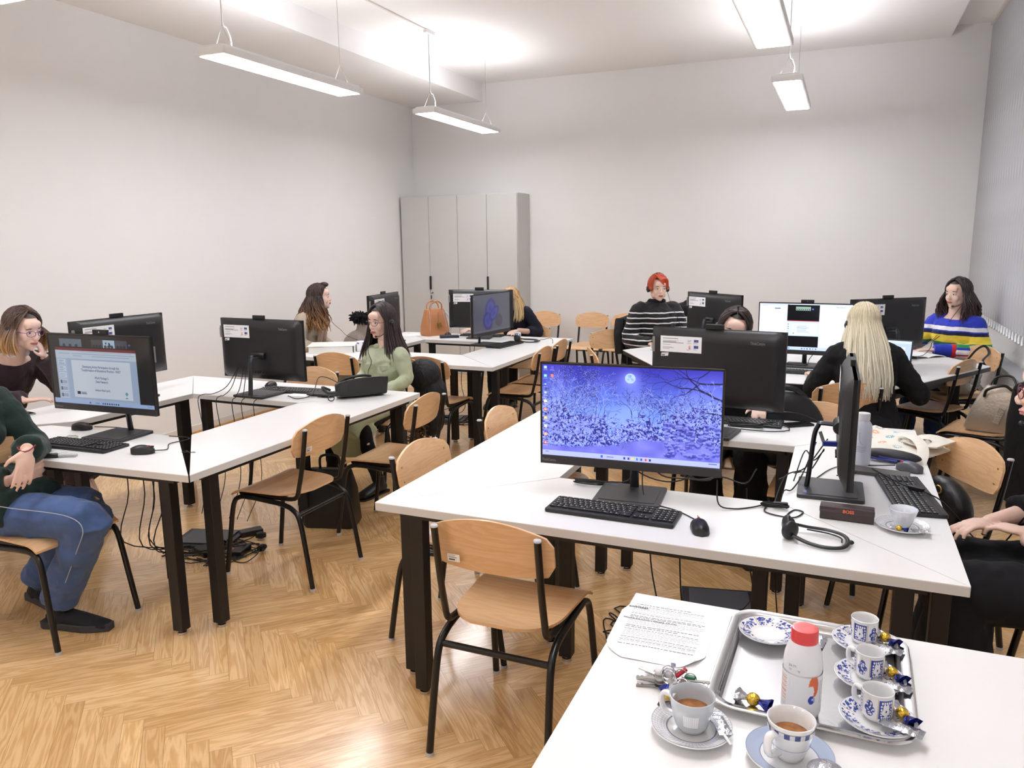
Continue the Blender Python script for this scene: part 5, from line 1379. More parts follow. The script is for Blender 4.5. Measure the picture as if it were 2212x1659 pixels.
def make_mouse(loc, rz, label, cable=None, bodym=None, wheel=(170, 40, 40), group='computer mice'):
    t = thing('computer_mouse', label, 'computer mouse', (loc[0], loc[1], ZT), rz, group)
    m, n = 14, 18; v, f = [], []
    for i in range(m+1):
        s = i/m; y = -.053+.106*s; w = .031*(max(0, 1-abs(s-.5)**3*8))**.5*(1-.12*math.sin(s*PI))+.0008; hh = .034*math.sin(min(1, s*1.15+.12)*PI)**.7 if s < .77 else .034*math.sin(min(1, .77*1.15+.12)*PI)**.7+(s-.77)*.03
        hh = .006+.030*max(0, math.sin((s*.78+.14)*PI))**.8
        for j in range(n):
            a = 2*PI*j/n; z = math.sin(a); v.append((w*math.cos(a), y, .004+(hh*max(0, z)**.8 if z > 0 else .003*z)))
    for i in range(m):
        for j in range(n): f.append((i*n+j, i*n+(j+1) % n, (i+1)*n+(j+1) % n, (i+1)*n+j))
    f.append(tuple(range(n-1, -1, -1))); f.append(tuple(m*n+j for j in range(n)))
    add('shell', (v, f), bodym or M_plastic, t, smooth=True)
    add('scroll_wheel', xf(lathe([(.009, -.003), (.010, 0), (.009, .003)], 14), Matrix.Translation((0, .030, .027)) @ Matrix.Rotation(PI/2, 4, 'Y')), mat('wheel_%d' % wheel[0], wheel, .5), t, smooth=True)
    add('button_gap', box(0, .028, .0305, .0012, .045, .008), M_bezel, t)
    if cable:
        off = Vector((loc[0], loc[1], ZT)); Mi = Matrix.Rotation(-rz, 4, 'Z')
        g = ctube([(p[0], p[1], p[2] if len(p) > 2 else ZT+.003) for p in cable], .0022, 5, 6)
        g = ([tuple(Mi @ (Vector(p)-off)) for p in g[0]], g[1])
        add('mouse_cable', g, M_cable, t, smooth=True)
    return t
make_mouse((-.375, 2.375), H(18), 'black mouse right of the foreground keyboard', [(-.392, 2.43, ZT+.012), (-.41, 2.47), (-.48, 2.53), (-.585, 2.58), (-.62, 2.63, ZT+.02), (-.64, 2.70, ZT+.08), (-.63, 2.74, ZT+.14)])
make_mouse((-2.845, 2.415), H(-62), 'black mouse right of the keyboard at the slide monitor', [(-2.80, 2.44, ZT+.012), (-2.79, 2.50), (-2.86, 2.58), (-2.84, 2.66), (-2.87, 2.70), (-2.98, 2.69)])
make_mouse((-3.52, 2.64), H(-70), 'black mouse lying behind the keyboard left of the slide monitor', [(-3.47, 2.67, ZT+.012), (-3.42, 2.72), (-3.35, 2.73), (-3.30, 2.70)])
make_mouse((-3.41, 3.93), H(190), 'black mouse behind the back-turned monitor by the left wall', [(-3.42, 3.87, ZT+.012), (-3.38, 3.80), (-3.33, 3.76)])
make_mouse((.285, 3.335), H(62), 'grey mouse in front of the black pencil pouch', [(.235, 3.36, ZT+.012), (.16, 3.36), (.07, 3.34), (.0, 3.25), (-.05, 3.10)], mat('grey_mouse_shell', (84, 84, 88), .35), (200, 50, 50))
make_mouse((-3.62, 6.80), H(185), 'dark mouse between the tan handbag and the monitor near the cabinet')

# ------------------------------------------------------------------ laptop
lp = thing('laptop', 'grey laptop with lit screen right of the blonde woman', 'laptop', (.28, 5.76, ZT), H(-14))
add('laptop_base', prism(rrect(0, -.09, .33, .22, .008), 0, .014), M_plast2, lp, bevel=.002)
add('laptop_keys', join(*[prism(rrect(-.14+i*.02, -.04-j*.02, .017, .016, .002, 2), .0138, .0152) for i in range(15) for j in range(5)]), M_key, lp)
lid = add('lid', xf(prism(rrect(0, .115, .33, .23, .008), -.004, .004), Matrix.Translation((0, .02, .012)) @ Matrix.Rotation(H(78), 4, 'X')), M_plast2, lp, bevel=.001)
Ml = Matrix.Translation((0, .02, .012)) @ Matrix.Rotation(H(78), 4, 'X')
canvas_mesh('laptop_screen', scr_doc(), lambda u, v: tuple(Ml @ Vector((-.155+u*.31, .222-v*.205, .0046))), M_screen, lp)
# ------------------------------------------------------------------ things on the serving table
def bagloft(secs, r=.02, k=4):
    v, f = [], []
    for z, sx, sy, dx in secs: v += [(x+dx, y, z) for x, y in rrect(0, 0, sx, sy, min(r, sy*.45), k)]
    n = 4*(k+1); m = len(secs)
    for i in range(m-1):
        for j in range(n): f.append((i*n+j, i*n+(j+1) % n, (i+1)*n+(j+1) % n, (i+1)*n+j))
    f.append(tuple(range(n-1, -1, -1))); f.append(tuple((m-1)*n+j for j in range(n)))
    return v, f
M_porc = mat('white_porcelain', (240, 240, 240), .12, coat=.6)
M_coffee = mat('coffee_crema', (168, 112, 66), .25, var=.35, vscale=60)
M_tray = mat('stainless_tray', (214, 214, 216), .16, metal=1, bump=.04, bscale=90)
M_gfoil = mat('gold_foil', (214, 178, 70), .25, metal=.9, bump=.9, bscale=110)
M_bfoil = mat('blue_foil', (28, 40, 120), .25, metal=.6, bump=.8, bscale=140)
M_sfoil = mat('silver_foil', (200, 202, 208), .22, metal=.9, bump=.7, bscale=110)
M_milk = mat('milk_bottle_plastic', (238, 239, 243), .35, coat=.2)
M_redcap = mat('red_screw_cap', (222, 62, 66), .3, coat=.3)

def ring_canvas(name, cv, prof, root, c=(0, 0, 0), m=None, a0=0.0, a1=2*PI):
    """canvas wrapped on a turned profile; v runs along the profile"""
    n = len(prof)-1
    def fn(u, v):
        t = v*n; i = min(int(t), n-1); k = t-i; r = prof[i][0]*(1-k)+prof[i+1][0]*k; z = prof[i][1]*(1-k)+prof[i+1][1]*k
        a = a0+(a1-a0)*u; return (c[0]+r*math.cos(a), c[1]+r*math.sin(a), c[2]+z)
    return canvas_mesh(name, cv, fn, m or M_glaze, root)
BLU = (44, 66, 150); WH = (240, 240, 242); GLD = (196, 160, 110)
def folk(w, h, panels=5, seed=1):
    c = Canvas(w, h, WH); r = random.Random(seed); A = c.w/c.h
    for p in range(panels):
        x0, x1 = p/panels, (p+1)/panels; xm = (x0+x1)/2; pw = 1/panels
        c.rect(x0, 0, x0+.008, 1, GLD)
        if p % 2 == 0:
            c.rect(x0+.012, .06, x1-.006, .97, BLU)
            for k in range(5):
                a = k*2*PI/5+.3; c.disc(xm+.16*pw*math.cos(a), .52+.20*math.sin(a), .11*pw, WH, 1, .15)
            for yy in (.16, .86):
                for k in range(5): c.disc(x0+.03+(k+.5)*(pw-.05)/5, yy, .05*pw, WH, 1, .06)
            for xx in (x0+.035, x1-.027):
                for k in range(4): c.disc(xx, .3+k*.14, .05*pw, WH, 1, .05)
            c.disc(xm, .52, .05*pw, BLU, 1, .07)
        else:
            for dx, dy, rr in ((0, .30, .20), (-.16, .52, .18), (.16, .52, .18), (0, .74, .22)): c.disc(xm+dx*pw, dy, rr*pw, BLU, 1, rr*.8)
            for k in range(26):
                c.disc(xm+r.uniform(-.28, .28)*pw, r.uniform(.2, .85), .035*pw, WH, 1, .04)
            c.disc(xm, .08, .09*pw, (222, 206, 180), .8, .06)
    return c
def saucer_pat(kind):
    c = Canvas(200, 26, WH); r = random.Random(3)
    if kind == 'folk':
        c.rect(0, 0, 1, .07, BLU)
        for p in range(7):
            x0 = p/7; c.rect(x0, .08, x0+.006, .9, GLD)
            for k in range(46):
                xx = x0+.02+r.random()*.115; yy = .15+.7*r.random(); c.disc(xx, yy, .0075, BLU, 1, .07)
            for k in range(12): c.disc(x0+.02+r.random()*.11, .2+.6*r.random(), .005, WH, 1, .05)
    elif kind == 'grid':
        c.rect(0, 0, 1, .05, (110, 116, 132))
        for k in range(60): c.rect(k/60, .05, k/60+.004, .8, (206, 208, 214))
        for k in range(4): c.rect(0, .2+k*.17, 1, .23+k*.17, (206, 208, 214))
        c.rect(0, .84, 1, .90, (120, 126, 140))
    elif kind == 'band':
        c.rect(0, 0, 1, .05, (110, 130, 170)); c.rect(0, .06, 1, .75, (176, 190, 214)); c.rect(0, .76, 1, .80, (110, 130, 170))
    return c
def saucer(t, R, kind, z=0.0, name='saucer'):
    add(name, lathe([(R*.42, 0), (R*.45, .0), (R*.52, .004), (R*.80, .009), (R, .0165), (R*1.005, .0185), (R*.98, .019), (R*.78, .0125), (R*.5, .0075), (0.002, .0065)], 48, (0, 0, z)), M_porc, t, smooth=True)
    if kind: ring_canvas('glaze_pattern', saucer_pat(kind), [(R*.985, .0196+z), (R*.78, .0132+z), (R*.54, .0088+z)], t)
def cup_geo(prof, th=.003, n=40):
    outer = [(r, z) for r, z in prof]; inner = [(r-th, max(z, th*1.5)) for r, z in reversed(prof)]
    return lathe([(0.002, 0)]+outer+[(prof[-1][0]-th*.5, prof[-1][1]+.001)]+inner+[(.002, th*1.5)], n, cap=False)
def handle(r0, z0, z1, out, a, rad=.0045, flat=1.5):
    d = Vector((math.cos(a), math.sin(a), 0)); z = Vector((0, 0, 1))
    return ctube([d*r0+z*z1, d*(r0+out*.8)+z*(z1+.002), d*(r0+out)+z*((z0+z1)/2+.004), d*(r0+out*.75)+z*(z0+.004), d*(r0-.003)+z*z0], rad, 5, 10, flat)

def espresso(loc, rz, label, seed=1):
    t = thing('espresso_cup', label, 'cup', loc, rz, 'patterned espresso cups')
    prof = [(.017, 0), (.0235, .003), (.0275, .012), (.0285, .03), (.0285, .052), (.029, .058)]
    add('bowl', cup_geo(prof, .0025), M_porc, t, smooth=True)
    ring_canvas('glaze_pattern', folk(280, 60, 6, seed), [(.0293, .0535), (.0289, .03), (.0279, .012)], t)
    add('handle', handle(.0275, .014, .045, .019, 0), M_porc, t, smooth=True)
    return t
def wrapper(loc, rz, label, s=1.0, ball=True, group='wrapped sweets'):
    t = thing('wrapped_sweet', label, 'sweet', loc, rz, group)
    add('gold_centre', ell((0, 0, .011*s), (.0125*s, .0115*s, .0115*s), 16, 12), M_gfoil, t, smooth=True)
    for q in (-1, 1):
        v, f = [], []; n = 10; r = random.Random(4+q)
        for i in range(4):
            for j in range(n):
                a = j/n*2*PI; rr = (.005+.0042*i)*s; v.append((q*(.010+.007*i)*s, math.cos(a)*rr*(1+.25*r.uniform(-1, 1)), .009*s+math.sin(a)*rr*.6+.002*r.random()))
        for i in range(3):
            for j in range(n): f.append((i*n+j, i*n+(j+1) % n, (i+1)*n+(j+1) % n, (i+1)*n+j))
        add('twisted_end', (v, f), M_bfoil if q > 0 else M_sfoil, t)
    return t
def sachet(loc, rz, label, sx=.062, sy=.024, group='sugar sachets'):
    t = add('sugar_sachet', surf(lambda u, v: ((u-.5)*sx, (v-.5)*sy, .004*math.sin(u*PI)*math.sin(v*PI)+.0012*math.sin(u*31)+.0015), 14, 8, .0012), M_sfoil, None, smooth=True, loc=loc, rot=(0, 0, rz))
    return tag(t, label, 'sugar sachet', group)

tr = thing('serving_tray', 'rounded stainless steel tray under the cups and the milk bottle', 'tray', (-.012, 1.625, ZT))
RP = [(.245, .175, .018, .0, .05), ]
def rr3(sx, sy, r, z, k=8): return [(x, y, z) for x, y in rrect(0, 0, sx, sy, r, k)]
layers = [rr3(.31, .37, .03, .0015), rr3(.325, .385, .034, .003), rr3(.338, .398, .04, .016), rr3(.345, .405, .043, .0185), rr3(.378, .438, .06, .020), rr3(.382, .442, .062, .018), rr3(.378, .438, .06, .0175), rr3(.345, .405, .043, .0165), rr3(.334, .394, .04, .014), rr3(.32, .38, .034, .0008), rr3(.31, .37, .03, .0)]
n = len(layers[0]); v = [p for l in layers for p in l]; f = []
for i in range(len(layers)-1):
    for j in range(n): f.append((i*n+j, i*n+(j+1) % n, (i+1)*n+(j+1) % n, (i+1)*n+j))
f.append(tuple(range(n-1, -1, -1))); f.append(tuple((len(layers)-1)*n+j for j in range(n)))
add('dish', (v, f), M_tray, tr, smooth=True); tr.rotation_euler = (0, 0, H(-1))
ZR = ZT+.0025
for (x, y, rz, l, sd) in ((.096, 1.792, 100, 'patterned blue and white espresso cup at the back of the tray', 1), (.103, 1.640, 150, 'patterned blue and white espresso cup in the middle of the tray', 2), (.113, 1.492, 150, 'patterned blue and white espresso cup at the front right of the tray', 3)):
    s = thing('saucer', l.replace('espresso cup', 'saucer'), 'saucer', (x-.004, y-.006, ZR), H(sd*40), 'patterned saucers'); saucer(s, .068, 'folk', 0, 'plate')
    espresso((x-.006, y+.004, ZR+.0085), H(rz), l, sd)
    wrapper((x+.038, y+.008, ZR+.014), H(-35-sd*6), 'gold sweet with blue and silver wrapper ends beside the %s' % ('rear espresso cup', 'middle espresso cup', 'front espresso cup')[sd-1])
    sachet((x+.035, y-.036, ZR+.021), H(-18), 'silver sugar sachet on the saucer of the %s' % ('rear espresso cup', 'middle espresso cup', 'front espresso cup')[sd-1], .075, .03)
s = thing('saucer', 'patterned blue and white saucer lying empty at the back left of the tray', 'saucer', (-.112, 1.752, ZR), .4, 'patterned saucers'); saucer(s, .066, 'folk', 0, 'plate')
sachet((-.0, 1.77, ZR+.002), H(80), 'silver sugar sachet standing behind the milk bottle', .06, .022)
wrapper((-.115, 1.462, ZR), H(-14), 'gold sweet with twisted wrapper at the front left of the tray', 1.1)
mk = thing('milk_bottle', 'white plastic milk bottle with red cap on the tray', 'bottle', (-.028, 1.475, ZR), H(60))
add('bottle_body', lathe([(.001, 0), (.030, 0), (.0345, .004), (.036, .012), (.036, .05), (.0355, .095), (.0365, .10), (.036, .108), (.034, .125), (.029, .142), (.0245, .152), (.0225, .156)], 40), M_milk, mk, smooth=True)
add('screw_cap', lathe([(.0235, .150), (.0255, .151), (.0255, .158), (.0250, .159), (.0250, .172), (.0235, .176), (.018, .1765), (.001, .1755)], 40), M_redcap, mk, smooth=True)
ml = Canvas(190, 60, (238, 239, 243)); r = random.Random(3)
for x0 in (.05, .55):
    for k in range(12): ml.rect(x0, .10+k*.052, x0+.16, .10+k*.052+(.04 if k % 2 else .012), (220, 152, 126), .9 if k % 2 else .7)
    ml.lines(x0, .76, x0+.13, 3, .05, (205, 180, 170), r, .015)
    ml.rect(x0+.19, .12, x0+.192, .70, (150, 150, 160))
    ml.disc(x0+.26, .22, .045, (226, 110, 66), 1, .26); ml.disc(x0+.285, .34, .03, (236, 236, 240), 1, .14); ml.disc(x0+.275, .55, .03, (40, 70, 180), 1, .11); ml.disc(x0+.268, .53, .007, (240, 240, 250), 1, .03); ml.rect(x0+.258, .48, x0+.262, .60, (240, 240, 250))
lb = ring_canvas('label', ml, [(.0368, .092), (.0366, .05), (.0366, .012)], mk, m=mat('bottle_label', attr='paint', rough=.4), a0=2*PI, a1=0)
for an in (-136,):
    M1 = Matrix.Rotation(H(an), 4, 'Z') @ Matrix.Translation((.0372, -.012, .014)) @ Matrix.Rotation(PI/2, 4, 'Z') @ Matrix.Rotation(PI/2, 4, 'X')
    add('volume_writing', xf(text_geo('0,5 L e', .0085), M1), mat('bottle_print', (60, 60, 70), .5), mk)
M2 = Matrix.Rotation(H(-172), 4, 'Z') @ Matrix.Translation((.0358, -.012, .108)) @ Matrix.Rotation(PI/2, 4, 'Z') @ Matrix.Rotation(PI/2, 4, 'X')
add('date_print', xf(join(text_geo('26.05.', .007), move(text_geo('12:40 HR', .006), 0, -.008, 0)), M2), mat('grey_print', (130, 130, 140), .5), mk)

# the two full coffee cups in front
def coffee_cup(t, prof, col, fill=.62, hd=None, thick=.003):
    add('bowl', cup_geo(prof, thick, 48), col, t, smooth=True)
    zt = prof[-1][1]; zf = zt*fill; rf = .02
    for (r0, z0), (r1, z1) in zip(prof, prof[1:]):
        if z0 <= zf <= z1: rf = r0+(r1-r0)*(zf-z0)/(z1-z0)-thick
    add('coffee', lathe([(.001, zf), (rf, zf+.0008)], 40, cap=False), M_coffee, t, smooth=True)
    if hd is not None: add('handle', handle(*hd), M_porc, t, smooth=True)
ca = thing('coffee_cup', 'pale grey coffee cup with a white checked patch, full of coffee', 'cup', (-.213, 1.332, ZT+.009), 0, 'full coffee cups')
M_greyglz = mat('pale_grey_glaze', (196, 202, 208), .15, coat=.6)
pa = [(.020, 0), (.026, .003), (.031, .012), (.0365, .032), (.041, .056), (.0425, .068)]
coffee_cup(ca, pa, M_greyglz, .55, (.035, .016, .052, .026, H(168), .005))
gp = Canvas(30, 30, (246, 246, 246))
for k in range(8): gp.rect(k/8, 0, k/8+.03, 1, (214, 216, 222)); gp.rect(0, k/8, 1, k/8+.03, (214, 216, 222))
ring_canvas('checked_patch', gp, [(.0395, .046), (.0350, .022)], ca, a0=H(255), a1=H(298))
s = thing('saucer', 'white saucer with a fine grid under the pale grey coffee cup', 'saucer', (-.213, 1.332, ZT), 0); saucer(s, .075, 'grid', 0, 'plate')
wrapper((-.272, 1.395, ZT+.012), H(100), 'gold and blue wrapped sweet at the handle side of the pale grey cup', .95)
sachet((-.163, 1.345, ZT+.022), H(-62), 'silver sugar sachet leaning on the saucer of the pale grey cup', .07, .026)
sk = tag(add('stirring_stick', box(0, 0, 0, .085, .005, .0015), mat('white_stirrer', (238, 238, 238), .5), None, loc=(-.158, 1.325, ZT+.0225), rot=(0, 0, H(-58))), 'thin white stirring stick on the saucer of the pale grey cup', 'stirring stick')
cbp = thing('coffee_cup', 'white coffee cup with dark blue squares below the rim, full of coffee', 'cup', (-.038, 1.316, ZT+.009), 0, 'full coffee cups')
pb = [(.018, 0), (.0235, .003), (.028, .014), (.034, .036), (.039, .060), (.0415, .074)]
coffee_cup(cbp, pb, M_porc, .60, (.031, .018, .056, .026, H(232), .0055))
sq = Canvas(240, 12, WH)
for k in range(14): sq.rect(k/14, 0, k/14+.036, 1, (40, 58, 130)); sq.rect(k/14+.036, 0, k/14+.0714, 1, (214, 216, 222))
ring_canvas('square_band', sq, [(.0412, .066), (.0396, .056)], cbp)
add('thin_line', tube([(.0335*math.cos(a), .0335*math.sin(a), .030) for a in [k*2*PI/40 for k in range(40)]], .0004, 4, closed=True), mat('blue_line', (120, 140, 180), .3), cbp)
s = thing('saucer', 'white saucer with a pale blue band under the cup with blue squares', 'saucer', (-.038, 1.316, ZT), 0); saucer(s, .076, 'band', 0, 'plate')
sf = add('crumpled_foil', ell((0, 0, .014), (.030, .024, .014), 22, 14), mat('crumpled_silver_foil', (206, 208, 214), .2, metal=.85, bump=1.0, bscale=70), None, smooth=True, loc=(.022, 1.275, ZT+.012))
tag(sf, 'crumpled silver wrapper on the saucer of the cup with blue squares', 'wrapper')
sf2 = add('crumpled_foil', ell((0, 0, .01), (.02, .02, .01), 16, 10), mat('crumpled_silver_foil'), None, smooth=True, loc=(.46, 1.72, ZT)); tag(sf2, 'small silver wrapper at the right edge of the foreground table', 'wrapper')

# notice sheet with printed lines
pc = Canvas(170, 190, (249, 249, 250)); r = random.Random(12)
y = .07
for n_, b_ in ((1, 1), (4, 0), (2, 0), (2, 1), (4, 0), (2, 1), (5, 0), (4, 0), (1, 1)):
    for k in range(n_):
        x = .12; e = r.uniform(.6, .88) if k == n_-1 else .88
        while x < e:
            w = r.uniform(.015, .05); pc.rect(x, y, x+w, y+(.011 if b_ else .007), (70, 70, 76) if b_ else (120, 120, 128), .85); x += w+.01
        y += .024
    y += .016
sh = thing('notice_sheet', 'creased white sheet with printed instructions on the foreground table', 'sheet of paper', (-.347, 1.685, ZT), H(2))
def sheet(u, v): 
    x, yy = (u-.5)*.225, (.5-v)*.285
    c = min(u, 1-u)*4.5; c2 = min(v, 1-v)*4.5; k = max(0, 1-(c+c2))
    return (x*(1-.16*k), yy*(1-.16*k), .0012+.010*k**1.5*(1 if (u > .5) else .4)+.0006*math.sin(u*9+v*5))
canvas_mesh('paper', pc, sheet, mat('printed_paper', attr='paint', rough=.8), sh)
Mh = Matrix.Translation((-.10, .100, .0028))
add('heading_text', xf(join(text_geo('KAFETERIJA', .0095, .0002), move(text_geo('PAUZA ZA KAVU I PAUZA ZA ČAJ', .0085, .0002), 0, -.06, 0)), Mh), M_bezel, sh)

# bunch of keys
kg = thing('bunch_of_keys', 'bunch of silver keys with white and red green charms on the foreground table', 'keys', (-.275, 1.462, ZT))
M_keym = mat('key_nickel', (170, 166, 158), .3, metal=.9)
r = random.Random(5)
for k in range(14):
    a = r.uniform(0, 2*PI) if k > 5 else (2.9, 3.4, .2, -.3, 3.15, 2.6)[k]; ln = .05; z = .003+.0018*k
    M1 = Matrix.Translation((math.cos(a)*.018, math.sin(a)*.012, z)) @ Matrix.Rotation(a, 4, 'Z') @ Matrix.Rotation(r.uniform(-.15, .15), 4, 'Y')
    add('key', xf(join(lathe([(.011, -.001), (.011, .001)], 14, (.008, 0, 0)), box(.036, 0, 0, .042, .007, .002), box(.045, -.004, 0, .004, .005, .002), box(.053, -.004, 0, .004, .005, .002)), M1), M_keym, kg)
for k in range(9):
    c = Vector((r.uniform(-.03, .035), r.uniform(-.01, .015), .016+.0022*k)); q = Matrix.Rotation(r.uniform(.6, 1.5), 3, 'X') @ Matrix.Rotation(r.uniform(0, 3), 3, 'Z')
    add('key_ring', tube([c+q @ Vector((.013*math.cos(a), .013*math.sin(a), 0)) for a in [j*2*PI/18 for j in range(18)]], .0012, 6, closed=True), M_chrome, kg)
add('charm', join(ell((-.012, .012, .028), (.014, .011, .012), 12, 9), ell((-.028, .010, .026), (.012, .010, .010), 12, 9)), mat('white_charm', (236, 236, 240), .4, bump=.5, bscale=120), kg, smooth=True)
add('charm', xf(box(0, 0, 0, .028, .010, .006), Matrix.Translation((.014, .016, .030)) @ Matrix.Rotation(.7, 4, 'Z') @ Matrix.Rotation(-.5, 4, 'Y')), mat('red_charm', (180, 30, 50), .4), kg, bevel=.002)
add('charm', xf(box(0, 0, 0, .022, .010, .008), Matrix.Translation((.034, .012, .026))), mat('green_charm', (20, 110, 70), .4), kg, bevel=.003)

# ------------------------------------------------------------------ things on the other tables
def cable(name_label, pts, r=.0026, k=5, cat='cable', group=None):
    o0 = pts[0]; t = add('cable', ctube([(p[0]-o0[0], p[1]-o0[1], p[2]-o0[2]) for p in pts], r, k, 6), M_cable, None, smooth=True, loc=tuple(o0))
    return tag(t, name_label, cat, group)
def phone(loc, rz, label, case, s=(.072, .150), group='mobile phones'):
    t = thing('mobile_phone', label, 'mobile phone', loc, rz, group)
    add('phone_case', prism(rrect(0, 0, s[0], s[1], .010), 0, .0085), case, t, bevel=.0015)
    add('display', prism(rrect(0, 0, s[0]-.005, s[1]-.005, .008), .0083, .0092), mat('phone_glass', (10, 10, 12), .06, coat=1), t)
phone((-4.17, 2.78, ZT), H(80), 'phone with pale green edge on the table by the woman in maroon', mat('pale_green_case', (150, 170, 165), .3, metal=.5))
phone((-3.60, 2.36, ZT), H(-65), 'phone in a dark red case beside the green sweater sleeve', mat('dark_red_case', (140, 40, 60), .4))
phone((-.17, 4.00, ZT), H(-55), 'black phone on the table behind the snowy forest monitor', mat('black_phone_case', (24, 24, 26), .3, metal=.5))
phone((-2.90, 3.80, ZT), H(-75), 'thin dark phone beside the papers by the black handbag', mat('black_phone_case'))
nb = add('notebook', join(box(0, 0, .006, .15, .21, .012)), mat('cream_notebook', (232, 222, 206), .7), None, loc=(-3.74, 2.42, ZT), rot=(0, 0, H(20)), bevel=.001); tag(nb, 'cream notebook at the left edge beside the red phone', 'notebook')
pn = thing('marker_pen', 'orange marker pen in front of the keyboard at the slide monitor', 'pen', (-3.36, 2.285, ZT+.006), H(-14))
add('barrel', tube([(-.055, 0, 0), (.045, 0, 0)], .005, 10), mat('orange_pen', (220, 96, 70), .4), pn, smooth=True); add('pen_cap', tube([(.03, 0, 0), (.066, 0, 0)], [.0056, .0045], 10), mat('orange_pen'), pn, smooth=True)
il = thing('cable_remote', 'clear and grey in-line cable remote at the table edge below the slide monitor', 'cable remote', (-3.14, 2.23, ZT+.008), H(30))
add('remote_body', tube([(-.07, -.0, 0), (-.06, 0, 0), (-.01, 0, .002), (0, 0, .002)], [.006, .011, .012, .008], 12), M_plast2, il, smooth=True)
add('clear_sleeve', tube([(0, 0, .002), (.03, .0, .002), (.075, 0, 0)], [.011, .010, .006], 12), mat('clear_plastic_sleeve', (225, 228, 230), .1, trans=.7), il, smooth=True)
cable('thin black cable running from the cable remote off the table edge to the left', [(-3.20, 2.195, ZT+.006), (-3.26, 2.165, ZT+.004), (-3.4, 2.10, ZT-.03), (-3.6, 2.03, ZT-.05)], .002)
hp = thing('hair_pin', 'small twisted black wire hair clip near the right corner of the slide monitor table', 'hair clip', (-2.66, 2.50, ZT+.002))
add('wire', ctube([(-.03, .012, 0), (.0, .0, .002), (-.03, -.012, 0), (-.025, .012, .003), (.01, -.006, .001), (.035, .004, .002), (.02, .012, 0), (.0, .0, .001)], .0011, 5, 6), M_bezel, hp)
br = add('bead_bracelet', tube([(.032*math.cos(a), .022*math.sin(a), .003+.001*math.sin(a*5)) for a in [k*2*PI/20 for k in range(20)]], .003, 6, closed=True), mat('pale_green_beads', (190, 196, 170), .4, bump=.8, bscale=300), None, smooth=True, loc=(-3.42, 2.505, ZT)); tag(br, 'pale beaded bracelet behind the keyboard at the slide monitor', 'bracelet')

def lying_headset(loc, rz, label, s=1.0):
    t = thing('headset', label, 'headset', loc, rz, 'headsets lying on tables')
    add('ear_cup', ell((-.075*s, .018*s, .031*s), (.018*s, .030*s, .030*s), 18, 12, Matrix.Rotation(.35, 3, 'Z')), M_plastic, t, smooth=True)
    add('ear_cup', ell((-.058*s, -.028*s, .030*s), (.030*s, .017*s, .030*s), 18, 12, Matrix.Rotation(.9, 3, 'Z')), M_plastic, t, smooth=True)
    add('ear_pad', ell((-.062*s, .005*s, .031*s), (.014*s, .026*s, .028*s), 16, 10, Matrix.Rotation(.4, 3, 'Z')), mat('foam_black', (26, 26, 28), .95), t, smooth=True)
    arc = [(-.06, .035, .03), (-.02, .05, .022), (.04, .062, .018), (.085, .045, .016), (.105, .0, .014), (.095, -.045, .010), (.05, -.062, .008), (.0, -.055, .010), (-.045, -.045, .02)]
    add('headband', ctube([(x*s, y*s, z*s) for x, y, z in arc], .0048*s, 5, 8, 1.5, up=(0, 0, 1)), M_plastic, t, smooth=True)
    add('inner_band', ctube([(-.02*s, .038*s, .018*s), (.04*s, .045*s, .014*s), (.08*s, .03*s, .012*s), (.088*s, .0, .010*s)], .0025*s, 5, 6), M_plastic, t, smooth=True)
    add('microphone', ell((.112*s, .012*s, .010*s), (.009*s, .007*s, .007*s), 10, 8), M_plastic, t, smooth=True)
    return t
lying_headset((-.045, 2.425, ZT), H(-8), 'black headset lying right of the mouse at the snowy forest monitor', 1.0)
cable('loop of black headset cable between the snowy forest monitor and the lying headset', [(-.36, 2.62, ZT+.10), (-.35, 2.60, ZT+.02), (-.30, 2.62, ZT+.003), (-.24, 2.66, ZT+.004), (-.20, 2.70, ZT+.006), (-.20, 2.63, ZT+.003), (-.14, 2.60, ZT+.003), (-.10, 2.61, ZT+.003), (-.08, 2.67, ZT+.003), (-.11, 2.68, ZT+.003), (-.13, 2.60, ZT+.003), (-.12, 2.50, ZT+.003), (-.11, 2.45, ZT+.02)])
def coil(label, c, r=.045, n=4, ry=.5, seed=1, z=None, extra=None):
    q = random.Random(seed); pts = []
    for k in range(n*10):
        a = k/10*2*PI; pts.append((c[0]+r*math.cos(a)*(1+.15*q.uniform(-1, 1)), c[1]+r*ry*math.sin(a)*(1+.2*q.uniform(-1, 1)), (z or c[2])+.004+.004*(k/10)+.003*q.random()))
    if extra: pts += extra
    return cable(label, pts, .0026, 3)
coil('bundled black cable left of the stand of the snowy forest monitor', (-.845, 2.70, ZT), .055, 4, .22, 2, extra=[(-.76, 2.71, ZT+.02), (-.70, 2.71, ZT+.03), (-.66, 2.72, ZT+.09)])
coil('bundled black cable with in-line remote between the two right monitors', (-.175, 2.685, ZT), .045, 3, .35, 3)
cr = add('cable_remote', prism(rrect(0, 0, .05, .016, .006), 0, .010), M_plastic, None, bevel=.002, loc=(-.155, 2.69, ZT+.012), rot=(0, 0, .2)); tag(cr, 'small black in-line remote on the bundled cable behind the headset', 'cable remote')
cr = add('cable_remote', prism(rrect(0, 0, .06, .020, .008), 0, .012), M_plastic, None, bevel=.002, loc=(.285, 3.02, ZT+.018), rot=(0, 0, -.55)); tag(cr, 'black in-line remote lying on the upper end of the right keyboard', 'cable remote')
cable('black cable arching over the right keyboard to the in-line remote', [(.02, 3.10, ZT+.02), (.09, 3.22, ZT+.004), (.13, 3.30, ZT+.006), (.17, 3.20, ZT+.02), (.24, 3.06, ZT+.022), (.27, 3.03, ZT+.022)])
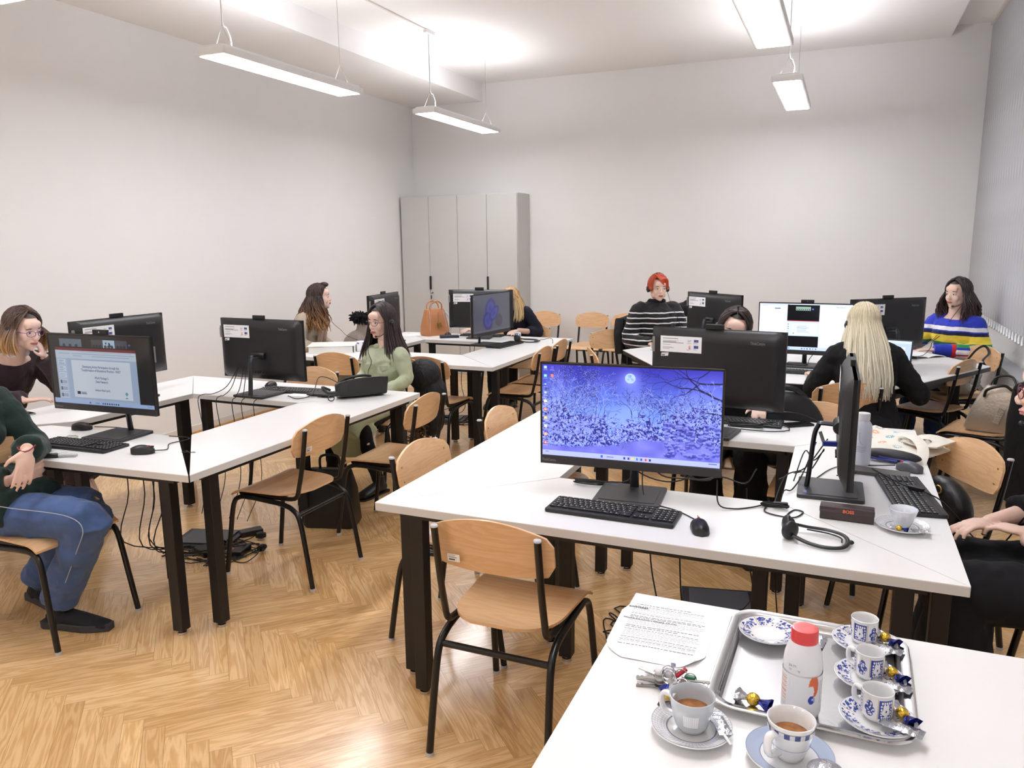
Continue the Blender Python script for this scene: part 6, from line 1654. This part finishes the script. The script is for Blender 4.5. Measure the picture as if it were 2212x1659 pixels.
cable('black cable from the in-line remote down to the person in black', [(.31, 3.0, ZT+.02), (.36, 2.97, ZT+.004), (.41, 2.95, .70), (.50, 3.05, .58), (.56, 3.0, .60), (.60, 2.93, .72), (.66, 2.84, .88)])
# glasses case
gc = thing('glasses_case', 'dark brown leather glasses case with an orange imprint in front of the edge-on monitor', 'glasses case', (.055, 2.655, ZT), H(-2))
add('case_body', xf(prism(rrect(0, 0, .052, .046, .012), -.082, .082), Matrix.Translation((0, 0, .0235)) @ Matrix.Rotation(PI/2, 4, 'Y')), mat('dark_brown_leather', (62, 46, 46), .4, bump=.2, bscale=300), gc, bevel=.003)
add('case_flap', surf(lambda u, v: ((u-.5)*.166, -.026-.001*math.sin(v*PI), .030+.017*v-.002), 4, 4, .003, (0, -1, 0)), mat('dark_brown_leather'), gc)
add('imprint', xf(text_geo('BOSS', .015, .0004, 'CENTER'), Matrix.Translation((.005, -.0295, .031)) @ Matrix.Rotation(PI/2, 4, 'X')), mat('orange_imprint', (226, 110, 70), .4), gc)
# cup at the right table
rc_ = thing('coffee_cup', 'white tapered coffee cup beside the right keyboard', 'cup', (.218, 2.625, ZT+.009))
pw = [(.016, 0), (.022, .003), (.028, .018), (.036, .040), (.0425, .060)]
coffee_cup(rc_, pw, mat('pale_blue_white_glaze', (226, 230, 238), .15, coat=.6), .18)
ring_canvas('checked_patch', gp, [(.0385, .046), (.0325, .026)], rc_, a0=H(205), a1=H(240))
s = thing('saucer', 'white ribbed saucer under the tapered coffee cup at the right table', 'saucer', (.218, 2.625, ZT)); saucer(s, .078, 'grid', 0, 'plate')
wrapper((.205, 2.572, ZT+.012), H(-15), 'opened gold and blue sweet wrapper on the saucer at the right table', .8)
sachet((.265, 2.575, ZT+.018), H(12), 'white sugar sachet on the saucer at the right table', .05, .03)
tag(add('stirring_stick', box(0, 0, 0, .07, .004, .0015), mat('white_stirrer'), None, loc=(.285, 2.565, ZT+.021), rot=(0, 0, H(-20))), 'thin white stirring stick sticking out over the saucer at the right table', 'stirring stick')
nbk = add('tablet_computer', prism(rrect(0, 0, .21, .075, .006), 0, .014), mat('grey_folio', (92, 90, 88), .6, bump=.2, bscale=300), None, bevel=.002, loc=(.175, 3.245, ZT), rot=(0, 0, H(-7))); tag(nbk, 'flat grey folio case between the mouse and the right keyboard', 'tablet case')
# water bottle
wb = thing('water_bottle', 'matt white water bottle with white screw cap behind the edge-on monitor', 'bottle', (.108, 3.375, ZT))
add('bottle_body', lathe([(.001, 0), (.032, 0), (.0355, .004), (.0355, .15), (.033, .168), (.024, .183), (.021, .187)], 36), mat('matt_white_steel', (226, 230, 242), .45), wb, smooth=True)
add('screw_cap', lathe([(.0235, .186), (.0245, .188), (.0245, .212), (.023, .215), (.001, .2155)], 32), mat('white_cap', (244, 244, 246), .4), wb, smooth=True)
add('grey_print', join(*[ctube([(.0362*math.cos(a), .0362*math.sin(a), z+.002*math.sin(a*9)) for a in [H(k) for k in range(235, 300, 10)]], .0005, 2, 4) for z in (.06, .067, .074, .08)], ctube([(.0362*math.cos(H(x)), .0362*math.sin(H(x)), z) for x, z in ((250, .14), (252, .11), (262, .095), (275, .09))], .0005, 3, 4)), mat('grey_print'), wb)
# usb stick + hub behind the edge-on monitor
us = thing('usb_stick', 'blue usb hub with a silver stick behind the edge-on monitor', 'usb stick', (-.012, 2.99, ZT+.17), H(10))
add('hub', box(0, 0, 0, .05, .02, .018), mat('blue_plastic', (40, 56, 150), .35), us, bevel=.002); add('stick', xf(box(0, 0, 0, .012, .005, .042), Matrix.Translation((-.03, -.004, .026)) @ Matrix.Rotation(-.35, 4, 'Y')), M_chrome, us, bevel=.001)
# tote bag
tb = thing('tote_bag', 'cream cotton tote bag with flower prints lying on the right table', 'bag', (.235, 3.72, ZT), H(-32))
tc_ = Canvas(180, 130, (240, 236, 226)); r = random.Random(8)
def flower(x, y, rgb, kind):
    for k in range(14 if kind else 8):
        a = k*2*PI/(14 if kind else 8)
        if kind: tc_.line(x+.030*math.cos(a), y+.042*math.sin(a), x+.046*math.cos(a), y+.064*math.sin(a), 1.4, rgb)
        else: tc_.disc(x+.030*math.cos(a), y+.044*math.sin(a), .015, rgb, 1, .022); tc_.disc(x+.030*math.cos(a), y+.044*math.sin(a), .006, (240, 236, 226), 1, .009)
for (x, y, q, kd) in ((.30, .66, (40, 30, 40), 1), (.50, .74, (240, 150, 90), 0), (.70, .80, (80, 170, 190), 1), (.28, .42, (240, 160, 100), 0), (.46, .44, (70, 160, 190), 0), (.24, .2, (60, 50, 60), 1), (.64, .52, (70, 140, 160), 1), (.44, .18, (90, 180, 210), 0), (.62, .25, (236, 150, 90), 0), (.12, .75, (90, 180, 210), 1), (.84, .6, (240, 160, 100), 0)): flower(x, y, q, kd)
def tote(u, v):
    x, y = (u-.5)*.40, (.5-v)*.30
    e = min(1, min(u, 1-u)*6)*min(1, min(v, 1-v)*6)
    return (x, y, .004+.050*e**.7*(.75+.25*math.sin(u*4+v*3))+.006*math.sin(u*13)*e)
canvas_mesh('printed_front', tc_, tote, mat('printed_canvas', attr='paint', rough=.9, bump=.2, bscale=600), tb)
add('back_panel', box(0, 0, .003, .40, .30, .005), cloth('cream_canvas', (238, 232, 220), .9, .3, 14), tb)
add('carrying_strap', ctube([(.02, .02, .062), (.10, -.02, .070), (.17, -.075, .058), (.21, -.13, .03), (.225, -.20, -.02), (.20, -.27, -.14), (.17, -.33, -.26)], .022, 5, 8, .14, up=(.5, .8, .2)), cloth('cream_canvas'), tb, smooth=True)
add('printed_writing', xf(text_geo('DOT', .045, .001), Matrix.Translation((.155, .02, .062)) @ Matrix.Rotation(-2.2, 4, 'Z')), M_bezel, tb)
add('folded_flap', surf(lambda u, v: (.07+u*.15, .12-v*.16, .050+.022*math.sin(u*PI)*math.sin(v*PI+.4)), 10, 8, .006), cloth('cream_canvas'), tb, smooth=True)
pp = thing('pencil_pouch', 'black see-through pencil pouch with blue pens in front of the tote bag', 'pencil case', (.225, 3.46, ZT), H(-14))
add('pouch', ell((0, 0, .026), (.115, .038, .025), 24, 12), mat('black_mesh_pouch', (36, 36, 42), .5, bump=.4, bscale=200), pp, smooth=True)
add('pen', join(tube([(-.08, -.034, .014), (.05, -.036, .012)], .005, 8), tube([(-.04, -.036, .022), (.08, -.030, .018)], .005, 8)), mat('blue_violet_pens', (58, 66, 150), .35), pp, smooth=True)

# black handbag on the empty table
hb = thing('handbag', 'black leather handbag lying on its side at the end of the empty table', 'handbag', (-2.66, 3.86, ZT), H(52))
add('bag_body', join(*[tube([(-.15, 0, .052), (-.10, 0, .058), (.0, 0, .062), (.10, 0, .060), (.155, 0, .058)], [.050, .060, .066, .064, .062], 4, False, 1.5, up=(0, 0.7, .7))]), M_matleather, hb, bevel=.01)
hb.children[0].data.transform(Matrix.Identity(4))
add('bag_handle', ctube([(-.12, .02, .10), (-.08, -.03, .128), (.0, -.04, .138), (.06, -.01, .125)], .008, 5, 8), M_matleather, hb, smooth=True)
add('bag_handle', ctube([(-.19, .0, .06), (-.24, -.02, .085), (-.22, -.05, .055), (-.16, -.06, .05)], .008, 5, 8), M_matleather, hb, smooth=True)
add('buckle', join(tube([(-.2+.018*math.cos(a), -.05+.01*math.sin(a), .02+.014*math.sin(a)) for a in [k*2*PI/14 for k in range(14)]], .003, 6, closed=True)), M_dark_alu, hb, smooth=True)
pr = thing('loose_papers', 'white papers between the black handbag and the wall monitor', 'papers', (-3.02, 3.86, ZT), H(10))
for k, a in ((0, 0), (1, 9), (2, -6)): add('sheet', prism([(x*math.cos(H(a))-y*math.sin(H(a)), x*math.sin(H(a))+y*math.cos(H(a))) for x, y in ((-.10, -.14), (.10, -.14), (.10, .14), (-.10, .14))], .0005+k*.0012, .0012+k*.0012), M_paperm, pr)
tbk = add('tablet_computer', prism(rrect(0, 0, .17, .11, .012), 0, .010), M_plastic, None, bevel=.002, loc=(-2.90, 3.80, ZT+.011), rot=(0, 0, H(6))); tag(tbk, 'dark touch pad on the papers beside the black handbag', 'touch pad')
cable('thin black cable looping beside the black handbag', [(-3.1, 3.72, ZT+.003), (-2.98, 3.66, ZT+.003), (-2.93, 3.74, ZT+.02), (-2.98, 3.88, ZT+.10), (-2.90, 3.93, ZT+.07), (-2.83, 3.92, ZT+.03)])
# cables behind the wall monitor, down to the floor
for i, (x, y, dx) in enumerate(((-3.40, 3.62, -.22), (-3.38, 3.60, -.10), (-3.34, 3.6, -.02), (-3.32, 3.6, .03), (-3.29, 3.6, .09))):
    cable('black cable hanging from the back-turned monitor by the left wall over the inner table edge', [(x, y+.02, ZT+.18), (x+dx*.3, y-.02, ZT+.06), (x+dx*.7, y-.05, ZT+.012), (x+dx, 3.555, ZT+.006), (x+dx*1.05, 3.52, ZT-.03), (x+dx*1.0+.03, 3.51, .5), (x+dx+.05, 3.49, .25), (x+dx*.8, 3.42, .02)], .0024, 4, 'cable', 'cables hanging behind the wall monitor')

# middle left group: handbag, wallet, papers, cup, headset, binder
tn = thing('handbag', 'tan leather handbag with raised handles standing on the table before the cabinet', 'handbag', (-3.80, 6.86, ZT), H(62))
M_tan = mat('tan_leather', (188, 124, 78), .4, bump=.15, bscale=200, var=.06, vscale=10)
add('bag_body', bagloft([(0, .25, .14, 0), (.015, .27, .155, 0), (.10, .262, .14, 0), (.20, .235, .09, 0), (.262, .215, .06, 0), (.266, .20, .045, 0)]), M_tan, tn, smooth=True)
for q in (-1, 1): add('bag_handle', ctube([(-.07, q*.025, .24), (-.065, q*.035, .31), (0, q*.045, .345), (.065, q*.035, .31), (.07, q*.025, .24)], .007, 5, 8), M_tan, tn, smooth=True)
add('shoulder_strap', ctube([(.12, 0, .23), (.17, -.01, .18), (.19, -.02, .08), (.15, -.03, .01)], .012, 5, 8, .3), mat('brown_strap'), tn, smooth=True)
add('seam', join(tube([(-.105, -.074, .02), (-.10, -.072, .10), (-.085, -.048, .20), (-.08, -.032, .26)], .0025, 5), tube([(.105, -.074, .02), (.10, -.072, .10), (.085, -.048, .20), (.08, -.032, .26)], .0025, 5)), mat('brown_strap', (96, 62, 40), .5), tn)
add('logo_charm', join(box(0, -.088, .105, .012, .006, .08), box(0, -.088, .12, .045, .006, .008), box(0, -.088, .095, .045, .006, .008), box(-.018, -.088, .107, .006, .006, .05), box(.018, -.088, .107, .006, .006, .05), box(0, -.07, .19, .004, .006, .09)), M_gold, tn)
wl = add('wallet', prism(rrect(0, 0, .19, .10, .008), 0, .024), mat('navy_wallet', (34, 38, 62), .4, bump=.15, bscale=300), None, bevel=.004, loc=(-3.55, 6.70, ZT), rot=(0, 0, H(30))); tag(wl, 'dark blue wallet beside the tan handbag', 'wallet')
pr2 = add('sheet_of_paper', box(0, 0, .0006, .21, .14, .0012), M_paperm, None, loc=(-3.42, 6.62, ZT), rot=(0, 0, H(8))); tag(pr2, 'white paper in front of the dark blue wallet', 'paper')
pr3 = add('sheet_of_paper', box(0, 0, .0006, .2, .28, .0012), M_paperm, None, loc=(-4.02, 6.98-.16, ZT), rot=(0, 0, H(-20))); tag(pr3, 'white paper left of the tan handbag', 'paper')
mc = thing('espresso_cup', 'small patterned cup behind the headset at the middle left tables', 'cup', (-2.86, 6.80, ZT)); 
add('bowl', cup_geo([(.02, 0), (.03, .006), (.033, .03), (.034, .065)]), M_porc, mc, smooth=True); ring_canvas('glaze_pattern', folk(160, 40, 6, 5), [(.0346, .062), (.0336, .03), (.031, .01)], mc)
sw = add('wrapped_sweet', ell((0, 0, .012), (.018, .012, .012), 12, 8), M_gfoil, None, smooth=True, loc=(-2.80, 6.74, ZT)); tag(sw, 'gold wrapped sweet beside the small patterned cup, middle left tables', 'sweet')
lying_headset((-2.70, 6.60, ZT), H(20), 'black headset lying right of the slanted swirl wallpaper monitor', 1.15)
cable('black headset cable looping over the table edge at the middle left tables', [(-2.62, 6.62, ZT+.01), (-2.56, 6.70, ZT+.02), (-2.50, 6.74, ZT+.03), (-2.45, 6.66, ZT+.02), (-2.42, 6.58, ZT+.004)])
bd = thing('binder', 'thick white binder lying on the table behind the beech chair', 'binder', (-4.06, 5.50, ZT), H(28))
add('cover', join(box(0, 0, .002, .40, .30, .004), box(0, 0, .062, .40, .30, .004), box(.199, 0, .032, .004, .30, .06)), mat('binder_white', (238, 236, 230), .5), bd, bevel=.002)
add('pages', surf(lambda u, v: ((u-.5)*.37, (v-.5)*.28, .058-.002*math.sin(u*9)), 10, 2, .052), mat('page_block', (240, 238, 232), .8, bump=.6, bscale=40, stretch=(1, 1, 30)), bd)
tbx = thing('tissue_box', 'white tissue box with small blue flowers beside the binder', 'tissue box', (-3.78, 5.66, ZT), H(30))
tcv = Canvas(90, 36, (232, 232, 236)); r = random.Random(2)
for k in range(26): tcv.disc(r.random(), r.random(), .035, (60, 84, 160) if k % 3 else (200, 60, 70), 1, .07)
add('carton', box(0, 0, .04, .23, .12, .08), mat('carton_white', (234, 234, 236), .6), tbx, bevel=.002)
canvas_mesh('flower_print', tcv, lambda u, v: ((u-.5)*.228, -.0608, .078-v*.076), M_paint, tbx)
canvas_mesh('flower_print', tcv, lambda u, v: ((u-.5)*.228, .058-v*.116, .0808), M_paint, tbx)
# fur trimmed jacket beyond the binder
fj = thing('winter_jacket', 'beige jacket with black fur collar heaped on a chair behind the woman in green', 'jacket', (-4.52, 6.62, 0))
add('jacket_body', join(ell((0, 0, .62), (.22, .16, .18), 18, 12), ell((.10, .02, .80), (.16, .12, .14), 16, 10), ell((.24, .02, .92), (.12, .10, .10), 14, 9)), cloth('greige_padded_cloth', (176, 164, 154), .8, .9, 12), fj, rem=.012, sm=3)
r = random.Random(6); fs_ = []
for k in range(420):
    a, bb = r.uniform(0, 2*PI), r.uniform(-1, 1); d = Vector((math.cos(a)*math.sqrt(1-bb*bb), math.sin(a)*math.sqrt(1-bb*bb), bb)); c = Vector((r.uniform(-.02, .20), -.08+r.uniform(-.03, .03), .93+r.uniform(-.02, .02)))
    fs_.append(tube([c, c+d*.04, c+d*.062+Vector((0, 0, -.008))], [.014, .010, .002], 4))
add('fur_collar', join(*fs_), mat('black_fur', (14, 12, 16), .9), fj)
# things at the half hexagon tables
bk = thing('open_book', 'open white notebook in front of the woman in the colourful sweater', 'notebook', (.56, 6.78, ZT), H(40))
add('pages', surf(lambda u, v: ((u-.5)*.34, (v-.5)*.24, .004+.014*abs(math.sin((u)*2*PI))**.6), 16, 2, .004), M_paperm, bk, smooth=True)
coil('tangled black cable in front of the woman in the colourful sweater', (.47, 6.58, ZT), .075, 5, .5, 7, extra=[(.6, 6.7, ZT+.02), (.66, 6.85, ZT+.06), (.68, 6.95, ZT+.10), (.74, 7.08, ZT+.13)])
coil('tangled black cable under the white web page monitor', (-.30, 5.93, ZT), .10, 4, .4, 8, extra=[(-.2, 6.0, ZT+.05), (-.15, 6.0, ZT+.12)])
coil('tangled black cable on the keyboard beyond the snowy forest monitor', (-.41, 3.86, ZT), .085, 4, .45, 9, extra=[(-.30, 3.93, ZT+.02), (-.24, 3.95, ZT+.01), (-.20, 3.86, ZT+.004), (-.30, 3.80, ZT+.004), (-.42, 3.78, ZT+.01)])
cable('black cable trailing down the back edge of the right table', [(-.06, 3.04, ZT+.16), (-.10, 3.0, ZT+.04), (-.13, 2.90, ZT+.006), (-.16, 2.85, ZT+.0), (-.175, 2.84, .55), (-.15, 2.9, .2), (-.1, 3.0, .02)])
for i, (a, b_, c_) in enumerate((((-.02, 3.02, ZT+.18), (-.16, 2.98, ZT+.03), (-.19, 2.80, ZT-.05)), ((-.03, 2.98, ZT+.15), (-.12, 3.14, ZT+.006), (-.19, 3.10, ZT-.02)), ((-.03, 3.0, ZT+.14), (-.10, 3.12, ZT+.10), (-.13, 3.0, ZT+.01)))):
    cable('black cable hanging behind the stand of the edge-on monitor', [a, ((a[0]+b_[0])/2, (a[1]+b_[1])/2-.03, (a[2]+b_[2])/2-.03), b_, c_], .0026, 5, 'cable', 'cables of the edge-on monitor')
for i, x in enumerate((-.70, -.62, -.50)):
    cable('black cable curving below the snowy forest monitor', [(x, 2.66, ZT+.15), (x+.05, 2.70, ZT+.07), (x+.14, 2.74, ZT+.035+.02*i), (x+.22, 2.74, ZT+.06), (x+.26, 2.70, ZT+.13)], .0026, 5, 'cable', 'cables below the snowy forest monitor')

# ------------------------------------------------------------------ bags and coats on chairs
bp = thing('backpack', 'black leather backpack leaning behind the table with the phone', 'backpack', (-.24, 4.16, .47), H(4))
add('pack_body', join(ell((0, 0, .20), (.20, .06, .215), 20, 14), ell((-.05, -.03, .16), (.14, .045, .15), 16, 10)), mat('black_soft_leather', (12, 12, 14), .38, bump=.6, bscale=22), bp, rem=.008, sm=2)
add('shoulder_strap', ctube([(-.12, .03, .38), (-.06, .0, .425), (.04, -.01, .425), (.12, .02, .35)], .014, 5, 8, .4), mat('black_soft_leather'), bp, smooth=True)
add('zip', ctube([(-.17, -.045, .28), (-.05, -.070, .31), (.06, -.064, .31), (.16, -.04, .27)], .003, 5, 6), M_dark_alu, bp, smooth=True)
sb_ = thing('handbag', 'silver grey handbag with metal plate on a beech chair near the right edge', 'handbag', (.90, 5.50, .465), H(-18))
add('bag_body', bagloft([(0, .25, .14, 0), (.02, .28, .16, .0), (.12, .27, .14, .02), (.23, .23, .09, .04), (.28, .19, .05, .05), (.285, .17, .04, .05)], .03), mat('pewter_leather', (172, 160, 146), .32, metal=.35, bump=.4, bscale=60), sb_, smooth=True)
add('bag_handle', ctube([(-.04, -.06, .22), (-.02, -.09, .27), (.06, -.08, .30), (.10, -.04, .27)], .009, 5, 8), M_matleather, sb_, smooth=True)
add('bag_handle', ctube([(-.03, .0, .27), (.0, .04, .33), (.08, .05, .34), (.12, .0, .28)], .007, 5, 8), M_matleather, sb_, smooth=True)
add('metal_plate', xf(box(0, 0, 0, .032, .004, .10), Matrix.Translation((.05, -.082, .11)) @ Matrix.Rotation(.3, 4, 'Y')), mat('engraved_silver', (190, 186, 178), .35, metal=.8, bump=1, bscale=160), sb_)
bc = thing('dark_coat', 'long black coat hanging from the chair with the silver handbag', 'coat', (1.08, 5.14, 0))
add('coat_body', join(tube([(0, 0, .80), (.0, -.02, .6), (-.0, -.03, .35), (.01, -.02, .12)], [.15, .17, .165, .15], 16, False, .45, up=(.9, -.3, 0)), ell((0, 0, .80), (.15, .09, .05), 14, 9)), M_knitblack, bc, rem=.012, sm=3)
bb2 = thing('handbag', 'black soft handbag with tassels on the seat right of the right table', 'handbag', (.42, 3.42, .47), H(-50))
add('bag_body', join(ell((0, 0, .11), (.14, .07, .13), 18, 12)), mat('black_soft_leather'), bb2, rem=.008, sm=1)
for x in (-.05, .03): add('buckle', tube([(x+.016*math.cos(a), -.06, .20+.016*math.sin(a)) for a in [k*2*PI/14 for k in range(14)]], .003, 6, closed=True), M_gold, bb2, smooth=True)
add('tassel', join(*[tube([(-.02+.004*k, -.072, .15), (-.03+.009*k, -.082, .04)], .003, 5) for k in range(6)]), M_matleather, bb2)
gcz = thing('dark_coat', 'dark navy puffer coat hanging on the chair of the woman in green', 'coat', (-2.72, 4.80, 0))
add('coat_body', join(ell((-.04, .0, .72), (.13, .11, .12), 18, 12), ell((.0, .02, .58), (.13, .10, .15), 18, 12), ell((-.02, .05, .40), (.11, .09, .15), 16, 10)), cloth('navy_puffer', (10, 10, 18), .65, 1.0, 22, sheen=0), gcz, rem=.01, sm=3)
r = random.Random(16); fs_ = []
for k in range(240):
    a = r.uniform(0, 2*PI); c = Vector((-.05+r.uniform(-.06, .06), -.08+r.uniform(-.03, .03), .30+r.uniform(-.09, .09))); d = Vector((math.cos(a)*.8, -.6, math.sin(a)*.8)); fs_.append(tube([c, c+d*.03, c+d*.055], [.006, .004, .001], 4))
add('fur_trim', join(*fs_), mat('brown_fur', (92, 72, 52), .9, var=.4, vscale=60), gcz)
fc = thing('folded_cloth', 'folded beige cloth on the chair seat below the table corner near the blinds', 'cloth', (.86, 6.76, .465), .4)
add('folds', join(ell((0, 0, .04), (.14, .12, .045), 16, 10), ell((-.04, -.04, .08), (.10, .08, .05), 14, 9)), cloth('beige_fleece', (176, 162, 146), .9, .9, 14), fc, rem=.01, sm=3)
ss = thing('bag_strap', 'thin black strap looped over the pale chair near the blinds', 'strap', (1.0, 6.86, .80), 0)
add('strap', ctube([(-.10, -.07, -.10), (-.03, -.035, .0), (.03, .0, .03), (.06, -.02, -.02), (.02, -.05, -.08), (.06, -.06, -.14)], .009, 5, 6, .25), M_matleather, ss, smooth=True)
bfb = thing('handbag', 'black bag standing on the floor behind the nearest chair of the front left tables', 'handbag', (-2.74, 3.62, 0), .3)
add('bag_body', bagloft([(0, .30, .16, 0), (.02, .32, .18, 0), (.22, .30, .14, 0), (.34, .26, .07, 0), (.345, .25, .06, 0)], .03), M_matleather, bfb, smooth=True)
add('bag_handle', ctube([(-.06, 0, .33), (-.05, 0, .42), (.05, 0, .42), (.06, 0, .33)], .008, 5, 8), M_matleather, bfb, smooth=True)

# ------------------------------------------------------------------ power strips and cables on the floor
def floor_box(loc, rz, label, m=None):
    t = thing('floor_socket_box', label, 'floor socket box', loc, rz, 'floor socket boxes')
    add('frame', join(box(0, 0, .008, .34, .26, .016)), M_plast2, t, bevel=.003)
    add('lid', join(box(0, 0, .020, .27, .20, .008)), m or mat('box_lid_grey', (84, 86, 92), .35), t, bevel=.002)
floor_box((-.44, 3.42, 0), .2, 'dark grey floor socket box behind the paper sheet on the serving table')
floor_box((-3.25, 3.14, 0), .3, 'dark grey floor socket box under the front left tables')
floor_box((-3.40, 6.35, 0), .2, 'dark floor socket box under the middle left tables')
def adapter(loc, rz, label):
    t = thing('power_adapter', label, 'power adapter', loc, rz, 'power adapters on the floor')
    add('brick', box(0, 0, .016, .065, .125, .032), M_plastic, t, bevel=.004)
    add('lead', ctube([(0, -.06, .012), (.02, -.11, .004), (.09, -.12, .004), (.12, -.05, .02), (.11, .0, .03)], .003, 5, 6), M_cable, t, smooth=True)
    add('plug', tube([(.11, .0, .03), (.11, .03, .026), (.115, .055, .024)], [.016, .022, .014], 10), M_plastic, t, smooth=True)
adapter((-2.94, 3.06, 0), .25, 'black power adapter with plug in front on the floor, front left tables')
adapter((-3.08, 3.30, 0), -.6, 'black power adapter behind the table legs, front left tables')
adapter((-3.12, 2.98, 0), 1.2, 'black power adapter beside the double table legs, front left tables')
adapter((-3.55, 6.45, .028), .5, 'black power adapter on the floor box, middle left tables')
def floor_tangle(label, c, n, R, seed, up=None):
    q = random.Random(seed); gs = []
    for k in range(n):
        p = [(q.uniform(-R, R), q.uniform(-R, R)*.7, .004+.004*q.random()) for _ in range(6)]
        if up and k < len(up): p = [(up[k][0]-c[0], up[k][1]-c[1], up[k][2]), (up[k][0]-c[0]+q.uniform(-.03, .03), up[k][1]-c[1]+q.uniform(-.03, .03), .45), (up[k][0]-c[0]+q.uniform(-.06, .06), up[k][1]-c[1]+q.uniform(-.05, .05), .2)]+p
        gs.append(ctube(p, .003, 5, 5))
    o = add('cable_tangle', join(*gs), M_cable, None, smooth=True, loc=(c[0], c[1], 0)); tag(o, label, 'cables', None, 'stuff')
    return o
floor_tangle('tangle of black cables hanging below the slide monitor table onto the floor', (-3.12, 3.02), 12, .26, 3, [(-3.12, 2.62, .70), (-3.06, 2.62, .70), (-3.0, 2.63, .70), (-2.98, 2.60, .70), (-3.20, 2.60, .70)])
floor_tangle('tangle of black cables on the floor under the middle left tables', (-3.35, 6.35), 12, .3, 5, [(-2.99, 6.1, .70), (-2.97, 6.2, .70), (-3.0, 5.9, .7), (-3.2, 6.55, .70), (-3.25, 6.55, .70)])
floor_tangle('black cables trailing over the floor under the front right tables', (-.55, 3.1), 5, .35, 7, [(-.62, 2.76, .70), (-.50, 2.76, .70), (-.30, 3.0, .70)])
